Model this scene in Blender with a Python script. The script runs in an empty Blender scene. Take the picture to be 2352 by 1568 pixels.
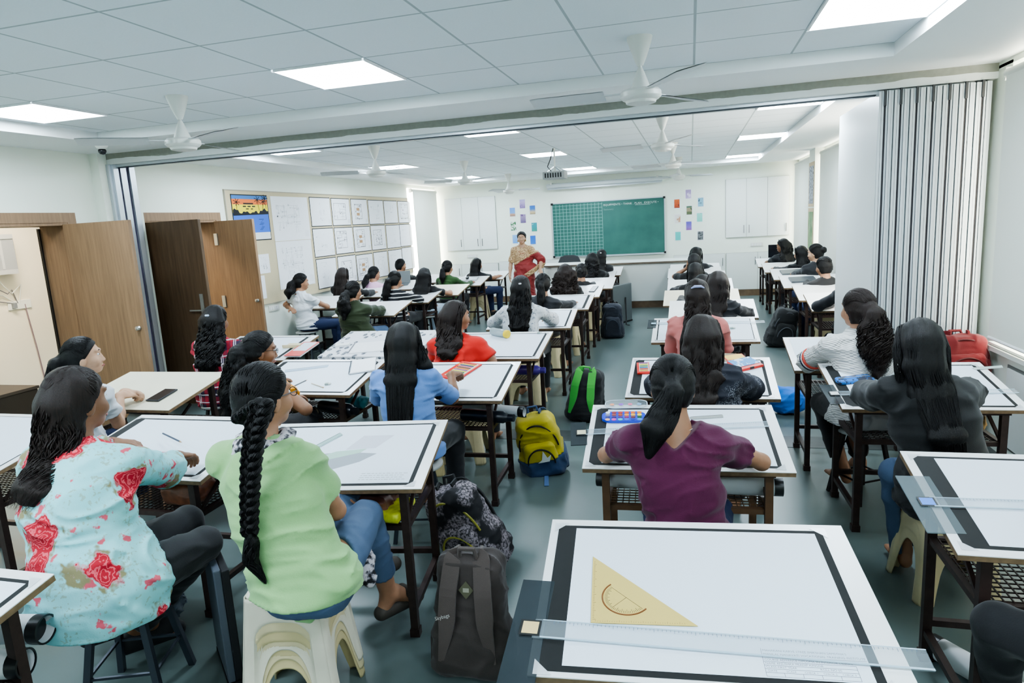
import bpy, math, random
import numpy as np
from mathutils import Vector, Matrix
random.seed(7)
SC = bpy.context.scene
COL = SC.collection
R = math.radians
f4 = np.float32
# ---------------------------------------------------------------- camera
CAMZ = 1.75
FPX = 1535.0
def _rot3():
    a, b, g = 0.1762025, 0.2674059, -0.05810755
    Rx = np.array([[1,0,0],[0,math.cos(a),-math.sin(a)],[0,math.sin(a),math.cos(a)]])
    Ry = np.array([[math.cos(b),0,math.sin(b)],[0,1,0],[-math.sin(b),0,math.cos(b)]])
    Rz = np.array([[math.cos(g),-math.sin(g),0],[math.sin(g),math.cos(g),0],[0,0,1]])
    return (Rz@Rx@Ry@np.array([[1,0,0],[0,0,-1],[0,1,0]])).T
RC = _rot3()
cam = bpy.data.cameras.new('camera')
cam.sensor_width = 36; cam.lens = FPX/2352*36; cam.clip_start = .05
camo = bpy.data.objects.new('camera', cam); COL.objects.link(camo)
M = Matrix.Identity(4)
for i in range(3):
    M[i][0] = RC[i][0]; M[i][1] = -RC[i][1]; M[i][2] = -RC[i][2]
M[2][3] = CAMZ
camo.matrix_world = M
SC.camera = camo
def _ray(x, y): return RC@np.array([x-1176., y-784., FPX])
def at(px, py, z):      # point of the photograph on the level plane z (survey of the room)
    d = _ray(px, py); k = (z-CAMZ)/d[2]; return Vector((d[0]*k, d[1]*k, z))
def aty(px, py, y):
    d = _ray(px, py); k = y/d[1]; return Vector((d[0]*k, y, CAMZ+d[2]*k))
def atx(px, py, x):
    d = _ray(px, py); k = x/d[0]; return Vector((x, d[1]*k, CAMZ+d[2]*k))
# ---------------------------------------------------------------- tags
def tag(o, label=None, cat=None, group=None, kind=None):
    if label: o['label'] = label
    if cat: o['category'] = cat
    if group: o['group'] = group
    if kind: o['kind'] = kind
    return o
def empty(name, loc, rz=0., label=None, cat=None, group=None):
    o = bpy.data.objects.new(name, None); COL.objects.link(o)
    o.empty_display_size = .1
    o.location = loc; o.rotation_euler = (0, 0, rz)
    return tag(o, label, cat, group)
def copy_tree(o, parent=None):
    c = o.copy(); COL.objects.link(c); c.parent = parent
    for ch in [x for x in KIDS.get(o.name, [])]:
        n = copy_tree(ch, c); KIDS.setdefault(c.name, []).append(n)
    return c
KIDS = {}
# ---------------------------------------------------------------- materials
def lin(c):
    return tuple(((v/255)/12.92 if v/255 <= .04045 else ((v/255+.055)/1.055)**2.4) for v in c)
MATS = {}
class NT:
    def __init__(s, name):
        s.m = bpy.data.materials.new(name); s.m.use_nodes = True
        s.t = s.m.node_tree; s.n = s.t.nodes; s.l = s.t.links
        s.b = s.n['Principled BSDF']; s.tc = None
    def node(s, typ, ins=None, **kw):
        n = s.n.new(typ)
        for k, v in kw.items(): setattr(n, k, v)
        for k, v in (ins or {}).items(): s.set(n.inputs[k], v)
        return n
    def set(s, sock, v):
        if isinstance(v, bpy.types.NodeSocket): s.l.new(v, sock)
        else:
            try: sock.default_value = v
            except Exception: sock.default_value = (*v, 1) if len(v) == 3 else v
    def co(s, kind='Object'):
        if not s.tc: s.tc = s.node('ShaderNodeTexCoord')
        return s.tc.outputs[kind]
    def map(s, scale=(1,1,1), rot=(0,0,0), loc=(0,0,0), src=None):
        return s.node('ShaderNodeMapping', {'Vector': src or s.co(), 'Scale': scale, 'Rotation': rot, 'Location': loc}).outputs[0]
    def noise(s, scale=5, vec=None, detail=3, rough=.5, dist=0, col=False):
        n = s.node('ShaderNodeTexNoise', {'Vector': vec or s.co(), 'Scale': scale, 'Detail': detail, 'Roughness': rough, 'Distortion': dist})
        return n.outputs[1 if col else 0]
    def vor(s, scale=5, vec=None, feature='F1', out='Distance', rnd=1.):
        n = s.node('ShaderNodeTexVoronoi', {'Vector': vec or s.co(), 'Scale': scale, 'Randomness': rnd}, feature=feature)
        return n.outputs[out]
    def ramp(s, fac, stops, interp='LINEAR'):
        n = s.node('ShaderNodeValToRGB', {'Fac': fac}); e = n.color_ramp; e.interpolation = interp
        while len(e.elements) < len(stops): e.elements.new(.5)
        for el, (p, c) in zip(e.elements, stops):
            el.position = p; el.color = (*c, 1) if len(c) == 3 else c
        return n.outputs[0]
    def math(s, op, a, b=0., c=None, clamp=False):
        n = s.n.new('ShaderNodeMath'); n.operation = op; n.use_clamp = clamp
        s.set(n.inputs[0], a); s.set(n.inputs[1], b)
        if c is not None: s.set(n.inputs[2], c)
        return n.outputs[0]
    def mix(s, fac, a, b, mode='MIX'):
        n = s.n.new('ShaderNodeMix'); n.data_type = 'RGBA'; n.blend_type = mode
        s.set(n.inputs['Factor'], fac)
        ia = [i for i in n.inputs if i.type == 'RGBA']
        for sk, v in zip(ia, (a, b)):
            s.set(sk, (*v, 1) if isinstance(v, tuple) and len(v) == 3 else v)
        return [o for o in n.outputs if o.type == 'RGBA'][0]
    def sep(s, vec=None):
        return s.node('ShaderNodeSeparateXYZ', {'Vector': vec or s.co()}).outputs
    def bump(s, h, strength=.3, dist=.01):
        n = s.node('ShaderNodeBump', {'Height': h, 'Strength': strength, 'Distance': dist})
        s.l.new(n.outputs[0], s.b.inputs['Normal'])
    def base(s, v): s.set(s.b.inputs['Base Color'], (*v, 1) if isinstance(v, tuple) and len(v) == 3 else v)
    def fin(s, rough=.5, metal=0., **kw):
        s.set(s.b.inputs['Roughness'], rough); s.set(s.b.inputs['Metallic'], metal)
        for k, v in kw.items(): s.set(s.b.inputs[k], v)
        return s.m
def plain(name, rgb, rough=.5, metal=0., var=.0, vs=8., bump=0., bs=60., **kw):
    if name in MATS: return MATS[name]
    t = NT(name); c = lin(rgb)
    if var:
        n = t.noise(vs, detail=4)
        t.base(t.ramp(n, [(.25, tuple(v*(1-var) for v in c)), (.75, tuple(min(1, v*(1+var)) for v in c))]))
    else: t.base(c)
    if bump: t.bump(t.noise(bs, detail=3), bump, .004)
    MATS[name] = t.fin(rough, metal, **kw); return MATS[name]
def glow(name, rgb, s):
    t = NT(name); t.base(lin(rgb))
    MATS[name] = t.fin(.5, 0, **{'Emission Color': (*lin(rgb), 1), 'Emission Strength': s}); return MATS[name]
# ---------------------------------------------------------------- mesh builder
class MB:
    def __init__(s): s.v = []; s.f = []; s.mi = []; s.cur = 0
    def add(s, vs, fs):
        o = len(s.v); s.v += [tuple(v) for v in vs]
        s.f += [tuple(i+o for i in f) for f in fs]; s.mi += [s.cur]*len(fs); return s
    def box(s, c, d, rot=None):
        x, y, z = d[0]/2, d[1]/2, d[2]/2
        vs = [Vector(p) for p in ((-x,-y,-z),(x,-y,-z),(x,y,-z),(-x,y,-z),(-x,-y,z),(x,-y,z),(x,y,z),(-x,y,z))]
        if rot is not None: vs = [rot@v for v in vs]
        return s.add([v+Vector(c) for v in vs], [(3,2,1,0),(4,5,6,7),(0,1,5,4),(1,2,6,5),(2,3,7,6),(3,0,4,7)])
    def span(s, a, b):
        return s.box([(a[i]+b[i])/2 for i in range(3)], [abs(b[i]-a[i]) for i in range(3)])
    def bar(s, a, b, w, h=None, up=(0,0,1)):
        a = Vector(a); b = Vector(b); d = b-a; h = h or w
        z = d.normalized(); u = Vector(up)
        if abs(z.dot(u)) > .95: u = Vector((0,1,0))
        x = u.cross(z).normalized(); y = z.cross(x)
        m = Matrix((x, y, z)).transposed()
        return s.box((a+b)/2, (w, h, d.length), m)
    def tube(s, pts, r, n=8, cap=True, flat=1.):
        pts = [Vector(p) for p in pts]; rs = r if isinstance(r, (list, tuple)) else [r]*len(pts)
        vs = []; fs = []; u = None
        for i, p in enumerate(pts):
            d = (pts[min(i+1, len(pts)-1)]-pts[max(i-1, 0)])
            d = d.normalized() if d.length > 1e-9 else Vector((0,0,1))
            if u is None:
                u = Vector((0,0,1)) if abs(d.z) < .9 else Vector((1,0,0))
            x = u.cross(d); x = x.normalized() if x.length > 1e-6 else Vector((1,0,0))
            y = d.cross(x).normalized(); u = y
            for k in range(n):
                a = 2*math.pi*k/n
                vs.append(p+x*math.cos(a)*rs[i]+y*math.sin(a)*rs[i]*flat)
        for i in range(len(pts)-1):
            for k in range(n):
                k2 = (k+1) % n
                fs.append((i*n+k, i*n+k2, (i+1)*n+k2, (i+1)*n+k))
        if cap:
            fs.append(tuple(range(n-1, -1, -1))); b = (len(pts)-1)*n; fs.append(tuple(b+k for k in range(n)))
        return s.add(vs, fs)
    def lathe(s, prof, n=24, c=(0,0,0), m=None):
        vs = []; fs = []
        for r, z in prof:
            for k in range(n):
                a = 2*math.pi*k/n; v = Vector((r*math.cos(a), r*math.sin(a), z))
                vs.append((m@v if m is not None else v)+Vector(c))
        for i in range(len(prof)-1):
            for k in range(n):
                k2 = (k+1) % n; fs.append((i*n+k, i*n+k2, (i+1)*n+k2, (i+1)*n+k))
        fs.append(tuple(range(n-1, -1, -1))); b = (len(prof)-1)*n; fs.append(tuple(b+k for k in range(n)))
        return s.add(vs, fs)
    def prism(s, poly, h, m=None, c=(0,0,0)):
        n = len(poly); vs = [Vector((p[0], p[1], 0)) for p in poly]+[Vector((p[0], p[1], h)) for p in poly]
        if m is not None: vs = [m@v for v in vs]
        vs = [v+Vector(c) for v in vs]
        return s.add(vs, [tuple(range(n-1, -1, -1)), tuple(range(n, 2*n))]+[(i, (i+1) % n, n+(i+1) % n, n+i) for i in range(n)])
    def xf(s, m):
        s.v = [tuple(m@Vector(v)) for v in s.v]; return s
    def build(s, name, mats, parent=None, smooth=False, bevel=0., loc=None):
        me = bpy.data.meshes.new(name); me.from_pydata(s.v, [], s.f)
        if not isinstance(mats, (list, tuple)): mats = [mats]
        for m in mats: me.materials.append(m)
        if len(mats) > 1: me.polygons.foreach_set('material_index', s.mi)
        if smooth:
            me.polygons.foreach_set('use_smooth', [True]*len(me.polygons))
            try: me.set_sharp_from_angle(angle=R(40))
            except Exception: pass
        me.update()
        o = bpy.data.objects.new(name, me); COL.objects.link(o)
        if loc is not None: o.location = loc
        if parent is not None: o.parent = parent; KIDS.setdefault(parent.name, []).append(o)
        if bevel:
            b = o.modifiers.new('bevel', 'BEVEL'); b.width = bevel; b.segments = 2; b.limit_method = 'ANGLE'
        return o
TXTSC = bpy.data.scenes.new('lettering'); TXTCOL = TXTSC.collection      # only used to turn lettering into meshes
def text(name, body, size, mat, parent, m, align='LEFT', space=1.):
    cu = bpy.data.curves.new(name, 'FONT'); cu.body = body; cu.size = size; cu.align_x = align; cu.space_character = space
    cu.extrude = 0; cu.materials.append(mat); cu.resolution_u = 2
    tmp = bpy.data.objects.new('lettering', cu); TXTCOL.objects.link(tmp)
    TXTSC.view_layers[0].update()
    me = bpy.data.meshes.new_from_object(tmp.evaluated_get(TXTSC.view_layers[0].depsgraph))
    bpy.data.objects.remove(tmp)
    o = bpy.data.objects.new(name, me); COL.objects.link(o)
    if not me.materials: me.materials.append(mat)
    if parent is not None: o.parent = parent; KIDS.setdefault(parent.name, []).append(o)
    o.matrix_basis = m
    return o
def wallm(origin, right, up):
    r = Vector(right).normalized(); u = Vector(up).normalized(); n = r.cross(u)
    m = Matrix((r, u, n)).transposed().to_4x4(); m.translation = Vector(origin); return m
def structure(name, mb, mat, parent=None, **kw):
    o = mb.build(name, mat, parent, **kw)
    if parent is None: o['kind'] = 'structure'
    return o
EXPO = 1.4
# ---------------------------------------------------------------- room shell
XL, XR, YB, YF = -5.55, 2.02, 14.4, -3.2
ZT, ZS = 2.70, 2.62
def wall_mat():
    t = NT('wall_paint'); n = t.noise(1.3, detail=3)
    t.base(t.ramp(n, [(.3, lin((236,244,230))), (.7, lin((242,249,238)))])); return t.fin(.55)
WALL = wall_mat()
CREAM = plain('cream_paint', (236,228,208), .6)
SOFF = plain('soffit_paint', (242,247,246), .6)
def tile_mat():
    t = NT('ceiling_tile_grid')
    v = t.co('Object'); x, y, z = t.sep(v)
    def ln(c, off):
        q = t.math('DIVIDE', t.math('SUBTRACT', c, off), .595)
        fr = t.math('ABSOLUTE', t.math('SUBTRACT', t.math('FRACT', q), .5))
        return t.math('GREATER_THAN', fr, .4885)
    g = t.math('MAXIMUM', ln(x, .03), ln(y, 3.03))
    n = t.noise(90, detail=2)
    c = t.mix(n, lin((232,241,245)), lin((240,248,251)))
    t.base(t.mix(g, c, lin((176,188,190))))
    t.bump(t.math('SUBTRACT', t.math('MULTIPLY', n, .3), t.math('MULTIPLY', g, 1.)), .25, .004)
    return t.fin(.75)
TILE = tile_mat()
def floor_mat():
    t = NT('polished_kota_floor')
    n1 = t.noise(.9, detail=3, rough=.5); n2 = t.noise(14, detail=5, rough=.7)
    c = t.mix(n1, lin((94,110,109)), lin((106,121,120)))
    c = t.mix(t.math('MULTIPLY', n2, .22), c, lin((80,90,86)))
    t.base(c)
    return t.fin(.3)
FLOOR = floor_mat()
structure('floor', MB().span((-8.2, YF, -.12), (XR+.3, YB+.3, 0)), FLOOR)
DSTONE = plain('dark_stone', (62,68,68), .35, var=.2, vs=20)
structure('trim_1', MB().span((XL, 5.06, -.01), (XR, 5.32, .0025)), DSTONE)
# ceiling
cb = MB(); X0, X1 = -4.86, 1.215
for (a, b) in ((-2.9, 4.82), (6.2, 13.55)):
    cb.span((X0-.02, a, ZT), (X1+.02, b, ZT+.05))
structure('ceiling', cb, TILE)
sb = MB()
for (x0, x1, y0, y1) in ((-8.2, X0, YF, YB+.1), (X1, XR+.3, YF, YB+.1), (X0, X1, YF, -2.9), (X0, X1, 4.82, 6.2), (X0, X1, 13.55, YB+.1)):
    sb.span((x0, y0, ZS), (x1, y1, ZT+.06))
structure('trim_2', sb, SOFF)
# beam with its unpainted band
def beam_mat():
    t = NT('beam_plaster'); x, y, z = t.sep()
    n = t.noise(2.2, t.map((1, 1, 6)), detail=4)
    e = t.math('ADD', z, t.math('MULTIPLY', t.math('SUBTRACT', n, .5), .07))
    m = t.math('GREATER_THAN', e, 2.566)
    n3 = t.noise(.55, t.map((1, .01, .01)), detail=1)
    m = t.math('MULTIPLY', m, t.math('GREATER_THAN', n3, .36))
    n2 = t.noise(30, detail=3)
    t.base(t.mix(t.math('MULTIPLY', m, .9), lin((222,228,226)), t.mix(n2, lin((120,122,110)), lin((146,148,136)))))
    return t.fin(.7)
structure('trim_3', MB().span((XL, 5.46, 2.52), (XR, 5.74, ZS+.03)), beam_mat())
ALU = plain('aluminium', (196,204,210), .35, .7)
ALUD = plain('aluminium_dark', (60,66,74), .4, .5)
tr = MB().span((XL+.08, 5.51, 2.497), (1.9, 5.60, 2.521)); structure('trim_4', tr, ALU)
structure('trim_5', MB().span((XL+.08, 5.53, 2.49), (1.9, 5.58, 2.499)), ALUD)
# walls
def left_wall():
    b = MB(); t = .3
    segs = [(YF, 3.75, 0, ZT), (3.75, 5.0, 1.98, ZT), (5.0, 5.9, 0, ZT), (5.9, 7.02, 1.98, ZT), (7.02, YB+.1, 0, ZT)]
    for y0, y1, z0, z1 in segs: b.span((XL-t, y0, z0), (XL, y1, z1))
    return b
structure('wall_left', left_wall(), WALL)
rw = MB(); rw.span((XR, YF, 0), (XR+.25, YB+.1, .72)); rw.span((XR, YF, 2.58), (XR+.25, YB+.1, ZT))
for y0, y1 in ((YF, 1.2), (5.25, 6.2), (8.3, 9.6), (11.62, 12.15), (14.25, YB+.1)): rw.span((XR, y0, .7), (XR+.25, y1, 2.6))
structure('wall_right', rw, WALL)
structure('wall_back', MB().span((-8.2, YB, 0), (XR+.25, YB+.12, ZT)), WALL)
structure('wall_rear', MB().span((-8.2, YF-.12, 0), (XR+.25, YF, ZT)), WALL)
structure('wall_corridor', MB().span((-7.62, YF, 0), (-7.5, YB, ZT)), CREAM)
structure('wall_pier', MB().span((XR-.14, 11.62, 0), (XR+.02, 12.15, ZS)), WALL)
structure('wall_pillar', MB().span((XL, 5.36, 0), (XL+.1, 5.82, ZS)), WALL)
# floor skirting and right wall ledge
BRST = plain('brown_stone', (112,92,72), .4, var=.2, vs=12)
structure('baseboard_left', MB().span((XL, 7.15, 0), (XL+.012, YB, .10)), plain('dark_skirting', (58,60,60), .4))
structure('trim_6', MB().span((XR-.05, 0.6, .70), (XR+.02, 5.25, .73)).span((XR-.035, .6, .735), (XR+.02, 5.25, .75)), plain('ledge_paint', (214,220,216), .45))
structure('trim_7', MB().span((XL, 12.8, .58), (XL+.14, YB, .62)), plain('sill_stone', (205,208,200), .4))
# ---------------------------------------------------------------- ceiling lights
LPAN = glow('led_panel', (226,242,255), 18.)
LFRM = plain('light_frame', (235,238,238), .4)
lights = []
for yy in (-1.73, 3.625, .65):
    for xx in (-4.433, -2.053, .922): lights.append((xx, yy+.2975))
for yy in (6.60, 9.575, 12.55 if False else 12.86):
    for xx in (-4.433, -2.053, .922): lights.append((xx, yy+.2975 if yy > 7 else yy+.35))
lroot = None
colname = {-4.433: 'left', -2.053: 'middle', .922: 'right'}
rown = ['behind the camera', 'nearest the camera', 'above the camera', 'just behind the beam', 'halfway down the far room', 'nearest the back wall']
for i, (x, y) in enumerate(lights):
    if lroot is None:
        lroot = empty('ceiling_light', (0,0,0))
        MB().span((-.29, -.29, -.004), (.29, .29, .002)).build('diffuser', LPAN, lroot)
        fb = MB()
        for a in (-1, 1): fb.span((a*.285, -.2975, -.008), (a*.2975, .2975, .004)); fb.span((-.2975, a*.285, -.008), (.2975, a*.2975, .004))
        fb.build('frame', LFRM, lroot)
        o = lroot
    else: o = copy_tree(lroot)
    o.location = (x, y, ZT-.004)
    tag(o, 'square white LED ceiling panel in the %s column, row %s' % (colname[x], rown[i//3]), 'ceiling light', 'square ceiling light panels')
# ---------------------------------------------------------------- fans
FANW = plain('fan_enamel', (226,228,220), .35)
FANG = plain('fan_blade', (214,218,218), .45)
def make_fan():
    r = empty('ceiling_fan', (0,0,0))
    MB().lathe([(.070,0),(.066,-.02),(.046,-.08),(.026,-.13),(.016,-.15)], 20).build('canopy', FANW, r, True)
    MB().tube([(0,0,-.1),(0,0,-.2)], .011).build('down_rod', FANW, r, True)
    MB().lathe([(.013,-.16),(.022,-.18),(.042,-.235),(.056,-.27)], 20).build('lower_canopy', FANW, r, True)
    MB().lathe([(.04,-.262),(.06,-.268),(.100,-.275),(.112,-.288),(.112,-.312),(.10,-.325),(.085,-.332),(.08,-.345),(.05,-.352),(.0,-.354)], 28).build('motor', FANW, r, True)
    for k in range(3):
        a = 2*math.pi*k/3; m = Matrix.Rotation(a, 4, 'Z')
        b = MB(); b.bar((.10, 0, -.285), (.22, 0, -.285), .03, .006)
        pts = []
        for t in np.linspace(0, 1, 9):
            x = .2+t*.42; w = .062+.012*t
            if t > .95: w *= .75
            pts.append((x, w))
        vs = []; 
        for x, w in pts:
            for sy in (-1, 1): vs.append((x, sy*w, -.285+sy*.014))
        fs = [(2*i, 2*i+2, 2*i+3, 2*i+1) for i in range(len(pts)-1)]
        b.add(vs, fs); b.add([(v[0], v[1], v[2]-.004) for v in vs], [tuple(reversed(q)) for q in fs])
        b.xf(m); b.build('blade', FANG, r)
    return r
fan0 = None
fans = [((-.26,3.93), 58, 'large white ceiling fan nearest the camera, on the right in front of the beam'),
        ((-3.29,3.95), -24, 'white ceiling fan on the left in front of the beam'),
        ((-3.5,7.28), -37, 'white ceiling fan behind the beam over the left desks'),
        ((-3.31,9.92), -32, 'white ceiling fan beside the far left ceiling lights'),
        ((-3.5,13.2), 10, 'small white ceiling fan above the teacher'),
        ((-.26,6.95), -68, 'white ceiling fan just behind the beam on the right side'),
        ((-.23,9.8), 37, 'white ceiling fan in the middle of the far right row'),
        ((-.2,12.4), 22, 'smallest white ceiling fan nearest the chalkboard')]
for i, ((x, y), rz, lb) in enumerate(fans):
    o = make_fan() if i == 0 else copy_tree(fan0)
    if i == 0: fan0 = o
    o.location = (x, y, ZT); o.rotation_euler = (0, 0, R(rz))
    if i in (4, 7): o.scale = (1, 1, 1.12)
    tag(o, lb, 'ceiling fan', 'white ceiling fans')
# ---------------------------------------------------------------- doors
def wood(name, a, b, rough=.5, ax='Z'):
    t = NT(name)
    v = t.map((18, 18, 1.1) if ax == 'Z' else (1.1, 18, 18))
    n = t.noise(2.2, v, detail=5, rough=.6, dist=.4)
    t.base(t.ramp(n, [(.3, lin(a)), (.7, lin(b))])); t.bump(n, .08, .002); return t.fin(rough)
WOOD = wood('door_laminate', (126,100,76), (154,124,94))
WOODSH = wood('door_laminate_shaded', (80,62,44), (104,82,60))  # laminate darkened: the shadow on one leaf is put into its colour
WOODF = wood('door_frame_wood', (120,98,76), (160,138,114), ax='X')
STEEL = plain('brushed_steel', (190,192,190), .3, .9)
BLACK = plain('black_edge', (24,24,24), .5)
def doorway(n, y0, y1):
    f = MB(); w = .09
    f.span((XL-.3, y0-.0, 1.955), (XL+.012, y1, 1.99))
    f.span((XL, y0-w, 1.98), (XL+.018, y1+w, 2.07))
    f.span((XL, y0-w, 0), (XL+.018, y0, 1.98)); f.span((XL, y1, 0), (XL+.018, y1+w, 1.98))
    f.span((XL-.3, y0-.012, 0), (XL+.01, y0+.02, 1.97)); f.span((XL-.3, y1-.02, 0), (XL+.01, y1+.012, 1.97))
    o = structure('door_%d' % n, f, WOOD)
    MB().span((XL-.325, y1-.035, 0), (XL-.3, y1, 1.94)).build('edge_seal', BLACK, o)
    return o
d1 = doorway(1, 3.75, 5.0)
d2 = doorway(2, 5.9, 7.02)
def leaf(parent, y, x1, mat, hx=None, lever=False, z1=1.965):
    o = MB().span((XL+.02, y-.02, .01), (x1, y+.02, z1)).build('leaf', mat, parent, bevel=.003)
    if lever:
        b = MB().span((x1-.1, y-.028, .95), (x1-.06, y-.02, 1.2)); b.bar((x1-.08, y-.05, 1.03), (x1-.22, y-.05, 1.03), .014); b.bar((x1-.08, y-.02, 1.03), (x1-.08, y-.055, 1.03), .016)
        b.build('handle', STEEL, o)
    else:
        b = MB().lathe([(.018,0),(.02,.012),(.012,.02),(.02,.035),(.0,.04)], 12, (x1-.05, y-.02, 1.0), Matrix.Rotation(R(90), 3, 'X')); b.build('latch', STEEL, o)
    return o
leaf(d1, 4.955, -4.80, WOOD)
leaf(d2, 5.92, -4.87, WOODSH, lever=True)
l3 = leaf(d2, 6.99, -5.0, WOOD)
hb = MB()
for z in (1.75, 1.0): hb.span((XL+.005, 6.955, z-.07), (XL+.05, 6.968, z+.07))
hb.build('hinge', STEEL, d2)
# aluminium jamb of the folding partition
jb = MB(); jb.span((XL+.1, 5.44, 0), (XL+.13, 5.76, 2.52)); jb.span((XL+.13, 5.47, 0), (XL+.155, 5.53, 2.52)); jb.span((XL+.13, 5.56, 0), (XL+.15, 5.63, 2.52)); jb.span((XL+.13, 5.66, 0), (XL+.16, 5.72, 2.52))
o = structure('trim_8', jb, ALU)
jb2 = MB().span((XL+.13, 5.533, 0), (XL+.14, 5.558, 2.52)).span((XL+.128, 5.632, 0), (XL+.14, 5.658, 2.52)); structure('trim_9', jb2, plain('jamb_gasket', (70,66,96), .5))
# ---------------------------------------------------------------- folding partition stack
PANW = plain('panel_laminate', (226,232,232), .35)
GASK = plain('panel_gasket', (34,30,36), .6)
EDG = plain('panel_edge', (186,195,200), .35, .3)
npan = 7; px0, px1 = 1.285, 1.985
pw = (px1-px0)/npan
for i in range(npan):
    x = px0+i*pw
    r = empty('partition_panel', (x+pw/2, 5.45, 0), 0, ['first folding partition panel from the left, its broad white face showing', 'second folding partition panel from the left in the stack', 'third folding partition panel from the left in the stack', 'fourth folding partition panel, the middle of the stack', 'third folding partition panel from the right in the stack', 'second folding partition panel from the right in the stack', 'last folding partition panel of the stack, beside the window wall'][i], 'partition panel', 'folding partition panels stacked at the window wall')
    h = 2.505; a, b = -pw/2+.003, pw/2-.003
    MB().span((a, .004, .02), (b, 1.3, h)).build('panel_body', PANW, r)
    e = MB(); w = b-a
    for u0, u1, d in ((0, .17, -.012), (.2, .36, -.004), (.50, .62, -.008), (.65, .82, -.014), (.85, 1., -.006)):
        e.span((a+u0*w, d, .02), (a+u1*w, .006, h))
    e.build('edge_profile', EDG, r)
    g = MB()
    g.span((a+.365*w, -.002, .02), (a+.495*w, .006, h)); g.span((a+.172*w, -.008, .02), (a+.205*w, .006, h)); g.span((a+.625*w, -.003, .02), (a+.65*w, .006, h)); g.span((a+.822*w, -.008, .02), (a+.852*w, .006, h))
    g.build('gasket', GASK, r)
    MB().span((a+.35*w, -.016, h-.10), (a+.51*w, .004, h+.012)).build('roller_block', plain('roller_black', (48,50,54), .5), r)
# ---------------------------------------------------------------- windows with blinds
BLIND = plain('blind_fabric', (228,232,222), .8)
DAY = glow('daylight_glass', (255,250,240), 3.2); DAY.cycles.emission_sampling = 'NONE'
def window(n, side, y0, y1, z0, z1):
    x = XR+.2 if side > 0 else XL-.06
    fr = MB(); d = .05
    for a, b in (((y0, z0), (y0+.04, z1)), ((y1-.04, z0), (y1, z1)), ((y0, z0), (y1, z0+.04)), ((y0, z1-.04), (y1, z1)), (((y0+y1)/2-.02, z0), ((y0+y1)/2+.02, z1))):
        fr.span((x-d/2, a[0], a[1]), (x+d/2, b[0], b[1]))
    o = structure('window_%d' % n, fr, ALU)
    MB().span((x-.003, y0, z0), (x+.003, y1, z1)).build('pane', DAY, o)
    return o
window(1, 1, 1.2, 5.25, .72, 2.58); window(2, 1, 6.2, 8.3, .72, 2.58); window(3, 1, 9.6, 11.62, .72, 2.58); window(4, 1, 12.15, 14.25, .72, 2.58)
# the far left window sits in a thin light box on the wall
def blind(x, y0, y1, z0, z1, lb, sgn):
    r = empty('roller_blind', (x, (y0+y1)/2, z0), 0, lb, 'roller blind', 'cream roller blinds')
    L = (y1-y0)/2
    MB().tube([(0, -L, z1-z0), (0, L, z1-z0)], .03, 14).build('roller_tube', BLIND, r, True)
    MB().span((-.003-.02*sgn, -L+.03, .02), (.003-.02*sgn, L-.03, z1-z0)).build('fabric', BLIND, r)
    MB().tube([(-.02*sgn, -L+.03, .012), (-.02*sgn, L-.03, .012)], .012, 8).build('bottom_bar', LFRM, r, True)
    b = MB(); 
    for y in (-L-.01, L+.01): b.box((sgn*.02, y, z1-z0), (.07, .012, .08))
    b.build('bracket', FANW, r)
    return r
blind(XR-.06, 1.25, 5.15, .79, 2.50, 'cream roller blind on the right wall in front of the folded partition', 1)
blind(XR-.06, 9.45, 11.55, .74, 2.53, 'cream roller blind beside the partition panel, before the pier with drawings', 1)
blind(XR-.06, 12.25, 14.2, .74, 2.53, 'cream roller blind on the right wall nearest the back cupboards', 1)
structure('window_5', MB().span((XL+.001, 12.86, .64), (XL+.02, 14.38, 2.55)), DAY)
blind(XL+.07, 12.93, 14.3, .66, 2.50, 'cream roller blind between the notice board and the back cupboards', -1)
# CCTV
cm = empty('security_camera', at(233, 335, 2.6), 0, 'small white dome security camera in the corner above the left door', 'camera')
MB().lathe([(.05,.02),(.05,0),(.04,-.02),(.02,-.03)], 18).build('mount', FANW, cm, True)
MB().lathe([(.0,-.075),(.02,-.07),(.032,-.05),(.032,-.035),(.02,-.02)], 18).build('lens_ball', plain('cctv_black', (26,28,30), .2), cm, True)

cl = empty('corridor_fill_light', (-6.6, 5.2, ZS), 0, 'added fill light brightening the corridor beyond the left door', 'ceiling light'); MB().span((-.3, -.6, -.02), (.3, .6, 0)).build('diffuser', glow('corridor_fill_panel', (255,240,220), 14.), cl)  # added fill panel, only there to brighten the corridor wall
# ---------------------------------------------------------------- back wall furniture
CUP = plain('cupboard_white', (230,236,232), .4)
GAP = plain('cupboard_gap', (120,124,120), .7)
HND = plain('cupboard_handle', (120,122,120), .3, .8)
def cupboard(x0, x1, z0, z1, n, lb, hz, sides, depth=.03, plinth=False, y=None):
    y = y or YB-depth
    r = empty('cupboard', ((x0+x1)/2, y, z0), 0, lb, 'cupboard')
    W = (x1-x0); H = z1-z0; a = -W/2
    c = MB().span((a, .012, 0), (a+W, depth-.002, H))
    c.build('carcass', GAP, r)
    w = W/n
    for i in range(n):
        d = MB().span((a+i*w+.003, 0, .003), (a+(i+1)*w-.003, .018, H-.003)).build('door', CUP, r)
        hx = a+(i+1)*w-.05 if sides[i] == 'r' else a+i*w+.05
        MB().bar((hx, -.022, hz-.08), (hx, -.022, hz+.08), .01).bar((hx, 0, hz-.07), (hx, -.024, hz-.07), .008).bar((hx, 0, hz+.07), (hx, -.024, hz+.07), .008).build('handle', HND, d)
    return r
cupboard(-5.32, -4.14, 1.19, 2.34, 3, 'white three-door wall cupboard in the left back corner', .16, 'rrl')
cupboard(.68, 1.87, 1.19, 2.34, 3, 'white three-door wall cupboard high in the right back corner', .16, 'rlr')
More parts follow.
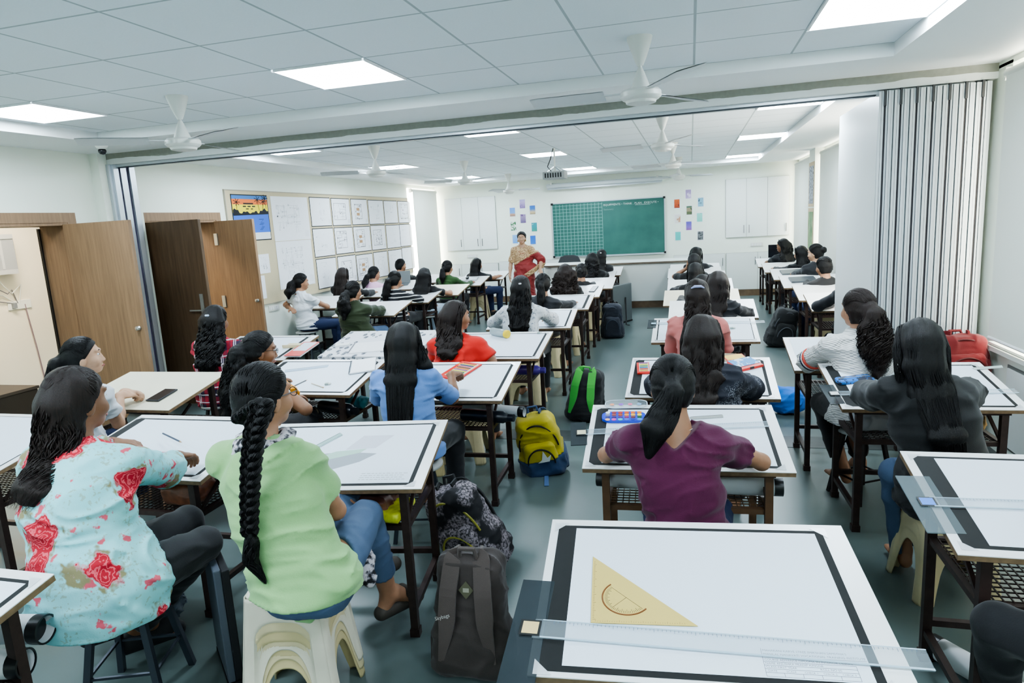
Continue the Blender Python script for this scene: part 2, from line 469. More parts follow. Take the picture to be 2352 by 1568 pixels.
cupboard(.69, 1.90, .13, .88, 2, 'white two-door low cupboard under the right wall cupboard', .58, 'rl')
cupboard(-.35, .67, .13, .88, 2, 'white low cupboard between the chalkboard and the corner cupboards', .58, 'rr')
cupboard(-5.45, -4.15, .13, .88, 3, 'white low cupboard under the left wall cupboard', .58, 'rrl')
cupboard(-4.13, -2.55, .13, .90, 3, 'white low cupboard behind the teacher', .58, 'rrl')
structure('baseboard_back', MB().span((XL, YB-.022, 0), (XR, YB, .13)), BRST)
# switch panels
def switch(m, lb, n=4):
    r = empty('switch_panel', m, 0, lb, 'switch panel'); return r
sp = switch((1.28, YB-.001, 1.03), 'white switch panel between the right wall and low cupboards')
b = MB().span((-.12, -.012, -.04), (.12, 0, .04)); b.build('plate', FANW, sp, bevel=.003)
b = MB(); [b.span((-.1+i*.05, -.018, -.02), (-.065+i*.05, -.012, .02)) for i in range(4)]; b.build('switches', LFRM, sp)
sp2 = copy_tree(sp); sp2.location = (-4.75, YB-.001, 1.05); sp2['label'] = 'white switch panel above the left low cupboard'
sp3 = copy_tree(sp); sp3.location = (XL+.001, 7.98, .78); sp3.rotation_euler = (0, 0, R(90)); sp3['label'] = 'white socket panel on the left wall below the notice board'
# teacher's desk
def rounded_desk():
    r = empty('teacher_desk', (-1.45, 12.86, 0), 0, 'long white teacher desk with dark-edged top and brown plinth below the chalkboard', 'desk')
    def out(x0, x1, y0, y1, rad, n=8):
        p = []
        for k in range(n+1):
            a = math.pi+math.pi/2*k/n; p.append((x0+rad+rad*math.cos(a), y0+rad+rad*math.sin(a)))
        return p+[(x1, y0), (x1, y1), (x0, y1)]
    MB().prism(out(-1.37, 1.38, .05, .75, .2), .71, c=(0, 0, .13)).build('front_panel', CUP, r)
    MB().prism(out(-1.45, 1.4, 0, .78, .25), .03, c=(0, 0, .84)).build('desktop', [plain('desk_edge', (110,98,84), .4)], r)
    MB().prism(out(-1.44, 1.4, .008, .78, .25), .004, c=(0, 0, .87)).build('desktop_laminate', CUP, r)
    MB().prism(out(-1.35, 1.38, .07, .74, .2), .13, c=(0, 0, 0)).build('plinth', BRST, r)
rounded_desk()
# teacher chair (black mesh back visible)
ch = empty('office_chair', (-2.42, 13.85, 0), 0, 'black office chair behind the teacher desk', 'chair')
CBK = plain('chair_black', (34,35,38), .6, var=.3, vs=90)
b = MB()
pts = []
W, Hh = .23, .36
prof = [(-W, 0), (W, 0), (W*1.02, .22), (W*.8, .33), (W*.4, Hh), (-W*.4, Hh), (-W*.8, .33), (-W*1.02, .22)]
b.prism(prof, .05, wallm((0,0,0), (1,0,0), (0,0,1)).to_3x3(), (0, -.16, .66)); b.build('backrest', CBK, ch, bevel=.015)
MB().span((-.24, -.2, .43), (.24, .26, .5)).build('seat', CBK, ch, bevel=.02)
MB().tube([(0,0,.08),(0,0,.44)], .025).build('gas_column', BLACK, ch)
b = MB()
for k in range(5):
    a = 2*math.pi*k/5+.3; b.bar((0,0,.09), (.27*math.cos(a), .27*math.sin(a), .05), .035, .02); b.lathe([(.0,0),(.025,.005),(.025,.045),(0,.05)], 10, (.27*math.cos(a), .27*math.sin(a), 0))
b.build('base', BLACK, ch)
MB().bar((0,-.02,.46), (0,-.15,.7), .04, .02).build('back_support', BLACK, ch)
# ---------------------------------------------------------------- chalkboard
bx0, bx1, bz0, bz1 = -2.87, -.53, .955, 2.075
CH = empty('chalkboard', ((bx0+bx1)/2, YB-.002, bz0), 0, 'wide green chalkboard with a ruled grid on its left half', 'chalkboard')
W, Hh = bx1-bx0, bz1-bz0
def cb_mat():
    t = NT('green_chalkboard'); n = t.noise(3, detail=5)
    t.base(t.ramp(n, [(.3, lin((42,92,84))), (.75, lin((56,108,98)))])); return t.fin(.5)
MB().span((-W/2, -.014, 0), (W/2, 0, Hh)).build('board', cb_mat(), CH)
f = MB()
for a, b_ in (((-W/2-.02, -.03, -.02), (W/2+.02, 0, 0)), ((-W/2-.02, -.03, Hh), (W/2+.02, 0, Hh+.02)), ((-W/2-.02, -.03, 0), (-W/2, 0, Hh)), ((W/2, -.03, 0), (W/2+.02, 0, Hh))): f.span(a, b_)
f.span((-W/2+.7, -.06, -.03), (W/2+.02, -.03, -.022))
f.build('frame', ALU, CH)
c = MB()
for sx in (-1, 1):
    for z in (0, Hh): c.box((sx*(W/2+.005), -.017, z), (.045, .04, .045))
c.build('corner_cap', BLACK, CH)
g = MB(); gw = W*.455
for i in range(15): x = -W/2+gw*i/14; g.span((x-.0028, -.0152, .01), (x+.0028, -.0145, Hh-.02))
for j in range(16): z = .01+(Hh-.06)*j/15; g.span((-W/2+.005, -.0152, z-.0028), (-W/2+gw, -.0145, z+.0028))
g.build('chalk_grid', plain('grid_paint', (140,190,182), .8), CH)
CHK = plain('chalk', (198,214,208), .9)
tm = lambda x, z: wallm((x, -.016, z), (1,0,0), (0,0,1))
text('chalk_writing', 'EQUIPMENTS \u2022 THINK . PLAN . EXECUTE \u2022', .058, CHK, CH, tm(-W/2+gw+.03, Hh-.10), space=1.05)
text('chalk_writing', 'Stationery', .05, plain('chalk_faint', (112,150,142), .9), CH, tm(-W/2+gw+.03, Hh-.19))
MB().span((-W/2+1.75, -.0155, Hh-.118), (-W/2+2.06, -.0148, Hh-.113)).build('chalk_underline', CHK, CH)
# screen roller + projector
sr = empty('projection_screen', (-1.75, YB-.13, 2.45), 0, 'long grey projection screen case rolled up above the chalkboard', 'projection screen')
MB().tube([(-1.2,0,0),(1.2,0,0)], .05, 16).build('case', plain('screen_case', (205,212,214), .35), sr, True)
MB().span((-1.18, -.02, -.075), (1.18, 0, -.05)).build('slat', ALU, sr)
b = MB(); b.box((-1.1, .04, .05), (.04, .16, .04)).box((1.1, .04, .05), (.04, .16, .04)); b.build('bracket', FANW, sr)
MB().tube([(0, -.012, -.07), (0.004, -.012, -.3), (.0, -.012, -.36)], .003, 6).build('pull_cord', FANW, sr)
pj = empty('projector', aty(1275, 403, 9.2), 0, 'ceiling-mounted projector hanging on a thin pole before the chalkboard', 'projector')
pz = ZT-pj.location.z
b = MB().span((-.15, -.12, -.05), (.15, .12, .05)); b.build('case', plain('projector_grey', (150,154,152), .4), pj, bevel=.01)
b = MB()
for i in range(7): b.span((-.12+i*.035, -.123, -.03), (-.1+i*.035, -.118, .03))
b.build('port_panel', BLACK, pj)
MB().lathe([(.035,0),(.035,.03),(.028,.035),(0,.03)], 18, (.07,.12,0), Matrix.Rotation(R(-90), 3, 'X')).build('lens', BLACK, pj, True)
MB().tube([(0,0,.05),(0,0,pz)], .012).build('pole', FANW, pj, True)
b = MB()
for sx in (-1, 1):
    for sy in (-1, 1): b.bar((sx*.09, sy*.07, .05), (0, 0, .12), .012)
b.build('mount_arm', ALU, pj)
MB().tube([(-.03,-.05,.04),(-.09,-.05,.12),(-.05,-.02,.22),(-.015,0,.35),(-.015,0,pz)], .006, 6).build('cable', BLACK, pj, True)
# ---------------------------------------------------------------- art cards round the board
def art(name, bg, fg, sc=6., thr=.5, bands=None, seed=0):
    t = NT('art_'+name); v = t.map(loc=(seed*3.1, seed*1.7, seed*.9))
    x, y, z = t.sep()
    if bands:
        c = t.ramp(t.math('ADD', t.math('MULTIPLY', z, 3.3), t.math('MULTIPLY', t.noise(9, v), .12)), [(p, lin(k)) for p, k in bands], 'CONSTANT' if len(bands) > 4 else 'LINEAR')
    else: c = lin(bg)
    n = t.noise(sc, v, detail=4, rough=.6)
    m = t.ramp(n, [(thr-.02, (0,)*3), (thr+.02, (1,)*3)])
    t.base(t.mix(m, c, lin(fg))); return t.fin(.6)
cards = [
 ('blue sky over a brown shore', (161,335), dict(bands=[(0,(120,90,80)),(.25,(190,150,130)),(.32,(110,160,220)),(.9,(90,140,225))], bg=0, fg=(230,230,235), sc=5, thr=.72)),
 ('lilac city towers', (260,253), dict(bands=[(0,(120,90,160)),(.5,(190,170,215)),(1,(150,170,230))], bg=0, fg=(90,70,140), sc=12, thr=.62)),
 ('deep blue evening sky', (362,313), dict(bands=[(0,(90,90,70)),(.25,(210,190,150)),(.45,(70,130,200)),(1,(30,80,190))], bg=0, fg=(230,230,230), sc=7, thr=.75)),
 ('grey violet hills', (268,400), dict(bands=[(0,(90,80,120)),(.5,(150,130,170)),(.8,(170,150,190)),(1,(110,100,140))], bg=0, fg=(110,80,130), sc=9, thr=.6)),
 ('green leaves on white', (171,476), dict(bg=(235,240,230), fg=(44,110,62), sc=38, thr=.49)),
 ('teal ground with a pale flower', (380,484), dict(bands=[(0,(60,150,120)),(.4,(50,150,160)),(1,(60,160,175))], bg=0, fg=(180,215,200), sc=14, thr=.66)),
 ('pale blue sky half hidden by the teacher', (190,605), dict(bands=[(0,(90,150,220)),(1,(150,195,235))], bg=0, fg=(200,220,240), sc=4, thr=.7)),
 ('bright blue sea with a moon', (367,613), dict(bands=[(0,(60,130,215)),(.5,(40,110,205)),(1,(45,95,185))], bg=0, fg=(120,170,225), sc=6, thr=.72)),
 ('orange autumn trees', (1807,251), dict(bands=[(0,(60,50,50)),(.25,(190,80,40)),(1,(225,120,60))], bg=0, fg=(90,50,40), sc=22, thr=.6)),
 ('pale lilac mist', (1921,155), dict(bands=[(0,(190,170,210)),(.5,(175,155,200)),(1,(150,130,175))], bg=0, fg=(220,210,230), sc=7, thr=.6)),
 ('light blue ground with dark twigs', (2045,235), dict(bg=(130,180,200), fg=(50,70,90), sc=20, thr=.58)),
 ('park with water and trees', (1930,317), dict(bands=[(0,(95,105,75)),(.3,(150,140,110)),(.55,(80,110,90)),(.7,(120,180,210)),(1,(130,190,220))], bg=0, fg=(60,80,60), sc=18, thr=.62)),
 ('white ground with ochre and black shapes', (1815,403), dict(bg=(228,226,220), fg=(196,150,120), sc=14, thr=.6)),
 ('mint ground with a dark palm', (2034,388), dict(bands=[(0,(110,200,185)),(.6,(140,215,200)),(1,(150,220,210))], bg=0, fg=(40,80,80), sc=11, thr=.64)),
 ('violet dusk over pink ground', (1926,472), dict(bands=[(0,(150,80,130)),(.3,(130,100,190)),(.6,(100,90,180)),(1,(90,100,190))], bg=0, fg=(60,50,100), sc=10, thr=.68)),
 ('turquoise ground with a dark half circle', (1818,575), dict(bands=[(0,(80,190,185)),(1,(90,200,190))], bg=0, fg=(40,80,90), sc=6, thr=.72)),
 ('grey photograph texture', (2042,571), dict(bg=(120,124,126), fg=(70,74,76), sc=30, thr=.5))]
CARD = plain('card_white', (238,240,238), .6)
for i, (lb, (cx, cy), kw) in enumerate(cards):
    p = aty(1140+cx/4.356, 410+cy/4.356, YB-.004)
    r = empty('art_card', p, 0, 'small art card with %s, %s of the chalkboard' % (lb, 'left' if i < 8 else 'right'), 'art card', 'art cards on the back wall')
    w, h = .135, .20
    MB().span((-w/2, -.001, -h/2), (w/2, .002, h/2)).build('card', CARD, r)
    e = .008 if i < 8 else .014
    o = MB().span((-w/2+e, -.0025, -h/2+e), (w/2-e, -.001, h/2-e)).build('picture', art('card%d' % i, seed=i, **kw), r)
    o.data.transform(Matrix.Translation((0, 0, h/2))); o.location = (0, 0, -h/2)
# ---------------------------------------------------------------- notice board with sheets (left wall)
NB = empty('notice_board', (XL+.001, 10.1, .86), 0, 'long beige pin board covering the far left wall', 'notice board')
y0, y1, z1 = 7.24-10.1, 12.80-10.1, 1.48
def pin_mat():
    t = NT('beige_pinboard'); t.base(t.mix(t.noise(150, detail=2), lin((196,184,150)), lin((210,198,166)))); return t.fin(.85)
MB().span((0, y0, 0), (.015, y1, z1)).build('felt', pin_mat(), NB)
f = MB()
for a, b_ in (((y0-.012, -.012), (y1+.012, 0)), ((y0-.012, z1), (y1+.012, z1+.012)), ((y0-.012, 0), (y0, z1)), ((y1, 0), (y1+.012, z1))): f.span((0, a[0], a[1]), (.022, b_[0], b_[1]))
f.build('edge_strip', plain('board_edge', (170,164,146), .5), NB)
PAPER = plain('paper', (238,241,245), .7)
INK = plain('ink_faint', (196,200,206), .8); INKD = plain('ink_dark', (128,128,132), .8); BRN = plain('marker_brown', (176,140,104), .8)
BLKP = plain('black_mount', (44,46,48), .7)
XW = XL+.018
def plan_lines(rng, w, h, n, den):
    b = MB()
    def ln(p, q, t=.0022): b.span((.0, min(p[0],q[0])-t, min(p[1],q[1])-t), (.0008, max(p[0],q[0])+t, max(p[1],q[1])+t))
    ax, az = w*rng.uniform(.08, .2), h*rng.uniform(.15, .22); bx, bz = w*rng.uniform(.62, .8), h*rng.uniform(.8, .9)
    if den:
        for p, q in (((ax,az),(bx,az)),((bx,az),(bx,bz)),((ax,bz),(bx,bz)),((ax,az),(ax,bz))): ln(p, q, .003)
    for i in range(n):
        u = rng.uniform(ax, bx); v = rng.uniform(az, bz)
        if rng.random() < .5: ln((u, v), (min(bx, u+rng.uniform(.04, .3)*w), v), .0016)
        else: ln((u, v), (u, min(bz, v+rng.uniform(.04, .2)*h)), .0016)
        if rng.random() < .35:
            s = rng.uniform(.006, .014); b.span((0, u-s, v-s), (.0008, u+s, v+s*.6))
    for i in range(5): b.span((0, w*.84, h*(.08+.03*i)), (.0008, w*.96, h*(.085+.03*i)))
    return b
def wsheet(TL, BR, lb, black, n, dark=False, group='drawing sheets on the notice board', seed=0, side=None):
    a = atx(*TL, XW); c = atx(*BR, XW)
    w = c.y-a.y; h = a.z-c.z
    r = empty('drawing_sheet', (XW, a.y, c.z), 0, lb, 'drawing sheet', group)
    if black:
        MB().span((0, -.012, -.012), (.0015, w+.012, h+.012)).build('black_mount', BLKP, r)
    MB().span((.001, 0, 0), (.003, w, h)).build('paper', PAPER, r)
    rng = random.Random(seed)
    o = plan_lines(rng, w, h, n, dark).build('line_drawing', INKD if dark else INK, r); o.location = (.0031, 0, 0)
    return r, w, h
K = lambda x, y: (700+x/6.535, 440+y/6.535)
rows = [[((65,90),(405,505)),((390,105),(692,495)),((685,115),(955,483)),((945,130),(1195,478)),((1180,140),(1400,465)),((1390,148),(1595,460))],
        [((115,565),(455,945)),((440,550),(740,905)),((725,535),(1000,875)),((985,515),(1225,850)),((1215,510),(1440,825)),((1420,500),(1620,800))],
        [((170,1025),(500,1400)),((490,985),(790,1330)),((770,960),(1040,1290)),((1030,920),(1260,1250)),((1250,890),(1475,1200)),((1455,850),(1655,1140))]]
rn = ['top row', 'middle row', 'bottom row']; cn = ['first', 'second', 'third', 'fourth', 'fifth', 'last']
dens = [[8,26,34,14,5,20],[9,40,44,46,5,3],[6,22,30,16,8,3]]
for i, row in enumerate(rows):
    for j, (a, b_) in enumerate(row):
        dk = dens[i][j] > 18
        r, w, h = wsheet(K(*a), K(*b_), 'black-edged drawing sheet, %s of the %s on the pin board, %s' % (cn[j], rn[i], 'dense plan lines' if dk else 'faint pencil lines'), True, dens[i][j], dk, seed=i*7+j)
        if (i, j) in ((0,2),(1,2),(2,2)):
            m = MB(); 
            for q in range(2): m.span((0, w*.3, h*(.55-.2*q)), (.001, w*.48, h*(.66-.2*q)))
            o = m.build('colour_patch', BRN, r); o.location = (.0036, 0, 0)
B5 = lambda x, y: (500+x/5.227, 420+y/5.227)
wsheet(B5(625,158), B5(1120,672), 'large folded plan sheet, upper of two beside the sunset poster', False, 60, False, 'large plans on the notice board', 91)
wsheet(B5(690,708), B5(1172,1205), 'large folded plan sheet behind the ponytailed girl in white, lower of two', False, 70, False, 'large plans on the notice board', 92)
wsheet(B5(470,862), B5(635,1075), 'small sheet with three sketches beside the open door leaf', False, 14, False, 'small notices', 93)
wsheet(B5(500,1117), B5(592,1382), 'narrow blank notice low beside the open door leaf', False, 3, False, 'small notices', 94)
# sunset poster (generic palms and sea)
a = atx(*B5(155,145), XW); c = atx(*B5(640,668), XW); w = c.y-a.y; h = a.z-c.z
ps = empty('sunset_poster', (XW, a.y, c.z), 0, 'bright poster of a yellow and orange sunset with palms over blue sea', 'poster')
MB().span((0, -.014, -.014), (.0015, w+.014, h+.014)).build('black_mount', BLKP, ps)
def band(nm, z0, z1, col, d):
    MB().span((.001, 0, z0*h), (.003+d, w, z1*h)).build(nm, plain('poster_'+nm, col, .55), ps)
band('white_band', 0, .16, (235,238,240), 0); band('sea', .16, .62, (52,110,214), 0); band('yellow_sky', .60, .82, (246,226,50), .0002); band('orange_sky', .80, .93, (238,120,48), .0004); band('blue_sky', .92, 1., (58,120,190), .0006)
s = MB(); wm = wallm((.0042, 0, 0), (0,1,0), (0,0,1)).to_3x3()
hill = [(0,.55)]+[(w*t, h*(.62+.03*math.sin(t*23)+.02*math.sin(t*51)+(.05 if t > .75 or t < .15 else 0))) for t in np.linspace(0, 1, 30)]+[(w,.6*h)]
hill = [(0, .55*h)]+[(p[0], max(p[1], .6*h)) for p in hill[1:-1]]+[(w, .58*h)]
s.prism(hill, .0006, wm, (.0042, 0, 0))
for px, pz, lean in ((.1,.6,.02),(.74,.66,-.03),(.83,.62,.05),(.95,.7,-.02)):
    top = (w*(px+lean), h*(pz+.25)); s.bar((.0045, w*px, h*pz), (.0045, top[0], top[1]), .006, .001, up=(1,0,0))
    for k in range(7):
        an = k*.9; s.bar((.0045, top[0], top[1]), (.0045, top[0]+.07*math.cos(an), top[1]+.05*math.sin(an)), .008, .001, up=(1,0,0))
for i in range(3):
    s.span((.0043, w*(.28+.13*i), h*.745), (.0049, w*(.37+.13*i), h*.77))
s.span((.0043, w*.3, h*.805), (.0049, w*.58, h*.835)); s.span((.0043, w*.36, h*.69), (.0049, w*.44, h*.71)); s.span((.0043, w*.5, h*.69), (.0049, w*.56, h*.71))
for i in range(9): s.span((.0043, w*(.7+.03*(i%4)), h*(.22+.03*i)), (.0049, w*(.78+.03*(i%3)), h*(.228+.03*i)))
s.build('palm_silhouettes', plain('poster_black', (20,24,34), .7), ps)
# drawings on the right pier
def pier_art(z0, z1, nm, lb, mat):
    r = empty(nm, (XR-.142, 11.885, z0), 0, lb, 'drawing')
    MB().span((-.004, -.25, 0), (0, .25, z1-z0)).build('sheet', plain('beige_board', (206,186,152), .8), r)
    o = MB().span((-.006, -.2, .05), (-.004, .2, z1-z0-.06)).build('drawing', mat, r)
t = NT('ink_pattern'); v = t.map((1, 7, 4)); n = t.noise(6, v, detail=5, rough=.8); x, y, z = t.sep()
t.base(t.mix(t.ramp(n, [(.47, (0,)*3), (.53, (1,)*3)]), lin((60,56,60)), lin((208,214,222)))); INKP = t.fin(.7)
t = NT('green_strokes'); v = t.map((1, 14, 1.5)); n = t.noise(2.5, v, detail=4)
t.base(t.ramp(n, [(.35, lin((52,92,56))), (.5, lin((110,156,96))), (.62, lin((200,206,176)))])); GRN = t.fin(.7)
pier_art(1.72, 2.42, 'pattern_drawing', 'black and white pattern drawing high on the right wall pier', INKP)
pier_art(1.0, 1.7, 'plant_drawing', 'green plant drawing low on the right wall pier', GRN)
# ---------------------------------------------------------------- corridor beyond the left door
kb = empty('network_cabinet', (-7.499, 5.62, 1.5), 0, 'grey metal network box on the corridor wall beyond the left door', 'network box')
MB().span((0, -.3, 0), (.14, .3, .44)).build('case', plain('box_grey', (168,172,176), .4, .3), kb, bevel=.005)
b = MB(); b.span((.141, -.29, .0), (.15, .29, .05)); b.span((.141, -.29, .39), (.15, .29, .44))
for y in (-.2, 0., .12): b.span((.141, y, .06), (.148, y+.03, .38))
b.build('door_ribs', plain('box_light', (200,203,204), .35, .3), kb)
cbl = empty('cable_bundle', (-7.499, 5.6, 1.5), 0, 'loose white cables hanging under the grey network box', 'cables')
for i in range(4):
    q = random.Random(i); y = -.25+.12*i
    MB().tube([(.05, y, 0), (.07, y+.05, -.12), (.06, y+.12+q.uniform(0,.1), -.22), (.02, y+.3, -.28+.05*i), (.012, .3+.02*i, -.34)], .006, 6).build('cable', FANW if i % 2 else plain('cable_grey', (120,120,124), .5), cbl, True)
MB().tube([(.012, .42, -.36), (.015, .47, -.9), (.012, .5, -1.3), (.014, .46, -1.48), (.012, .2, -1.5)], .007, 6).build('cable', plain('cable_mauve', (136,118,124), .5), cbl, True)
so = empty('wall_socket', (-7.499, 5.96, 1.14), 0, 'white power socket below the network box in the corridor', 'socket')
MB().span((0, -.14, -.05), (.014, .14, .05)).build('plate', FANW, so, bevel=.003)
MB().span((.014, -.1, -.03), (.05, -.06, .03)).build('plug', plain('plug_grey', (130,136,140), .5), so)
cx = empty('storage_crate', (-7.1, 4.9, 0), 0, 'dark low box on the corridor floor beyond the left door', 'box')
MB().span((-.35, -.5, 0), (.35, .5, .30)).build('body', plain('crate_dark', (52,46,42), .6), cx, bevel=.01)
MB().span((-.36, -.51, .30), (.36, .51, .33)).build('lid', plain('crate_lid', (66,60,56), .6), cx)

bc = empty('window_bench', (XR-.001, 3.0, 0), 0, 'white low cupboard under the window ledge at the right edge', 'cupboard')
for i, (y0, y1) in enumerate(((-1.2,-.42),(-.4,.38),(.4,1.18),(1.2,1.98))):
    d_ = MB().span((-.016, y0, .10), (0, y1, .62)).build('door', CUP, bc)
    MB().bar((-.03, y0+.08, .34), (-.03, y0+.08, .44), .012).bar((-.016, y0+.08, .35), (-.032, y0+.08, .35), .008).bar((-.016, y0+.08, .43), (-.032, y0+.08, .43), .008).build('handle', HND, d_)
MB().span((-.006, -1.22, .08), (0, 2.0, .64)).build('frame', GAP, bc)
# ---------------------------------------------------------------- smooth implicit surfaces -> one continuous mesh
V3 = lambda *a: np.array(a, f4)
def nrm(v):
    v = np.asarray(v, float); return v/max(np.linalg.norm(v), 1e-9)
def rotz(a): c, s = math.cos(a), math.sin(a); return np.array([[c,-s,0],[s,c,0],[0,0,1]])
def rotx(a): c, s = math.cos(a), math.sin(a); return np.array([[1,0,0],[0,c,-s],[0,s,c]])
def roty(a): c, s = math.cos(a), math.sin(a); return np.array([[c,0,s],[0,1,0],[-s,0,c]])
def vnoise(P):
    i = np.floor(P).astype(np.int64); f = (P-i).astype(f4); f = f*f*(3-2*f)
    def h(a, b, c):
        n = (a*73856093) ^ (b*19349663) ^ (c*83492791)
        n = (n ^ (n >> 13))*1274126177; return ((n & 0xffff).astype(f4))/65535
    x, y, z = i[:,0], i[:,1], i[:,2]; r = 0
    for dx in (0, 1):
        for dy in (0, 1):
            for dz in (0, 1):
                w = (f[:,0] if dx else 1-f[:,0])*(f[:,1] if dy else 1-f[:,1])*(f[:,2] if dz else 1-f[:,2])
                r = r+w*h(x+dx, y+dy, z+dz)
    return r
class SDF:
    def __init__(s): s.p = []; s.cut = []; s.disp = None; s.mg = .05
    def rc(s, a, b, ra, rb, k=.02):
        a = np.asarray(a, f4); b = np.asarray(b, f4); ba = b-a; L = float(ba@ba)+1e-12
        def fn(P):
            q = P-a; t = np.clip(q@ba/L, 0, 1).astype(f4)
            return np.linalg.norm(q-t[:,None]*ba, axis=1)-(ra+(rb-ra)*t)
        s.p.append((fn, (a+b)/2, math.sqrt(L)/2+max(ra, rb), k)); return s
    def chain(s, pts, rs, k=.02):
        for i in range(len(pts)-1): s.rc(pts[i], pts[i+1], rs[i], rs[i+1], k)
        return s
    def ell(s, c, rad, F=None, k=.02):
        c = np.asarray(c, f4); r = np.asarray(rad, f4); F = np.eye(3) if F is None else F; F = F.astype(f4)
        def fn(P):
            q = (P-c)@F; k0 = np.linalg.norm(q/r, axis=1); k1 = np.linalg.norm(q/(r*r), axis=1)+1e-9
            return k0*(k0-1)/k1
        s.p.append((fn, c, float(max(r)), k)); return s
    def rbox(s, c, half, r, F=None, k=.01, taper=0.):
        c = np.asarray(c, f4); h = np.asarray(half, f4)-r; F = np.eye(3) if F is None else F; F = F.astype(f4)
        def fn(P):
            q = (P-c)@F
            if taper:
                m = 1-taper*(q[:,2:3]/half[2]); q = np.concatenate([q[:,:2]/m, q[:,2:3]], 1)
            d = np.abs(q)-h
            return np.linalg.norm(np.maximum(d, 0), axis=1)+np.minimum(d.max(1), 0)-r
        s.p.append((fn, c, float(np.linalg.norm(half))*1.3, k)); return s
    def loft(s, pts, lat, A, B, k=.02):
        pts = [np.asarray(p, f4) for p in pts]; lat = np.asarray(lat, f4)
        for i in range(len(pts)-1):
            a, b = pts[i], pts[i+1]; ba = b-a; L = float(ba@ba)+1e-12; dr = ba/math.sqrt(L)
            lt = lat[i] if lat.ndim == 2 else lat
            u = lt-dr*(lt@dr); u = u/np.linalg.norm(u); v = np.cross(dr, u)
            A0, A1, B0, B1 = A[i], A[i+1], B[i], B[i+1]
            def fn(P, a=a, ba=ba, L=L, dr=dr, u=u, v=v, A0=A0, A1=A1, B0=B0, B1=B1):
                q = P-a; t = np.clip(q@ba/L, 0, 1).astype(f4); q = q-t[:,None]*ba
                aa = A0+(A1-A0)*t; bb = B0+(B1-B0)*t; m = np.minimum(aa, bb)
                e = np.sqrt(((q@u)/aa)**2+((q@v)/bb)**2+((q@dr)/m)**2)
                return (e-1)*m
            s.p.append((fn, (a+b)/2, math.sqrt(L)/2+max(A0, A1, B0, B1), k))
        return s
    def field(s, Pb):        # Pb: (blocks, n, 3)
        nb, n, _ = Pb.shape; d = np.full((nb, n), 9., f4)
        cen = Pb.mean(1); br = np.linalg.norm(Pb[:,0]-cen, axis=1).max()
        for fn, c, r, k in s.p:
            m = np.linalg.norm(cen-c, axis=1) < r+br+s.mg
            if not m.any(): continue
            e = fn(Pb[m].reshape(-1, 3)).reshape(-1, n).astype(f4); o = d[m]
            hh = np.clip(.5+.5*(o-e)/k, 0, 1); d[m] = o+(e-o)*hh-k*hh*(1-hh)
        P = Pb.reshape(-1, 3); d = d.reshape(-1)
        if s.disp is not None: 
            m = np.abs(d) < .06
            if m.any(): d[m] += s.disp(P[m])
        for c in s.cut: d = np.maximum(d, c(P))
        return d.reshape(nb, n)
    def mesh(s, h):
        lo = np.min([c-r for _, c, r, _ in s.p], 0)-.02; hi = np.max([c+r for _, c, r, _ in s.p], 0)+.02
        N = np.ceil((hi-lo)/(8*h)).astype(int)+1
        bi = np.stack(np.meshgrid(*[np.arange(k) for k in N], indexing='ij'), -1).reshape(-1, 3)
        cen = (lo+(bi+.5)*8*h).astype(f4)
        sv = s.cut, s.disp; s.cut, s.disp = [], None; s.mg = 8*h*1.4+.02
        dc = np.concatenate([s.field(cen[i:i+4096,None,:].repeat(2, 1)+0)[:,0] for i in range(0, len(cen), 4096)])
        s.cut, s.disp = sv; s.mg = .05
        act = np.abs(dc) < 8*h*1.15+.02
        F = np.repeat(np.repeat(np.repeat(np.where(dc < 0, -1., 1.).astype(f4).reshape(N), 8, 0), 8, 1), 8, 2)
        off = np.stack(np.meshgrid(*[np.arange(8)]*3, indexing='ij'), -1).reshape(-1, 3)
        ab = bi[act]
        for i in range(0, len(ab), 600):
            b = ab[i:i+600]; idx = b[:,None,:]*8+off[None]
            d = s.field((lo+idx*h).astype(f4))
            F[idx[...,0], idx[...,1], idx[...,2]] = d
        # surface nets
        S = F < 0
        c = [S[a:S.shape[0]-1+a, b:S.shape[1]-1+b, e:S.shape[2]-1+e] for a in (0,1) for b in (0,1) for e in (0,1)]
        al = c[0].copy(); an = c[0].copy()
        for q in c[1:]: al &= q; an |= q
        ci = np.argwhere(an & ~al)
        if len(ci) == 0: return np.zeros((0,3)), np.zeros((0,4), int)
        key = np.full(al.shape, -1, np.int64); key[ci[:,0], ci[:,1], ci[:,2]] = np.arange(len(ci))
        acc = np.zeros((len(ci), 3), f4); cnt = np.zeros(len(ci), f4)
        cor = [(a, b, e) for a in (0,1) for b in (0,1) for e in (0,1)]
        val = {q: F[ci[:,0]+q[0], ci[:,1]+q[1], ci[:,2]+q[2]] for q in cor}
        for q in cor:
            for ax in range(3):
                if q[ax] == 0:
                    p = list(q); p[ax] = 1; p = tuple(p); f0, f1 = val[q], val[p]
                    m = (f0 < 0) != (f1 < 0); t = np.where(m, f0/(f0-f1+1e-12), 0)
                    pt = np.tile(np.array(q, f4), (len(ci), 1)); pt[:,ax] += t
                    acc += pt*m[:,None]; cnt += m
        v = lo+(ci+acc/cnt[:,None])*h
        quads = []
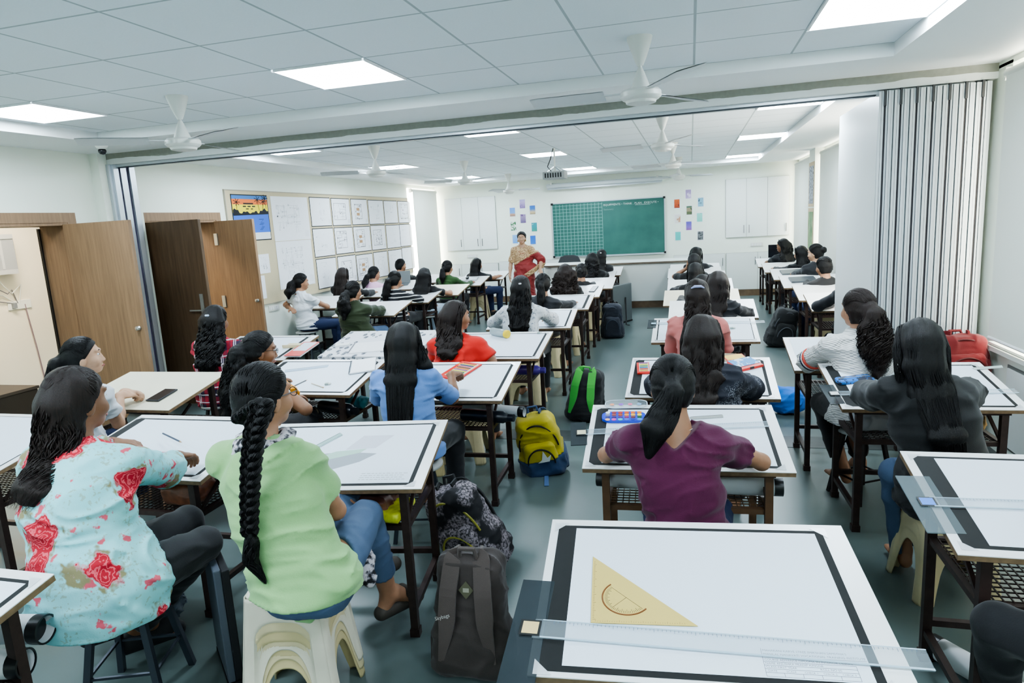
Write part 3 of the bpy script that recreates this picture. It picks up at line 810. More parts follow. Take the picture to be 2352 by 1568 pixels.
        for ax in range(3):
            o = [1, 1, 1]; sh = S.shape
            u, w = [(1,2),(2,0),(0,1)][ax]
            sl0 = [slice(1, sh[k]-1) for k in range(3)]; sl1 = list(sl0)
            sl0[ax] = slice(0, sh[ax]-1); sl1[ax] = slice(1, sh[ax])
            A = S[tuple(sl0)]; B = S[tuple(sl1)]
            e = np.argwhere(A != B); 
            if len(e) == 0: continue
            inside = A[e[:,0], e[:,1], e[:,2]]
            base = e.copy(); base += np.array([0 if k == ax else 1 for k in range(3)])
            def kk(du, dw):
                q = base.copy(); q[:,u] -= du; q[:,w] -= dw; return key[q[:,0], q[:,1], q[:,2]]
            Q = np.stack([kk(1,1), kk(0,1), kk(0,0), kk(1,0)], 1)
            Q[~inside] = Q[~inside][:, ::-1]
            quads.append(Q)
        Q = np.concatenate(quads); Q = Q[(Q >= 0).all(1)]
        return v, Q
def np_mesh(name, v, q, mats, parent=None, loc=(0,0,0), smooth=True, extra=None):
    v = np.asarray(v, f4)-np.asarray(loc, f4)
    if extra is not None:
        ev, eq = extra
        if len(ev):
            q = np.concatenate([q, np.asarray(eq)+len(v)]) if len(q) else np.asarray(eq); v = np.concatenate([v, np.asarray(ev, f4)-np.asarray(loc, f4)])
    me = bpy.data.meshes.new(name); nv, nq = len(v), len(q)
    me.vertices.add(nv); me.vertices.foreach_set('co', v.astype(f4).ravel())
    me.loops.add(nq*4); me.loops.foreach_set('vertex_index', np.asarray(q, np.int32).ravel())
    me.polygons.add(nq); me.polygons.foreach_set('loop_start', np.arange(0, nq*4, 4, dtype=np.int32))
    me.polygons.foreach_set('use_smooth', np.full(nq, smooth))
    me.materials.append(mats); me.update(calc_edges=True); me.validate()
    o = bpy.data.objects.new(name, me); COL.objects.link(o)
    if parent is not None: o.parent = parent; KIDS.setdefault(parent.name, []).append(o)
    else: o.location = loc
    return o
def locks(paths, r0, n=4, taper=True):
    """thin tapering hair locks along paths (m, k, 3)"""
    P = np.asarray(paths, f4); m, k, _ = P.shape
    T = np.gradient(P, axis=1); T /= np.linalg.norm(T, axis=2, keepdims=True)+1e-9
    up = np.where(np.abs(T[...,2:3]) > .9, np.array([0,1,0], f4), np.array([0,0,1], f4))
    X = np.cross(up, T); X /= np.linalg.norm(X, axis=2, keepdims=True)+1e-9; Y = np.cross(T, X)
    tt = np.linspace(0, 1, k); rr = (r0 if np.ndim(r0) else np.full(m, r0))[:,None]*np.clip(np.minimum(.4+tt*4, (1-tt)*1.8), .05, 1)[None] if taper else np.asarray(r0)[None]
    ring = []
    for j in range(n):
        a = 2*math.pi*j/n; ring.append(P+(X*math.cos(a)+Y*math.sin(a))*rr[...,None])
    V = np.stack(ring, 2).reshape(-1, 3)
    i = np.arange(m)[:,None,None]*k*n+np.arange(k-1)[None,:,None]*n; j = np.arange(n)[None,None,:]; j2 = (j+1) % n
    Q = np.stack([i+j, i+j2, i+n+j2, i+n+j], -1).reshape(-1, 4)
    return V, Q
# ---------------------------------------------------------------- people
def hair_mat(name, a, b):
    t = NT(name); n = t.noise(3, t.map((130, 130, 11)), detail=4, rough=.6)
    t.base(t.ramp(n, [(.3, lin(a)), (.75, lin(b))])); t.bump(n, .5, .006)
    return t.fin(t.ramp(n, [(.3, (.38,)*3), (.7, (.56,)*3)]), **{'Specular IOR Level': .30})
HAIRS = [hair_mat('hair_black', (7,6,7), (22,20,21)), hair_mat('hair_brown', (17,12,11), (46,33,28)), hair_mat('hair_soft', (12,11,11), (34,30,30))]
def skin_mat(name, c):
    t = NT(name); n = t.noise(18, detail=4); k = lin(c)
    t.base(t.ramp(n, [(.3, tuple(v*.86 for v in k)), (.7, tuple(min(1, v*1.1) for v in k))]))
    t.bump(t.noise(160, detail=2), .08, .002)
    return t.fin(.52, **{'Subsurface Weight': .06, 'Subsurface Radius': (.012, .005, .003)})
SK = [skin_mat('skin_brown', (168,124,96)), skin_mat('skin_deep', (136,96,70)), skin_mat('skin_light', (190,150,122))]
EYEW = plain('eye_white', (226,222,216), .3); EYED = plain('eye_dark', (24,18,16), .2); LIP = plain('lip', (150,84,80), .45)
def wrinkle(seed, amp, sc=1.):
    o = np.array([seed*3.7, seed*1.3, seed*2.1], f4)
    def fn(P):
        w = vnoise(P*4*sc+o)
        Q = (P*np.array([4.5, 4.5, 13], f4)*sc)+o+w[:,None]*np.array([2.5, 2.5, 3.5], f4)
        r = 1-np.abs(2*vnoise(Q)-1); Q2 = P*np.array([9, 9, 30], f4)*sc+o+w[:,None]*4; r2 = 1-np.abs(2*vnoise(Q2)-1)
        return amp*(.45-r*r*r)+amp*.45*(.4-r2*r2)
    return fn
def ik(S, W, l1, l2, pole):
    S = np.asarray(S, float); W = np.asarray(W, float); d = W-S; D = np.linalg.norm(d)
    k = max(1., D/((l1+l2)*.985)); k = min(k, 1.18); l1 *= k; l2 *= k
    if D > (l1+l2)*.99: W = S+d/D*(l1+l2)*.99; D = (l1+l2)*.99
    x = (D*D+l1*l1-l2*l2)/(2*D); hh = math.sqrt(max(l1*l1-x*x, 1e-5))
    u = (W-S)/D; p = np.asarray(pole, float); p = p-u*(p@u); p = nrm(p)
    return S+u*x+p*hh, W
def hand(b, W, dr, nm, side, curl=.5, s=1.):
    """palm and five bent fingers; nm = back-of-hand direction"""
    dr = nrm(dr); nm = np.asarray(nm, float); nm = nrm(nm-dr*(nm@dr)); lt = np.cross(dr, nm)*side   # lt towards the thumb
    pc = W+dr*.045*s
    F = np.stack([lt, dr, nm], 1)
    b.rc(W-dr*.01, W+dr*.02*s, .023*s, .024*s, .015)
    b.ell(pc, (.038*s, .050*s, .016*s), F, .012)
    for i, (o, l) in enumerate(((.028, .066), (.010, .074), (-.009, .069), (-.026, .055))):
        p = W+dr*.083*s+lt*o*s; d = dr; l = l*s
        rr = (.0095-.0006*i)*s; ps = [p]
        for j, f in enumerate((.46, .30, .24)):
            a = curl*(.55+.75*j); d2 = dr*math.cos(a)-nm*math.sin(a); p = p+d2*l*f; ps.append(p)
        b.chain([W+dr*.05*s+lt*o*.8*s]+ps, [rr*1.1, rr*1.08, rr, rr*.92, rr*.8], .004)
    t0 = W+dr*.022*s+lt*.026*s; t1 = t0+(lt*.7+dr*.6-nm*.25)*.038*s; t2 = t1+(lt*.25+dr*.85-nm*.45)*.03*s
    b.chain([t0, t1, t2], [.014*s, .0115*s, .009*s], .008)
def sleeve_cut(p, d, rad=.11):
    p = np.asarray(p, f4); d = np.asarray(nrm(d), f4)
    def fn(P):      # removes what lies beyond the sleeve end, near it
        q = P-p; return np.minimum(q@d, rad-np.linalg.norm(q, axis=1))
    return fn
PEOPLE = {}
def person(label, head, pelvis, yaw=0., hyaw=None, pitch=-8., roll=0., seat=.45, hands=(None, None), s=1., g=1., skin=0,
           shirt=None, sleeve=.55, neck='round', hem=None, legs=None, trousers=None, legyaw=None, hair=('long', {}), hmat=0,
           h=.009, seed=1, loose=.012, shirt_name='shirt', knees=.36, feet=(0., 0.), face=False, curl=(.6, .6), elbow=(None, None), hdirs=(None, None),
           extras=None, tro_len=1., handnm=(None, None), footwear=None, slouch=.03, group=None, wr=.015):
    head = np.asarray(head, float); yr = R(yaw); hr = R(yaw if hyaw is None else hyaw)
    Fh = rotz(hr)@rotx(R(pitch))@roty(R(roll)); Fs = rotz(yr)
    H = lambda x, y, z: head+Fh@(np.array([x, y, z])*s)
    pel = np.array([pelvis[0], pelvis[1], seat+.085*s])
    nb = head+(Fh@np.array([0, -.02, -.06])+np.array([0, 0, -.115])+Fs@np.array([0,-.015,0]))*s      # C7
    lat = Fs@np.array([1., 0, 0]); fw = Fs@np.array([0, 1., 0])
    mid = (pel+nb)/2-fw*slouch
    B = lambda t: (1-t)**2*pel+2*t*(1-t)*(2*mid-(pel+nb)/2)+t*t*nb
    ts = [0, .28, .55, .80, 1.]
    sp = [pel+np.array([0, 0, -.03])]+[B(t) for t in ts[1:]]
    A_ = [.156*g, .126*g, .134*g, .134, .056]; B_ = [.118*g, .096*g, .102*g, .080, .054]
    A_ = [a*s for a in A_]; B_ = [a*s for a in B_]
    root = None
    b = SDF()
    # head
    b.ell(H(0, -.008, .015), np.array([.072, .092, .092])*s, Fh, .02)
    b.ell(H(0, .028, -.035), np.array([.058, .062, .075])*s, Fh, .02)
    b.ell(H(0, .058, -.085), np.array([.030, .026, .024])*s, Fh, .02)
    b.rc(H(0, .083, .004), H(0, .099, -.036), .006*s, .0105*s, .012)
    for x in (-1, 1):
        b.ell(H(.011*x, .093, -.041), np.array([.008, .009, .007])*s, Fh, .006)
        b.ell(H(.074*x, -.008, -.022), np.array([.010, .022, .032])*s, Fh, .008)
        b.ell(H(.044*x, .055, -.035), np.array([.022, .025, .025])*s, Fh, .02)
        b.rc(H(.012*x, .086, .026), H(.046*x, .072, .028), .008*s, .007*s, .015)
    b.ell(H(0, .084, -.066), np.array([.022, .010, .009])*s, Fh, .006)
    b.ell(H(0, .082, -.076), np.array([.019, .010, .007])*s, Fh, .006)
    b.rc(H(0, -.025, -.075), nb+np.array([0, 0, .0]), .050*s, .055*s, .03)
    b.rc(nb, sp[3], .062*s, .075*s, .04)
    shr = 1 if shirt else 1
    b.loft(sp, lat, [a-.016 for a in A_], [a-.016 for a in B_], .03)
    # arms
    arms = []
    for i, sd in enumerate((-1, 1)):
        S = nb+(lat*sd*.152+np.array([0, 0, -.052])+fw*.01)*s*(1 if g < 1.08 else 1.08)
        W = hands[i]
        if W is None: W = nb+lat*sd*.2+fw*.34+np.array([0,0,-.3])
        pole = elbow[i] if elbow[i] is not None else lat*sd*.8-np.array([0,0,1.])-fw*.35
        if isinstance(pole, tuple):          # elbow resting at a given place
            E = np.asarray(pole[0], float); d_ = E-S; ld = np.linalg.norm(d_); E = S+d_*min(1., .335*s/ld); W = np.asarray(W, float)
            d_ = W-E; ld = np.linalg.norm(d_); W = E+d_*min(1., .275*s/ld) if ld > .2*s else E+d_/max(ld, 1e-3)*.2*s
        else: E, W = ik(S, np.asarray(W, float), .275*s, .235*s, pole)
        arms.append((S, E, W))
        ga = .5+.5*g; b.rc(S, E, .042*s*ga, .034*s*ga, .03); b.rc(E, E+(W-E)*.35, .034*s*ga, .035*s*ga, .02); b.rc(E+(W-E)*.35, W, .035*s*ga, .0235*s, .02)
        dr = hdirs[i] if hdirs[i] is not None else nrm(nrm(W-E)*np.array([1,1,.35])); nm = handnm[i] if handnm[i] is not None else (0, 0, 1)
        hand(b, W, dr, nm, -sd, curl[i], s)
    # legs
    ly = R(yaw*.6 if legyaw is None else legyaw); Fl = rotz(ly); L = []
    for i, sd in enumerate((-1, 1)):
        hp = pel+Fl@np.array([.085*sd*g, .02, -.005])*s; 
        kn = hp+Fl@np.array([.05*sd, knees*1.08, .0])*s; kn[2] = min(seat+.06, hp[2])
        if legs and legs[i] is not None: kn = np.asarray(legs[i][0], float); an = np.asarray(legs[i][1], float)
        else:
            an = kn+Fl@np.array([-.02*sd, feet[i], 0])*s; an[2] = .085
            D = kn[2]-an[2]
        L.append((hp, kn, an))
        b.rc(hp, kn, .078*s*g, .055*s, .02); b.rc(kn, kn+(an-kn)*.3, .054*s, .054*s, .02); b.rc(kn+(an-kn)*.3, an, .052*s, .036*s, .02)
        ft = Fl@np.array([.03*sd, 1., 0])
        hl = an+np.array([0,0,-.05])*s-ft*.03*s; toe = an+np.array([0,0,-.062])*s+ft*.15*s
        b.rc(an, hl, .036*s, .030*s, .02); b.rc(an+ft*.03*s, toe-ft*.05*s, .036*s, .030*s, .02)
        for q, tl in ((-.024, .0), (-.010, .006), (.003, .004), (.015, -.002), (.026, -.010)):
            o = Fl@np.array([q*sd*-1, 0, 0])*s
            b.rc(toe-ft*.06*s+o, toe+o+ft*tl*s, .014*s, .0095*s if q > -.02 else .012*s, .006)
    v, q = b.mesh(h*(.72 if face else 1.))
    loc = (pel[0], pel[1], 0)
    body = np_mesh('person', v, q, SK[skin], None, loc)
    body.location = loc
    tag(body, label, 'person', group or 'students at the drawing tables')
    KIDS[body.name] = []
    lo = np.array(loc)
    P = dict(loose=loose if shirt else 0., H=H, Fh=Fh, nb=nb, lat=lat, fw=fw, sp=sp, A=A_, B=B_, arms=arms, legs=L, s=s, root=body, loc=loc, head=head, pel=pel, B_=B, h=h, seed=seed)
    if shirt:
        c = SDF(); lz = loose
        AA = [a+lz for a in A_]; BB = [a+lz for a in B_]
        AA[0] += lz; BB[0] += lz
        AA[4] = .075*s; BB[4] = .068*s
        c.loft(sp, lat, AA, BB, .035)
        if hem is not None and hem < pel[2]-.05: c.rc(pel, pel+np.array([0,0,-.06]), .17*g*s, .17*g*s, .05)
        c.rc(nb+lat*.03, arms[1][0], .050*s, .050*s+lz*.5, .04); c.rc(nb-lat*.03, arms[0][0], .050*s, .050*s+lz*.5, .04); ga = .5+.5*g
        for x in (-1, 1): c.ell(B(.62)+fw*.075*s+lat*x*.062*s, np.array([.06,.055,.06])*s, Fs, .05)
        ends = []
        for i, (S, E, W) in enumerate(arms):
            if sleeve <= 1.:
                e = S+(E-S)*(sleeve+.06); c.rc(S, e, .046*s*ga+lz*.6, .043*s*ga+lz*(1.2 if sleeve < .9 else .8), .035); ends.append((S+(E-S)*sleeve, E-S))
            else:
                f = min(sleeve-1, 1.); c.rc(S, E, .046*s*ga+lz*.6, .042*s*ga+lz*.7, .035); e = E+(W-E)*min(f+.05, 1.02)
                c.rc(E, e, .042*s*ga+lz*.7, (.031*s+lz*.6)*(1 if f > .6 else 1.1), .03); ends.append((E+(W-E)*f, W-E))
        for p, d in ends: c.cut.append(sleeve_cut(p, d))
        nk = nb+np.array([0,0,.035])*s+fw*.02*s; nr = .066*s
        if neck == 'v': 
            vp = (nb-fw*.075*s+np.array([0,0,-.045])*s).astype(f4); 
            def vcut(Pp, vp=vp, l=lat.astype(f4), w=fw.astype(f4)):
                q = Pp-vp; return -(np.abs(q@l)*.74-q[:,2]*.9+np.maximum(q@w-.1, 0)*3.)*.8
            c.cut.append(lambda Pp: vcut(Pp))
            nr = .07*s
        if neck == 'high': nr = .052*s; nk = nk+np.array([0,0,.025])
        if neck == 'collar': c.chain([nb+(Fs@np.array([.062*math.cos(a), .062*math.sin(a)+.01, .012]))*s for a in np.linspace(-.9, 4.05, 9)], [.018*s]*9, .012)
        nk32 = nk.astype(f4)
        c.cut.append(lambda Pp: nr-np.linalg.norm(Pp-nk32, axis=1))
        hz = hem if hem is not None else seat+.035
        sl = R(0); c.cut.append(lambda Pp: hz-Pp[:,2])
        c.disp = wrinkle(seed, wr if h < .01 else wr*.85)
        v, q = c.mesh(h)
        P['shirt'] = np_mesh(shirt_name, v, q, shirt, body, loc)
    if trousers:
        c = SDF()
        c.ell(pel+np.array([0,0,-.005]), np.array([.178*g, .148*g, .105])*s, Fs, .03)
        wst = B(.2); c.rc(pel, wst, .12*g*s, .125*g*s, .05)
        for hp, kn, an in L:
            c.rc(hp, kn, .092*s*g, .066*s, .03); c.rc(kn, kn+(an-kn)*(.3), .064*s, .062*s, .02); e = kn+(an-kn)*min(tro_len, 1.); c.rc(kn+(an-kn)*.3, e+(an-kn)*.04, .061*s, .047*s+loose*.4, .02)
            c.cut.append(sleeve_cut(e, an-kn, .12))
        wz = min(wst[2]+.01, (hem if hem is not None else seat+.035)+.05) if shirt else wst[2]+.01
        sz = np.float32(seat+.002); pl = pel.astype(f4)
        wr_ = .165*s*max(g, 1.); c.cut.append(lambda Pp: np.minimum(Pp[:,2]-wz, wr_-np.linalg.norm(Pp[:,:2]-pl[:2], axis=1)))
        c.cut.append(lambda Pp: np.where(np.linalg.norm(Pp[:,:2]-pl[:2], axis=1) < .17, sz-Pp[:,2], -9.))
        c.disp = wrinkle(seed+5, .006, 1.3)
        v, q = c.mesh(h*1.1)
        P['trousers'] = np_mesh('trousers', v, q, trousers, body, loc)
    if footwear:
        for hp, kn, an in L:
            ft = Fl@np.array([0, 1., 0]); m = SDF()
            m.rc(an+np.array([0,0,-.066])*s-ft*.045*s, an+np.array([0,0,-.07])*s+ft*.145*s, .034*s, .036*s, .01)
            if footwear[0] == 'shoe': m.rc(an+np.array([0,0,-.035])*s-ft*.03*s, an+np.array([0,0,-.048])*s+ft*.11*s, .044*s, .040*s, .02)
            else: m.rc(an+np.array([0,0,-.02])*s+ft*.09*s-Fl@np.array([.03,0,0])*s, an+np.array([0,0,-.02])*s+ft*.09*s+Fl@np.array([.03,0,0])*s, .022*s, .022*s, .01)
            v, q = m.mesh(h*.9); np_mesh(footwear[0], v, q, footwear[1], body, loc)
    make_hair(P, hair[0], hair[1], HAIRS[hmat], h)
    if face: make_face(P)
    for e in (extras or []): e(P)
    return P
def make_face(P):
    H, s, loc, body = P['H'], P['s'], np.array(P['loc']), P['root']
    Fm = Matrix([list(r) for r in P['Fh']])
    for x in (-1, 1):
        p = H(.030*x, .0755, .004)-loc
        b = MB().lathe([(.0,-.0115),(.008,-.009),(.0118,0),(.008,.009),(0,.0115)], 14, (0,0,0), None)
        e = MB()
        for rr, off, mi in ((.0108, -.002, 0), (.0066, .0042, 1)):
            e.cur = mi
            e.lathe([(.0,-rr),(rr*.7,-rr*.7),(rr,0),(rr*.7,rr*.7),(0,rr)], 14, (0,off,0))
        m = Fm.to_4x4(); m.translation = Vector(p)
        m = m@Matrix.Diagonal((s*1.1, s, s*.75, 1))
        e.xf(m); e.build('eye', [EYEW, EYED], body, True)
        w = MB().tube([H(.016*x, .0885, .026)-loc, H(.03*x, .086, .031)-loc, H(.048*x, .075, .026)-loc], [.0028*s, .0034*s, .0018*s], 6); w.build('eyebrow', HAIRS[0], body, True)
    l = MB().tube([H(-.023, .084, -.071)-loc, H(-.008, .0935, -.069)-loc, H(.008, .0935, -.069)-loc, H(.023, .084, -.071)-loc], [.002*s, .0058*s, .0058*s, .002*s], 8); l.build('lips', LIP, body, True)
def swirl(P, H, Fh, head, s, freq, amp, seed, axis='z', vs=1.):
    Fi = Fh.astype(f4); hd = head.astype(f4)
    def fn(Pp):
        q = (Pp-hd)@Fi/s
        if axis == 'z': ang = np.arctan2(q[:,0], q[:,1]); al = q[:,2]
        else: ang = np.arctan2(q[:,0], q[:,2]+.02); al = q[:,1]
        rr = np.hypot(q[:,0], q[:,1])
        Q = np.stack([np.cos(ang)*freq/6, np.sin(ang)*freq/6, al*5*vs], 1)
        n = vnoise(Q+seed)+.5*vnoise(Q*np.array([2.1,2.1,1.5], f4)+seed*2)
        return amp*(n-.75)*2
    return fn
def make_hair(P, style, o, mat, h):
    H, Fh, s, loc, body, head, nb, lat, fw, seed = (P[k] for k in ('H','Fh','s','loc','root','head','nb','lat','fw','seed'))
    rng = np.random.RandomState(seed*13+1)
    c = SDF(); th = o.get('thick', .016)
    c.ell(H(0, -.012, .020), np.array([.080+th*.3, .098+th*.4, .092+th*.5])*s, Fh, .02)
    c.ell(H(0, -.03, -.02), np.array([.078+th*.2, .082+th*.2, .088])*s, Fh, .02)
    Fi = Fh.astype(f4); hd = head.astype(f4)
    def facecut(Pp):
        q = (Pp-hd)@Fi/s; x, y, z = q[:,0], q[:,1], q[:,2]
        line = .052-.9*np.maximum(z-.045, 0)*-1.6-.55*np.maximum(.03-z, 0)          # hairline recedes below the temple
        line = np.where(z < .03, .035-.75*(.03-z), .035+1.2*(z-.03))
        return np.minimum((y-line)*s*.8, .09*s-np.linalg.norm(Pp-hd-0, axis=1)*.0)
    def napecut(Pp):
        q = (Pp-hd)@Fi/s; return (-.095-q[:,2])*s
    L = []
    def strandset(pts, A, B, n, k, r, wave, curl=0., spread=1., t0=0., lat_=None):
        """locks lying on an elliptical tube along pts"""
        pts = np.asarray(pts, float); seg = np.linalg.norm(np.diff(pts, axis=0), axis=1); cu = np.concatenate([[0], np.cumsum(seg)]); cu /= cu[-1]
        lt = lat if lat_ is None else lat_
        out = []
        for i in range(n):
            ph = rng.uniform(0, 2*math.pi); ta = t0+rng.uniform(0, .25); tb = rng.uniform(.80, 1.05); rad = rng.uniform(.86, 1.06)*spread
            t = np.linspace(ta, tb, k); ct = np.clip(t, 0, 1)
            p = np.stack([np.interp(ct, cu, pts[:,j]) for j in range(3)], 1)+np.maximum(t-1, 0)[:,None]*cu[-1]*(pts[-1]-pts[-2])
            d = np.gradient(p, axis=0); d /= np.linalg.norm(d, axis=1, keepdims=True)+1e-9
            u = lt-d*(d@lt)[:,None]; u /= np.linalg.norm(u, axis=1, keepdims=True)+1e-9; v = np.cross(d, u)
            aa = np.interp(ct, cu, A)*rad; bb = np.interp(ct, cu, B)*rad
            w1 = rng.uniform(0, 6.28); fr = rng.uniform(.8, 1.25)
            phs = ph+wave*np.sin(t*fr*9+w1)
            q = p+u*(np.cos(phs)*aa)[:,None]+v*(np.sin(phs)*bb)[:,None]
            if curl: 
                cf = 2*math.pi*o.get('turns', 6)*fr; q += curl*(u*np.cos(cf*t+w1)[:,None]+v*np.sin(cf*t+w1)[:,None])*np.clip((t-ta)*4, 0, 1)[:,None]
            out.append(q)
        return out
    def back_at(z, extra=.0):
        # centre line of the back of the clothed torso at height z
        zs = [q[2] for q in P['sp']]; Bz = P['B']; o_ = np.argsort(zs)
        zi = np.array(zs)[o_]; sx = np.array([P['sp'][i] for i in o_]); bb = np.array([Bz[i] for i in o_])
        p = np.array([np.interp(z, zi, sx[:,j]) for j in (0,1)]); b_ = np.interp(z, zi, bb)
        if z > zi[-2]: b_ = max(b_, .085*s)
        return np.array([p[0], p[1], z])-fw*(b_+P['loose']*1.2+extra)
    def cap_locks(tie, n, k=9):
        out = []; ti = np.asarray(tie)
        for i in range(n):
            a = rng.uniform(-2.2, 2.2); z0 = .03+.062*math.cos(a*.75)
            st = np.array([.085*math.sin(a), .05*math.cos(a*.6)+rng.uniform(-.03, .0), max(-.05, z0)+rng.uniform(-.01, .01)])
            pp = []
            for t in np.linspace(0, 1, k):
                q = st*(1-t)+ti*t+np.array([0, 0, .06*math.sin(math.pi*t)*.6])
                e = q-np.array([0, -.012, .018]); rad = np.array([.0835, .1025, .099])+th*.25
                l = np.linalg.norm(e/rad)
                if t < .9 or l < 1: e = e/l*(1.0+.01*rng.uniform(-1, 1))
                pp.append(H(*(np.array([0, -.012, .018])+e)))
            out.append(pp)
        return out
    fine = h < .0095
    nl = int(o.get('n', 100 if fine else 36)*(2.0 if fine else 1.3)); lr = (.0026 if fine else .0052)*s
    k = .02
    tail = o.get('tail', [])
    if style in ('long', 'half', 'curly'):
        ln = o.get('len', .45); out_ = o.get('out', .0); side = o.get('side', 0.)
        w = o.get('w', 1.)
        bk = -fw*1.
        p0 = H(0, -.03, .06); p1 = H(0, -.075, -.01); p2 = H(0, -.075, -.10)
        base = nb+bk*(.095+out_)*s+np.array([0,0,-.02])
        dn = o.get('down', np.array([0, 0, -1.]))
        pts = [p0, p1, p2, base+lat*side*.3]
        A = [.07, .088*w, .095*w, .105*w]; B = [.05, .055, .055, .042]
        for f in (.5, 1.):
            q = base+np.array([0,0,-1.])*ln*f*.72+bk*o.get('lean', .05)*f+lat*side*f
            q2 = back_at(q[2], .022*s); dd = (q2-q)@bk
            if dd > 0: q = q+bk*dd
            pts.append(q); A.append((.10*w)*(1-.40*f)); B.append(.040-.022*f)
        A = [a*s for a in A]; B = [b_*s for b_ in B]
        c.loft(pts[:-1]+[pts[-2]*.35+pts[-1]*.65], lat, A[:-1]+[A[-1]*.55], B[:-1]+[B[-1]*.5], .03)
        cr = .012 if style == 'curly' else o.get('curl', 0.)
        wv = o.get('wave', .12)
        L += strandset(pts, A, B, int(nl*1.9), 14 if not cr else 26, lr, wv, cr, 1.02, .0)
        if style == 'half' or o.get('clip'):
            L += cap_locks((0, -.10, .03), nl)
        else:
            for sx in (-1, 1):
                sp_ = [H(.012*sx, .05, .105), H(.07*sx, .0, .075), H(.092*sx, -.03, -.02), H(.09*sx, -.04, -.12), nb+lat*sx*.085*s+bk*.05*s+np.array([0,0,-.06])]
                L += strandset(sp_, [.02*s]*5, [.02*s]*5, nl//3, 12, lr, .4)
        if o.get('front'):     # hair falling over one shoulder
            sx = o['front']; q0 = H(.085*sx, -.02, -.03); q1 = nb+lat*sx*.12*s+fw*.0+np.array([0,0,.0]); q2 = q1+fw*.07+np.array([0,0,-.16])+lat*sx*.05
            q1 = q1+np.array([0,0,.035]); 
            c.loft([q0, q1, q2], lat, [.03*s,.04*s,.02*s], [.03*s,.028*s,.015*s], .02); L += strandset([q0, q1, q2], [.035*s]*3, [.03*s]*3, nl//2, 12, lr, .2)
        fz = swirl(P, H, Fh, head, s, 34 if fine else 22, .0045, seed)
    elif style in ('pony', 'braid', 'bun', 'low'):
        tz = o.get('tie', .0); ty = -.104
        tie = (0.012*o.get('tx', 0), ty, tz)
        c.ell(H(0, ty+.004, tz), np.array([.026, .026, .026])*s*o.get('fat', 1.), Fh, .02)
        L += cap_locks(tie, int(nl*1.2))
        fz = swirl(P, H, Fh, head, s, 30, .003, seed, 'y')
        bk = -fw
        T0 = H(tie[0], ty-.012, tz)
        if style == 'bun':
            c.ell(H(0, ty-.02, tz), np.array([.042, .034, .042])*s*o.get('fat', 1.), Fh, .01)
        elif style == 'pony':
            ln = o.get('len', .36); sd = o.get('side', 0.); ou = o.get('out', .05)
            ft = o.get('fat', 1.)
            pts = [T0, T0+bk*.035*s+np.array([0,0,-.02])*s, T0+bk*(.045)*s+lat*sd*.35+np.array([0,0,-.10])*s, T0+bk*ou*s+lat*sd*.7+np.array([0,0,-ln*.6]), T0+bk*ou*1.1*s+lat*sd+np.array([0,0,-ln])]
            # keep the tail off the back
            for i in (2, 3, 4):
                dd = (back_at(pts[i][2], .03*s)-pts[i])@bk
                if pts[i][2] < nb[2]+.05 and dd > 0: pts[i] = pts[i]+bk*dd
            A = [.018*s*ft, .028*s*ft, .040*s*ft, .042*s*ft, .012*s*ft]; B = [.018*s*ft, .026*s*ft, .032*s*ft, .028*s*ft, .010*s*ft]
            c.loft(pts, lat, A, B, .02); L += strandset(pts, A, B, nl, 14 if not o.get('curl') else 26, lr, o.get('wave', .25), o.get('curl', 0.), 1.04)
        elif style == 'braid':
            pts = [T0]+[np.asarray(p) for p in o['path']]
            pts = np.array(pts); seg = np.linalg.norm(np.diff(pts, axis=0), axis=1); cu = np.concatenate([[0], np.cumsum(seg)]); LL = cu[-1]; cu /= LL
            nT = LL/.085; o['braid_geo'] = []
            for j in range(3):
                t = np.linspace(0, 1, 110); p = np.stack([np.interp(t, cu, pts[:,i]) for i in range(3)], 1)
                a = t*nT*math.pi*2+j*2*math.pi/3
                rr = o.get('br', .019)*s*(1.2-.45*t); p = p+lat*(np.sin(a)*rr)[:,None]+fw*(np.sin(2*a)*rr*.62)[:,None]
                d = np.gradient(p, axis=0); d /= np.linalg.norm(d, axis=1, keepdims=True); u = lat-d*(d@lat)[:,None]; u /= np.linalg.norm(u, axis=1, keepdims=True); v_ = np.cross(d, u)
                BR = o['braid_geo']
                R0 = .0150*s*(1.15-.4*t)
                BR.append((p, R0*.92))
                for q in range(26):
                    ph = q*2*math.pi/26+rng.uniform(-.1, .1); tw = ph+t*3.0
                    BR.append((p+u*(np.cos(tw)*R0)[:,None]+v_*(np.sin(tw)*R0)[:,None], R0*0+.0026*s))
            end = pts[-1]; tl = o.get('tuft', .16)
            tp = [end, end+np.array([0,0,-.03])+fw*.005, end+np.array([0,0,-.09])-lat*.01, end+np.array([0,0,-tl])+lat*.035]
            A = [.010*s, .022*s, .024*s, .006*s]
            c.loft(tp, lat, A, [a*.8 for a in A], .012); L += strandset(tp, A, A, 60, 12, .003*s, .4, 0., 1.05)
            tag_b = MB().tube([end-loc+np.array([0,0,.012]), end-loc+np.array([0,0,-.01])], .0135*s, 12); tag_b.build('hair_tie', plain('tie_black', (16,16,18), .6), body, True)
    else:  # short
        L += cap_locks((0, -.09, -.05), nl); fz = swirl(P, H, Fh, head, s, 26, .004, seed)
    # cap only is cut by the hairline: wrap the cut so tails survive
    def capcut(Pp):
        q = (Pp-hd)@Fi/s; x, y, z = q[:,0], q[:,1], q[:,2]
        line = np.where(z > .035, .044+.85*(z-.035), .044-.80*(.035-z))
        line = np.where(z < -.045, -.012, line)
        near = .30-np.linalg.norm(q, axis=1)
        return np.minimum((y-line)*s*.85, near)
    c.cut.append(capcut)
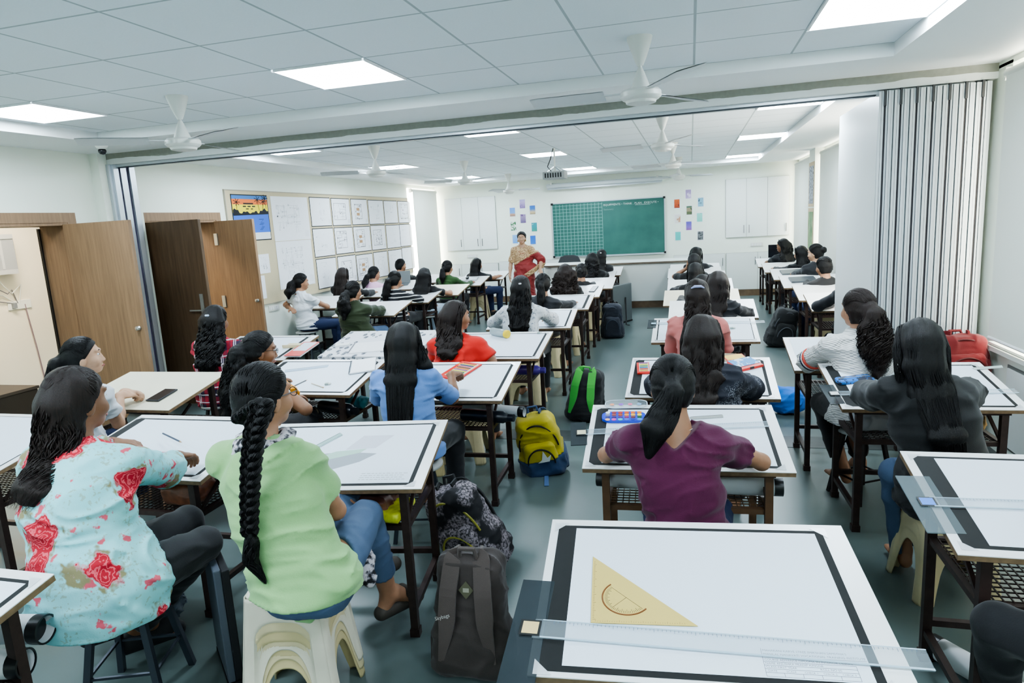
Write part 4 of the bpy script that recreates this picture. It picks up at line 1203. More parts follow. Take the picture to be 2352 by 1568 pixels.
    if style not in ('long', 'half', 'curly'):
        tp = [x for x in [o.get('tie', 0.)]]
        def nape(Pp):
            q = (Pp-hd)@Fi/s; return np.minimum((-.088-q[:,2])*s, np.minimum((q[:,1]+.075)*s, .2*s-np.abs(q[:,0])*s*.0-.0))
        c.cut.append(nape)
    if o.get('curl') or style == 'curly':
        f0 = fz; amp = o.get('cramp', .010)
        def fz(Pp):
            q = (Pp-hd)@Fi/s; w = np.clip((.02-q[:,2])*12, 0, 1)
            return f0(Pp)+w*amp*(.5-vnoise(Pp*38))*1.6
    c.disp = fz
    v, q = c.mesh(h*.85)
    ex = None
    if L:
        ks = {}
        for l in L: ks.setdefault(len(l), []).append(np.asarray(l))
        EV, EQ, n0 = [], [], 0
        for kk, l in ks.items():
            vv, qq = locks(np.array(l), np.full(len(l), lr)*rng.uniform(.7, 1.25, len(l))); EV.append(vv); EQ.append(qq+n0); n0 += len(vv)
        for p_, r_ in o.get('braid_geo', []):
            vv, qq = locks(np.array([p_]), r_, 8 if r_[0] > .006 else 4, False); EV.append(vv); EQ.append(qq+n0); n0 += len(vv)
        ex = (np.concatenate(EV), np.concatenate(EQ))
    P['hair'] = np_mesh('hair', v, q, mat, body, loc, True, ex)
    if style == 'pony' or o.get('clip'):
        col = o.get('clip')
        if col:
            z = o.get('tie', .03) if style != 'pony' else o.get('tie', 0.)
            m = MB(); p = H(0, -.118, z+.005)-np.array(loc); Fm = Matrix([list(r) for r in Fh]).to_4x4(); Fm.translation = Vector(p)
            mm = MB()
            cw = o.get('clipw', .03)*s
            mm.tube([(-cw, .012, .0), (-cw*.5, -.004, .012), (cw*.5, -.004, .012), (cw, .012, 0)], [.005, .010*s, .010*s, .005], 8); mm.xf(Fm)
            mm.build('hair_clip', plain('clip_%d_%d_%d' % col, col, .3), body, True)
# ---------------------------------------------------------------- drawing tables
TILT = math.atan2(.11, .60)
FRM = plain('table_steel', (58,44,40), .45, .3, var=.25, vs=30)
FRB = plain('table_steel_brown', (92,66,44), .45, .1, var=.2, vs=30)
BW = plain('board_white', (234,236,236), .3, var=.03, vs=6); BC = plain('board_cream', (226,222,200), .35, var=.04, vs=5)
BE = plain('board_edge_wood', (126,104,78), .6, var=.25, vs=40)
def make_table(top, frame):
    r = empty('drawing_table', (0,0,0))
    m = Matrix.Translation((0, 0, .70))@Matrix.Rotation(TILT, 4, 'X')
    b = MB(); b.cur = 0; b.box((0, .305, -.0015), (.86, .61, .003)); b.cur = 1; b.box((0, .305, -.0125), (.858, .608, .019)); b.xf(m)
    b.build('tabletop', [top, BE], r)
    fr = MB()
    for y in (.05, .55): fr.bar((-.36, y, -.036), (.36, y, -.036), .03, .026)
    for x in (-.345, .345): fr.bar((x, .04, -.036), (x, .57, -.036), .03, .026)
    fr.xf(m); fr.build('top_frame', frame, r)
    for x in (-.335, .335):
        for y in (.06, .52):
            l = MB(); zt = .665+y*.11/.6; l.span((x-.016, y-.016, .02), (x+.016, y+.016, zt)); l.span((x-.021, y-.021, 0), (x+.021, y+.021, .035)); l.build('leg', frame, r)
    for x in (-.335, .335): MB().bar((x, .06, .12), (x, .52, .12), .025, .025).build('side_rail', frame, r)
    MB().bar((-.335, .52, .16), (.335, .52, .16), .025, .025).build('foot_rail', frame, r)
    sh = MB()
    for y in (.07, .51): sh.bar((-.335, y, .50), (.335, y, .50), .022, .022)
    for x in (-.335, .335): sh.bar((x, .07, .50), (x, .51, .50), .022, .022)
    sh.build('shelf_frame', frame, r)
    w = MB()
    for i in range(25): x = -.32+i*.64/24; w.bar((x, .08, .512), (x, .5, .512), .004)
    for i in range(15): y = .09+i*.4/14; w.bar((-.325, y, .508), (.325, y, .508), .004)
    w.build('wire_shelf', frame, r)
    for x in (-.335, .335): MB().bar((x, .09, .52), (x, .3, .655), .014, .014).build('brace', frame, r)
    return r
PROTO = {}
TB = {}; TBO = {}
def table(k, x, y, rz, lb, kind='w', w=.86, group='tilted drawing tables'):
    if kind not in PROTO:
        o = PROTO[kind] = make_table({'w': BW, 'c': BC, 'b': BW}[kind], FRB if kind == 'b' else FRM)
    else: o = copy_tree(PROTO[kind])
    o.location = (x, y, 0); o.rotation_euler = (0, 0, R(rz)); o.scale = (w/.86, 1, 1)
    tag(o, lb, 'drawing table', group)
    TBO[k] = o
    TB[k] = Matrix.Translation((x, y, 0))@Matrix.Rotation(R(rz), 4, 'Z')@Matrix.Translation((0, 0, .70))@Matrix.Rotation(TILT, 4, 'X')
def tp(k, u, v, lift=0.): return np.array(TB[k]@Vector((u, v, lift)))
def tm(k, u, v, a=0., lift=.0): return TB[k]@Matrix.Translation((u, v, lift))@Matrix.Rotation(R(a), 4, 'Z')
def uv(k, px, py):          # where the line of sight through a surveyed point meets the board
    Mi = TB[k].inverted(); o = Mi@Vector((0, 0, CAMZ)); d = Mi.to_3x3()@Vector(_ray(px, py)); t = -o.z/d.z
    return (o.x+d.x*t, o.y+d.y*t)
table('T1', .045, 1.395, 5, 'empty white drawing table nearest the camera with a yellow set square on it', 'w')
table('T2', -.03, 2.71, 3, 'white drawing table with a blue paint palette, the girl in plum leaning on it', 'b')
table('T3', .045, 3.845, 0, 'white drawing table with red pencil boxes, before the girl in navy florals')
table('T4', .10, 5.58, 0, 'white drawing table before the girl in the pink puff-sleeve top')
table('T5', .20, 6.83, 0, 'white drawing table under the arms of the long-haired girl just beyond the girl in pink')
table('T6', .11, 7.86, 0, 'cream-topped drawing table third from the back in the aisle-side right column', 'c')
table('T7', .11, 9.20, 0, 'white drawing table with a dark folder, right of the aisle in the far room')
table('T8', .08, 10.45, 0, 'white drawing table right of the aisle where a girl raises her hand to her face')
table('T9', .05, 11.3, 0, 'white drawing table second from the teacher desk on the right of the aisle')
table('T10', .06, 12.18, 0, 'white drawing table with a violet card, nearest the teacher desk')
table('L1', -1.50, 2.325, 9, 'white drawing table with a perspective drawing, beside the girl in the pale green T-shirt')
table('L2', -1.54, 3.72, 2, 'white drawing table with a red pencil tin, before the girl in light blue')
table('L3', -1.58, 4.95, 0, 'white drawing table with a yellow-capped bottle, before the girl in red')
table('L4', -1.58, 6.38, 2, 'white drawing table before the girl in the grey and white floral blouse')
table('L5', -1.60, 7.72, 0, 'white drawing table with black edging before the ponytailed girl in a black long-sleeved top')
table('L6', -1.63, 8.93, 0, 'white drawing table with a small dark tablet, before the girl with big curly hair')
table('L7', -1.57, 9.97, 0, 'white drawing table just beyond the one with the small dark tablet, left of the aisle')
table('L8', -1.68, 11.3, 0, 'white drawing table before the curly-haired girl in a black T-shirt resting her bare forearm', w=.82)
table('L9', -1.67, 12.2, 0, 'white drawing table last before the teacher desk, left of the aisle')
table('M1', -2.545, 2.35, 0, 'white drawing table before the girl in the aqua floral blouse')
table('M2', -2.60, 3.82, 0, 'white drawing table with a parallel ruler and notebook, before the girl in yellow')
table('M3', -2.68, 5.05, 0, 'unoccupied drawing table covered with a leaf-printed sheet')
table('M4', -4.0, 7.56, 0, 'white drawing table before the girl in the dark green sweater')
table('M5', -4.05, 8.82, 0, 'white drawing table before the girl in the striped top')
table('M6', -3.90, 9.68, 0, 'cream-topped drawing table before the long-haired girl in black and a pale denim skirt', 'c')
table('M7', -4.0, 11.15, 0, 'white drawing table with a closed laptop before the girl in the green top')
table('M8', -3.9, 12.25, 0, 'white drawing table nearest the teacher, before the girl in navy jeans on the plastic stool')
table('N0', -2.25, .80, 0, 'drawing table corner at the bottom left edge of the photo')
table('K1', -3.69, 2.31, 0, 'white drawing table cut off at the left edge, behind the floral girl')
table('N1', -3.65, 3.40, 0, 'bare cream drawing table with a phone on it', 'c')
table('N2', -3.82, 4.92, 0, 'drawing table with a red book, between the plaid girl and the door leaf')
table('N3', -5.12, 8.45, 0, 'white drawing table by the left wall before the ponytailed girl in white', w=.78)
table('N4', -5.12, 9.75, 0, 'white drawing table by the left wall before the girl with very long brown hair', w=.78)
table('N5', -5.12, 10.85, 0, 'left wall drawing table with an open grey laptop, before the girl in pink', w=.78)
table('N6', -5.12, 12.0, 0, 'white drawing table by the left wall before the short-haired student', w=.78)
table('R1', 1.19, 2.115, 0, 'white drawing table cut off at the right edge with an acrylic T-square')
table('R2', 1.18, 3.68, 2, 'white drawing table with a blue pencil pouch, before the red rucksack')
table('R3', 1.07, 4.55, 0, 'white drawing table before the girl in the white knitted sweater')
for k, y, lb in (('RF6', 7.2, 'white drawing table beside the folded partition, a black sleeve resting on it'), ('RF5', 8.05, 'white drawing table second from the folded partition in the window row'), ('RF4', 9.35, 'white drawing table with a laptop, before the girl half hidden by the partition edge'), ('RF3', 10.45, 'white drawing table with a dark laptop, before the girl with the pale scrunchie'), ('RF2', 11.72, 'white drawing table second from the back cupboards in the window row'), ('RF1', 12.87, 'white drawing table nearest the back cupboards in the window row')):
    table(k, 1.57, y, 0, lb, w=.8)
# ---------------------------------------------------------------- stools
PLS = [plain('plastic_ivory', (222,216,196), .35, var=.08, vs=9), plain('plastic_cream', (214,200,160), .4, var=.08, vs=9), plain('plastic_yellowed', (204,188,142), .4, var=.08, vs=9)]
def stool_mesh(H=.43):
    n, m = 36, 34; top, bot = .138, .182; b = MB()
    ss = lambda x: 0 if x < 0 else 1 if x > 1 else x*x*(3-2*x)
    def pos(side, s_, z):
        zz = z/H; hw = top+(bot-top)*(1-zz); q = abs(s_)
        ang = max(0., (q-.78)/.22)*math.pi/4; rc = .22*hw          # rounded corner
        if q <= .78: x, out = q*hw, hw
        else: x = .78*hw+rc*math.sin(ang)*1.0; out = hw-rc*(1-math.cos(ang)); 
        if q > .78: x = .78*hw+rc*math.sin(ang); out = .78*hw+rc*math.cos(ang)
        arch = lambda lim, top_: min((lim-q)/.05, (top_-.12*(q/lim)**4-zz)/.03)
        out -= .008*ss(arch(.66, .80))+.004*ss(arch(.60, .66))
        x = math.copysign(x, s_)
        p = {0: (x, -out), 1: (out, x), 2: (-x, out), 3: (-out, -x)}[side]
        return (p[0], p[1], z)
    for side in range(4):
        vs = []; fs = []
        us = [-1+2*j/n for j in range(n+1)]
        for i in range(m+1):
            for u_ in us:
                q = abs(u_); zo = .55*max(0., 1-(q/.57)**2.6)**.42 if q < .57 else 0.
                vs.append(pos(side, u_, H*.985*(zo+(1-zo)*i/m)))
        for i in range(m):
            for j in range(n): k = i*(n+1)+j; fs.append((k, k+1, k+n+2, k+n+1))
        b.add(vs, fs)
    return b
def make_pstool(mat, H=.43):
    r = empty('plastic_stool', (0,0,0))
    o = stool_mesh(H).build('legs_and_apron', mat, r, True)
    md = o.modifiers.new('thickness', 'SOLIDIFY'); md.thickness = .005; md.offset = -1
    s = MB(); pts = []
    def sq(hw, c, z, nn=40):
        out = []
        for k in range(nn):
            a = 2*math.pi*k/nn; ca, sa = math.cos(a), math.sin(a); e = 2/6.
            out.append((hw*math.copysign(abs(ca)**e, ca), hw*math.copysign(abs(sa)**e, sa), z))
        return out
    rings = [sq(.139, 0, H*.97), sq(.139, 0, H*.99), sq(.132, 0, H), sq(.05, 0, H-.004), sq(.012, 0, H-.005)]
    vs = [p for q in rings for p in q]; fs = []
    for i in range(len(rings)-1):
        for k in range(40): k2 = (k+1) % 40; fs.append((i*40+k, i*40+k2, i*40+40+k2, i*40+40+k))
    fs.append(tuple(160+k for k in range(40)))
    s.add(vs, fs); s.build('seat', mat, r, True)
    return r
MST = plain('stool_steel', (74,80,90), .4, .6); MSD = plain('stool_steel_dark', (40,34,34), .45, .4); SEATW = plain('stool_laminate', (198,200,198), .4)
def make_mstool(st, Hh=.45):
    r = empty('metal_stool', (0,0,0))
    MB().lathe([(.0,Hh-.022),(.155,Hh-.022),(.16,Hh-.016),(.16,Hh-.004),(.152,Hh),(0,Hh)], 28).build('seat', SEATW, r, True)
    for k in range(4):
        a = math.pi/4+k*math.pi/2; c, s_ = math.cos(a), math.sin(a)
        MB().bar((.10*c, .10*s_, Hh-.02), (.185*c, .185*s_, 0), .022, .022).build('leg', st, r)
    b = MB()
    for k in range(4):
        a = math.pi/4+k*math.pi/2; a2 = a+math.pi/2; q = .16
        b.bar((q*math.cos(a), q*math.sin(a), .14), (q*math.cos(a2), q*math.sin(a2), .14), .009, .009)
    b.build('stretcher', st, r)
    b = MB()
    for k in range(4):
        a = math.pi/4+k*math.pi/2; a2 = a+math.pi/2; b.bar((.105*math.cos(a), .105*math.sin(a), Hh-.035), (.105*math.cos(a2), .105*math.sin(a2), Hh-.035), .02, .02)
    b.build('seat_frame', st, r)
    return r
SP = {}
def stool(kind, x, y, rz, lb, z=0., sc=1.):
    if kind not in SP:
        o = SP[kind] = {'i': lambda: make_pstool(PLS[0]), 'p': lambda: make_pstool(PLS[1]), 'y': lambda: make_pstool(PLS[2]), 'm': lambda: make_mstool(MST), 'd': lambda: make_mstool(MSD)}[kind]()
    else: o = copy_tree(SP[kind])
    o.location = (x, y, z); o.rotation_euler = (0, 0, R(rz)); o.scale = (sc, sc, sc)
    return tag(o, lb, 'stool', 'plastic stools' if kind in 'ipy' else 'metal stools')
# ---------------------------------------------------------------- clothing materials
def cloth(name, rgb, var=.12, rough=.85, weave=220, wb=.25):
    t = NT(name); c = lin(rgb); n = t.noise(weave, detail=2); n2 = t.noise(7, detail=3)
    k = t.mix(n, tuple(v*(1-var) for v in c), tuple(min(1, v*(1+var)) for v in c))
    t.base(t.mix(t.math('MULTIPLY', n2, .25), k, tuple(v*.8 for v in c)))
    t.bump(n, wb, .002); return t.fin(rough, 0, **{'Sheen Weight': .15})
def blobs(t, v, sc, th, soft=.05, seed=0., dist=.25):
    """round petals: voronoi cells broken up by noise -> mask, plus the cell colour"""
    w = t.node('ShaderNodeVectorMath', {0: v, 1: (seed, seed*1.7, seed*.6)}, operation='ADD').outputs[0]
    nz = t.noise(sc*2.2, w, detail=4, col=True)
    w2 = t.mix(dist*.35, w, nz, 'LINEAR_LIGHT')
    d = t.vor(sc, w2)
    return t.ramp(d, [(th-soft, (1,)*3), (th+soft, (0,)*3)]), t.vor(sc, w2, out='Color'), d
def floral_aqua():
    t = NT('aqua_floral'); v = t.co(); c = lin((150,214,216)); n2 = t.noise(8, detail=3)
    col = t.mix(n2, lin((128,200,206)), lin((168,226,228)))
    m, cc, d = blobs(t, v, 12, .26, .05, 2.3, .5); col = t.mix(t.math('MULTIPLY', m, .5), col, lin((150,146,112)))
    m, cc, d = blobs(t, v, 11, .20, .03, 8.1, .15); col = t.mix(m, col, lin((212,92,108)))
    m, cc, d = blobs(t, v, 5.6, .40, .03, 5.2, .30)
    gate = t.ramp(t.sep(cc)[0], [(.44, (0,)*3), (.46, (1,)*3)])
    pet = t.ramp(t.math('SINE', t.math('ADD', t.math('MULTIPLY', d, 60.), t.math('MULTIPLY', t.noise(26, v, detail=3), 16.))), [(.3, (0,)*3), (.7, (1,)*3)])
    rose = t.mix(pet, lin((182,28,48)), lin((226,96,108)))
    mm = t.math('MULTIPLY', m, gate)
    m3, c3, d3 = blobs(t, v, 5.6, .54, .04, 5.2, .30)
    leafm = t.math('MULTIPLY', t.math('SUBTRACT', m3, m), t.math('MULTIPLY', gate, t.ramp(t.noise(16, v, detail=2), [(.50, (0,)*3), (.56, (1,)*3)])))
    col = t.mix(t.math('MAXIMUM', leafm, 0.), col, lin((140,134,98)))
    col = t.mix(mm, col, rose)
    t.base(col); t.bump(t.noise(240, detail=2), .2, .002); return t.fin(.85)
def floral_navy():
    t = NT('navy_floral'); v = t.co(); col = lin((22,26,40))
    m, cc, d = blobs(t, v, 42, .30, .05, 1.2); m2 = t.ramp(t.noise(7, v, detail=3), [(.47, (0,)*3), (.6, (1,)*3)])
    t.base(t.mix(t.math('MULTIPLY', t.math('MULTIPLY', m, m2), .9), col, lin((206,212,222)))); return t.fin(.8)
def floral_grey():
    t = NT('grey_floral'); v = t.co(); n = t.noise(30, v, detail=5, rough=.75, dist=1.2)
    t.base(t.mix(t.ramp(n, [(.54, (0,)*3), (.6, (1,)*3)]), lin((214,218,222)), lin((120,130,144)))); return t.fin(.85)
def plaid():
    t = NT('red_plaid'); x, y, z = t.sep()
    u = t.math('ADD', x, t.math('MULTIPLY', y, .6))
    def st(c, per, w, off=0.): return t.math('LESS_THAN', t.math('FRACT', t.math('ADD', t.math('DIVIDE', c, per), off)), w)
    col = t.mix(st(u, .12, .45), lin((44,30,58)), lin((150,32,52)))
    col = t.mix(t.math('MULTIPLY', st(z, .12, .5, .2), .55), col, lin((190,40,60)))
    col = t.mix(t.math('MULTIPLY', st(u, .04, .16, .3), .6), col, lin((40,34,66)))
    w = t.math('MAXIMUM', t.math('MAXIMUM', st(u, .12, .07, .5), st(u, .12, .05, .36)), t.math('MAXIMUM', st(z, .12, .07, .1), st(z, .24, .05, .8)))
    t.base(t.mix(t.math('MULTIPLY', w, .85), col, lin((226,214,222)))); return t.fin(.85)
def stripes():
    t = NT('striped_knit'); x, y, z = t.sep()
    u = t.math('ADD', z, t.math('MULTIPLY', t.noise(6, detail=1), .02))
    t.base(t.mix(t.math('LESS_THAN', t.math('FRACT', t.math('DIVIDE', u, .052)), .27), lin((24,26,32)), lin((216,218,216)))); return t.fin(.85)
def knit():
    t = NT('white_cable_knit'); x, y, z = t.sep()
    q = t.math('MULTIPLY', t.math('SINE', t.math('MULTIPLY', z, 380.)), t.math('SINE', t.math('MULTIPLY', t.math('ADD', x, y), 260.)))
    t.base(t.mix(t.math('MULTIPLY_ADD', q, .5, .5), lin((196,196,194)), lin((226,226,224)))); t.bump(q, .6, .006); return t.fin(.9)
def denim(name, rgb):
    t = NT(name); c = lin(rgb); n = t.noise(6, detail=4); n2 = t.noise(320, detail=1)
    k = t.mix(n, tuple(v*.75 for v in c), tuple(min(1, v*1.25) for v in c)); t.base(t.mix(t.math('MULTIPLY', n2, .35), k, tuple(min(1, v*1.5) for v in c)))
    t.bump(n2, .2, .002); return t.fin(.85)
def leopard():
    t = NT('leopard_scarf'); v = t.co(); n = t.noise(42, v, detail=3)
    t.base(t.ramp(n, [(.40, lin((26,26,30))), (.47, lin((120,116,124))), (.55, lin((206,200,206)))])); return t.fin(.85)
def saree_gold():
    t = NT('gold_print'); v = t.co(); n = t.noise(60, v, detail=4, rough=.7)
    t.base(t.ramp(n, [(.38, lin((110,70,54))), (.5, lin((196,160,116))), (.62, lin((222,198,158)))])); return t.fin(.6)
BLK = cloth('cloth_black', (18,20,22)); BLK2 = cloth('cloth_charcoal', (24,24,27)); BLK3 = cloth('cloth_ink', (17,20,27))
AQ = floral_aqua(); MINT = cloth('cloth_pale_green', (148,192,130), .06); WHT = cloth('cloth_white', (222,226,232), .05); PLD = plaid()
YEL = cloth('cloth_mustard', (214,140,6)); LBL = cloth('cloth_light_blue', (104,144,206), .08); RED = cloth('cloth_red', (206,34,22), .08)
DGR = cloth('cloth_dark_green', (42,54,28), .2, wb=.5); PNK = cloth('cloth_light_pink', (222,178,206), .06); STR = stripes(); GRN2 = cloth('cloth_green', (40,74,28))
GFL = floral_grey(); PLUM = cloth('cloth_plum', (84,10,58), .12); NFL = floral_navy(); ROSE = cloth('cloth_rose', (206,122,116), .06); KNT = knit(); MAUV = cloth('cloth_mauve', (150,112,124), .08)
JN = denim('denim_blue', (76,96,124)); JND = denim('denim_dark', (30,42,74)); JNL = denim('denim_pale', (172,190,206)); TRB = cloth('trousers_black', (28,29,33))
# ---------------------------------------------------------------- students, nearest first
A = np.array
def hd(px, py, y): p = aty(px, py, y); return (p.x, p.y, p.z)
def seatp(px, py, z): p = at(px, py, z); return (p.x, p.y)
FN, MD, FR = .0082, .0098, .0125
def forearms(k, u0=.0, dv=.1, sp=.12): return (tp(k, u0-sp, dv+.06, .032), tp(k, u0+sp, dv+.06, .032))
# girl in aqua floral blouse
def bracelet(P):
    S, E, W = P['arms'][0]; l = P['loc']
    m = MB(); d = nrm(W-E); p = W-d*.03-l; F = Vector(d).to_track_quat('Z', 'Y').to_matrix()
    for q in (0, .012): m.tube([Vector(p)+Vector(d)*q+F@Vector((.028*math.cos(a), .028*math.sin(a), 0)) for a in np.linspace(0, 6.283, 16)], .0028, 6, False)
    m.build('bracelet', plain('thread_red', (140,40,40), .6), P['root'], True)
hL = at(352, 992, .80); hR = at(437, 1040, .83)
person('girl in an aqua blouse with large red roses, holding a pencil, seen from behind', hd(178, 918, 1.87), seatp(236, 1375, .52), yaw=4, hyaw=-10, pitch=-4, legs=((at(430,1200,.56), at(225,1425,.16)), (at(468,1250,.56), at(312,1440,.16))), seat=.50, s=1.03, g=1.16, skin=1,
  hands=(A(hL)+A([-.05,-.06,0]), A(hR)+A([-.04,-.05,-.01])), shirt=AQ, sleeve=1.72, hem=0.47, loose=.030, shirt_name='blouse', trousers=TRB, legyaw=-38,
  hair=('half', dict(len=.16, w=.74, side=-.03, wave=.4, curl=.011, turns=3, n=130, tie=.02, out=-.01)), hmat=1, h=FN, seed=3, knees=.40, feet=(-.16, -.1), face=True, curl=(.75, .9), hdirs=(A([.8,.5,-.15]), A([-.1,.9,-.25])),
  elbow=(None, (at(432,1090,.735),)), extras=[bracelet], footwear=('shoe', plain('shoe_black', (34,34,36), .6)), tro_len=.9)
# girl in pale green T-shirt with braid
p2h = hd(607, 908, 1.97)
def glasses(P, col=(30,28,28)):
    H, s, l, b = P['H'], P['s'], P['loc'], MB()
    for x in (-1, 1):
        c = H(.031*x, .098, .002); u = H(.031*x+.02, .098, .002)-c; w = H(.031*x, .098, .018)-c
        b.tube([c+u*math.cos(a)*1.05+w*math.sin(a)-l for a in np.linspace(0, 6.283, 18)], .0017, 6, False)
        b.tube([H(.053*x, .096, .006)-l, H(.074*x, .06, .008)-l, H(.079*x, -.01, .0)-l], .0018, 6)
    b.tube([H(-.01, .1, .005)-l, H(.01, .1, .005)-l], .0016, 6)
    b.build('spectacles', plain('frame_dark', col, .3), P['root'], True)
def scarf(P):
    c = SDF(); nb, lat, fw, s = P['nb'], P['lat'], P['fw'], P['s']
    ring = [nb+(lat*.082*math.cos(a)+fw*(.078*math.sin(a)+.012)+A([0,0,.010+.012*math.sin(3*a)]))*s for a in np.linspace(0, 6.283, 15)]
    c.chain(ring, [.026*s]*15, .012)
    l = P['legs'][1]; p = P['pel']
    hh = P['arms'][1][2]
    tail = [nb+lat*.03+fw*.10+A([0,0,-.05]), P['sp'][2]+fw*.18+lat*.10, hh+A([-.02,.02,-.035]), hh+lat*.05+A([.03,-.0,-.10]), hh+lat*.10+A([.05,-.05,-.2]), hh+lat*.12+A([.06,-.07,-.27])]
    c.chain(tail, [.03,.035,.036,.044,.042,.030], .02)
    c.disp = wrinkle(9, .012, 1.6)
    v, q = c.mesh(.0085); np_mesh('scarf', v, q, leopard(), P['root'], P['loc'])
nbk = A(p2h)+A([.0, -.13, -.10])
bp = [at(598, 955, 1.12), at(580, 1010, 1.03), at(572, 1100, .90), at(572, 1190, .78), at(572, 1245, .70)]
brd = [aty(604, 925, 1.80), aty(586, 985, 1.765), aty(577, 1060, 1.735), aty(573, 1150, 1.715), aty(573, 1225, 1.70)]
hw = at(745, 1185, .66)
person('girl in a pale green T-shirt with a long plait, on a stack of plastic stools', p2h, seatp(705, 1345, .56), yaw=2, hyaw=-20, pitch=-4, seat=.50, s=1.0, g=1.02, skin=0,
  hands=(A([hw.x-.05, hw.y+.12, .66]), A([hw.x-.02, hw.y+.08, .66])), elbow=(None, A([.9,-.5,-.6])), shirt=MINT, sleeve=.62, hem=.56, loose=.024, shirt_name='t_shirt', trousers=JN, legyaw=-30, legs=((at(800,1130,.62), at(845,1290,.20)), (at(842,1185,.60), at(893,1365,.17))),
  hair=('braid', dict(path=brd, tie=-.055, tx=3.6, br=.021, tuft=.17, n=110)), hmat=0, h=FN, seed=8, knees=.38, feet=(.0, -.02), face=True, curl=(1.1, 1.1), tro_len=.72, footwear=('sandal', plain('sandal_brown', (66,60,54), .7)),
  extras=[glasses, scarf])
# girl in white with clasped hands
ph = hd(192, 818, 3.15); hc = at(312, 897, .80)
person('girl in a white T-shirt with clasped hands at the bare cream table, face in profile', ph, (ph[0]-.02, 3.06), yaw=-10, hyaw=-45, pitch=2, seat=.44, s=1.0, g=.98, skin=2,
  hands=(A(hc)+A([-.09,-.0,-.01]), A(hc)+A([-.04,-.09,-.01])), hdirs=(A([.9,.35,-.1]), A([.3,.9,-.1])), handnm=(A([-.3,.2,1.]), A([.4,0,1.])), shirt=WHT, sleeve=.6, shirt_name='t_shirt', trousers=JND, hair=('pony', dict(tie=-.0, len=.34, fat=1.3, out=.05, side=-.05, wave=.2)), h=FN, seed=4, face=True, curl=(1.0, 1.05), elbow=(A([-.5,.2,-1.]), A([.5,-.6,-1.])))
# plaid
ph = hd(497, 735, 4.58)
person('girl in a red plaid shirt with curly hair and a pale bobble', ph, (ph[0]-.02, 4.55), yaw=8, hyaw=6, seat=.44, g=1.05, skin=1, hands=forearms('N2'), shirt=PLD, sleeve=1.5, hem=.40, loose=.022, neck='collar', trousers=TRB,
  hair=('curly', dict(len=.36, w=1.05, cramp=.012, out=.0, clip=(170,190,214), tie=.02, clipw=.02, n=70, turns=7)), hmat=0, h=MD, seed=11)
# yellow
ph = hd(598, 803, 3.6); hr = at(682, 900, .76)
person('girl in a mustard top and spectacles drawing at the table with the notebook', ph, (ph[0]-.05, 3.52), yaw=-8, hyaw=-46, pitch=-10, seat=.44, skin=1, g=1.0, hands=(tp('M2', -.22, .1, .03), A(hr)+A([-.03,-.06,.0])), hdirs=(None, A([.5,.8,-.25])), shirt=YEL, sleeve=.5, shirt_name='top', trousers=TRB,
  hair=('pony', dict(tie=-.0, len=.42, fat=1.7, out=.03, side=-.04, curl=.007, turns=7, wave=.4, clip=(230,232,236), clipw=.012)), h=FN, seed=6, face=True, extras=[glasses], curl=(.5, .9), elbow=(None, (at(703,940,.72),)))
# light blue
ph = hd(928, 787, 3.42); hr = at(1052, 880, .80)
person('girl in a light blue T-shirt with very long straight black hair', ph, (ph[0]+.03, 3.36), yaw=6, hyaw=14, pitch=-12, seat=.44, s=0.97, g=0.94, skin=1, hands=(at(890,912,.62), A(hr)+A([-.02,-.05,-.0])), hdirs=(A([.1,.5,-.6]), A([.15,.95,-.1])), shirt=LBL, sleeve=.9, loose=.022, shirt_name='t_shirt', trousers=TRB,
  hair=('long', dict(len=.66, w=.80, wave=.06, lean=.03, n=150, out=.0, side=.01, front=1)), h=FN, seed=2, curl=(.6, 1.1), elbow=((at(868,925,.70),), (at(1040,915,.74),)))
# red
ph = hd(1050, 725, 4.68); hr = at(1135, 800, .79)
def cuff_mark(P):
    S, E, W = P['arms'][1]; l = P['loc']; d = nrm(E-S)
    p = S+d*.20+P['lat']*.052-P['fw']*.028; m = MB(); z = Vector(P['lat']*.75-P['fw']*.6); x = Vector(d).cross(z).normalized()
    m.bar(Vector(p-l)-x*.035, Vector(p-l)+x*.035, .018, .004, up=z); m.build('sleeve_badge', plain('badge_blue', (170,196,220), .6), P['root'])
person('girl in a bright red T-shirt with shoulder-length hair, turned to the right', ph, (ph[0]-.0, 4.62), yaw=0, hyaw=-44, pitch=-2, seat=.44, g=1.08, skin=0, s=0.97, hands=(tp('L3', -.28, .08, .03), A(hr)+A([-.03,-.05,-.02])), shirt=RED, sleeve=.85, loose=.022, shirt_name='t_shirt', trousers=TRB,
  hair=('long', dict(len=.17, w=.9, wave=.3, curl=.008, turns=4, n=60, side=-.05)), hmat=1, h=MD, seed=5, face=True, curl=(.6, .9), extras=[cuff_mark], elbow=(None, (at(1130,830,.74),)))
# dark green
ph = hd(812, 668, 7.2)
person('girl in a dark green sweater with a thick low ponytail', ph, (ph[0]+.02, 7.18), yaw=0, hyaw=-20, seat=.44, g=1.08, skin=0, hands=(tp('M4', -.22, .1, .03), tp('M4', .22, .13, .03)), shirt=DGR, sleeve=2, hem=.42, loose=.026, neck='collar', shirt_name='sweater', trousers=JN,
  hair=('pony', dict(tie=-.04, len=.28, fat=1.8, out=.07, curl=.006, wave=.4)), h=MD, seed=7, elbow=(None, (at(876,714,.76),)))
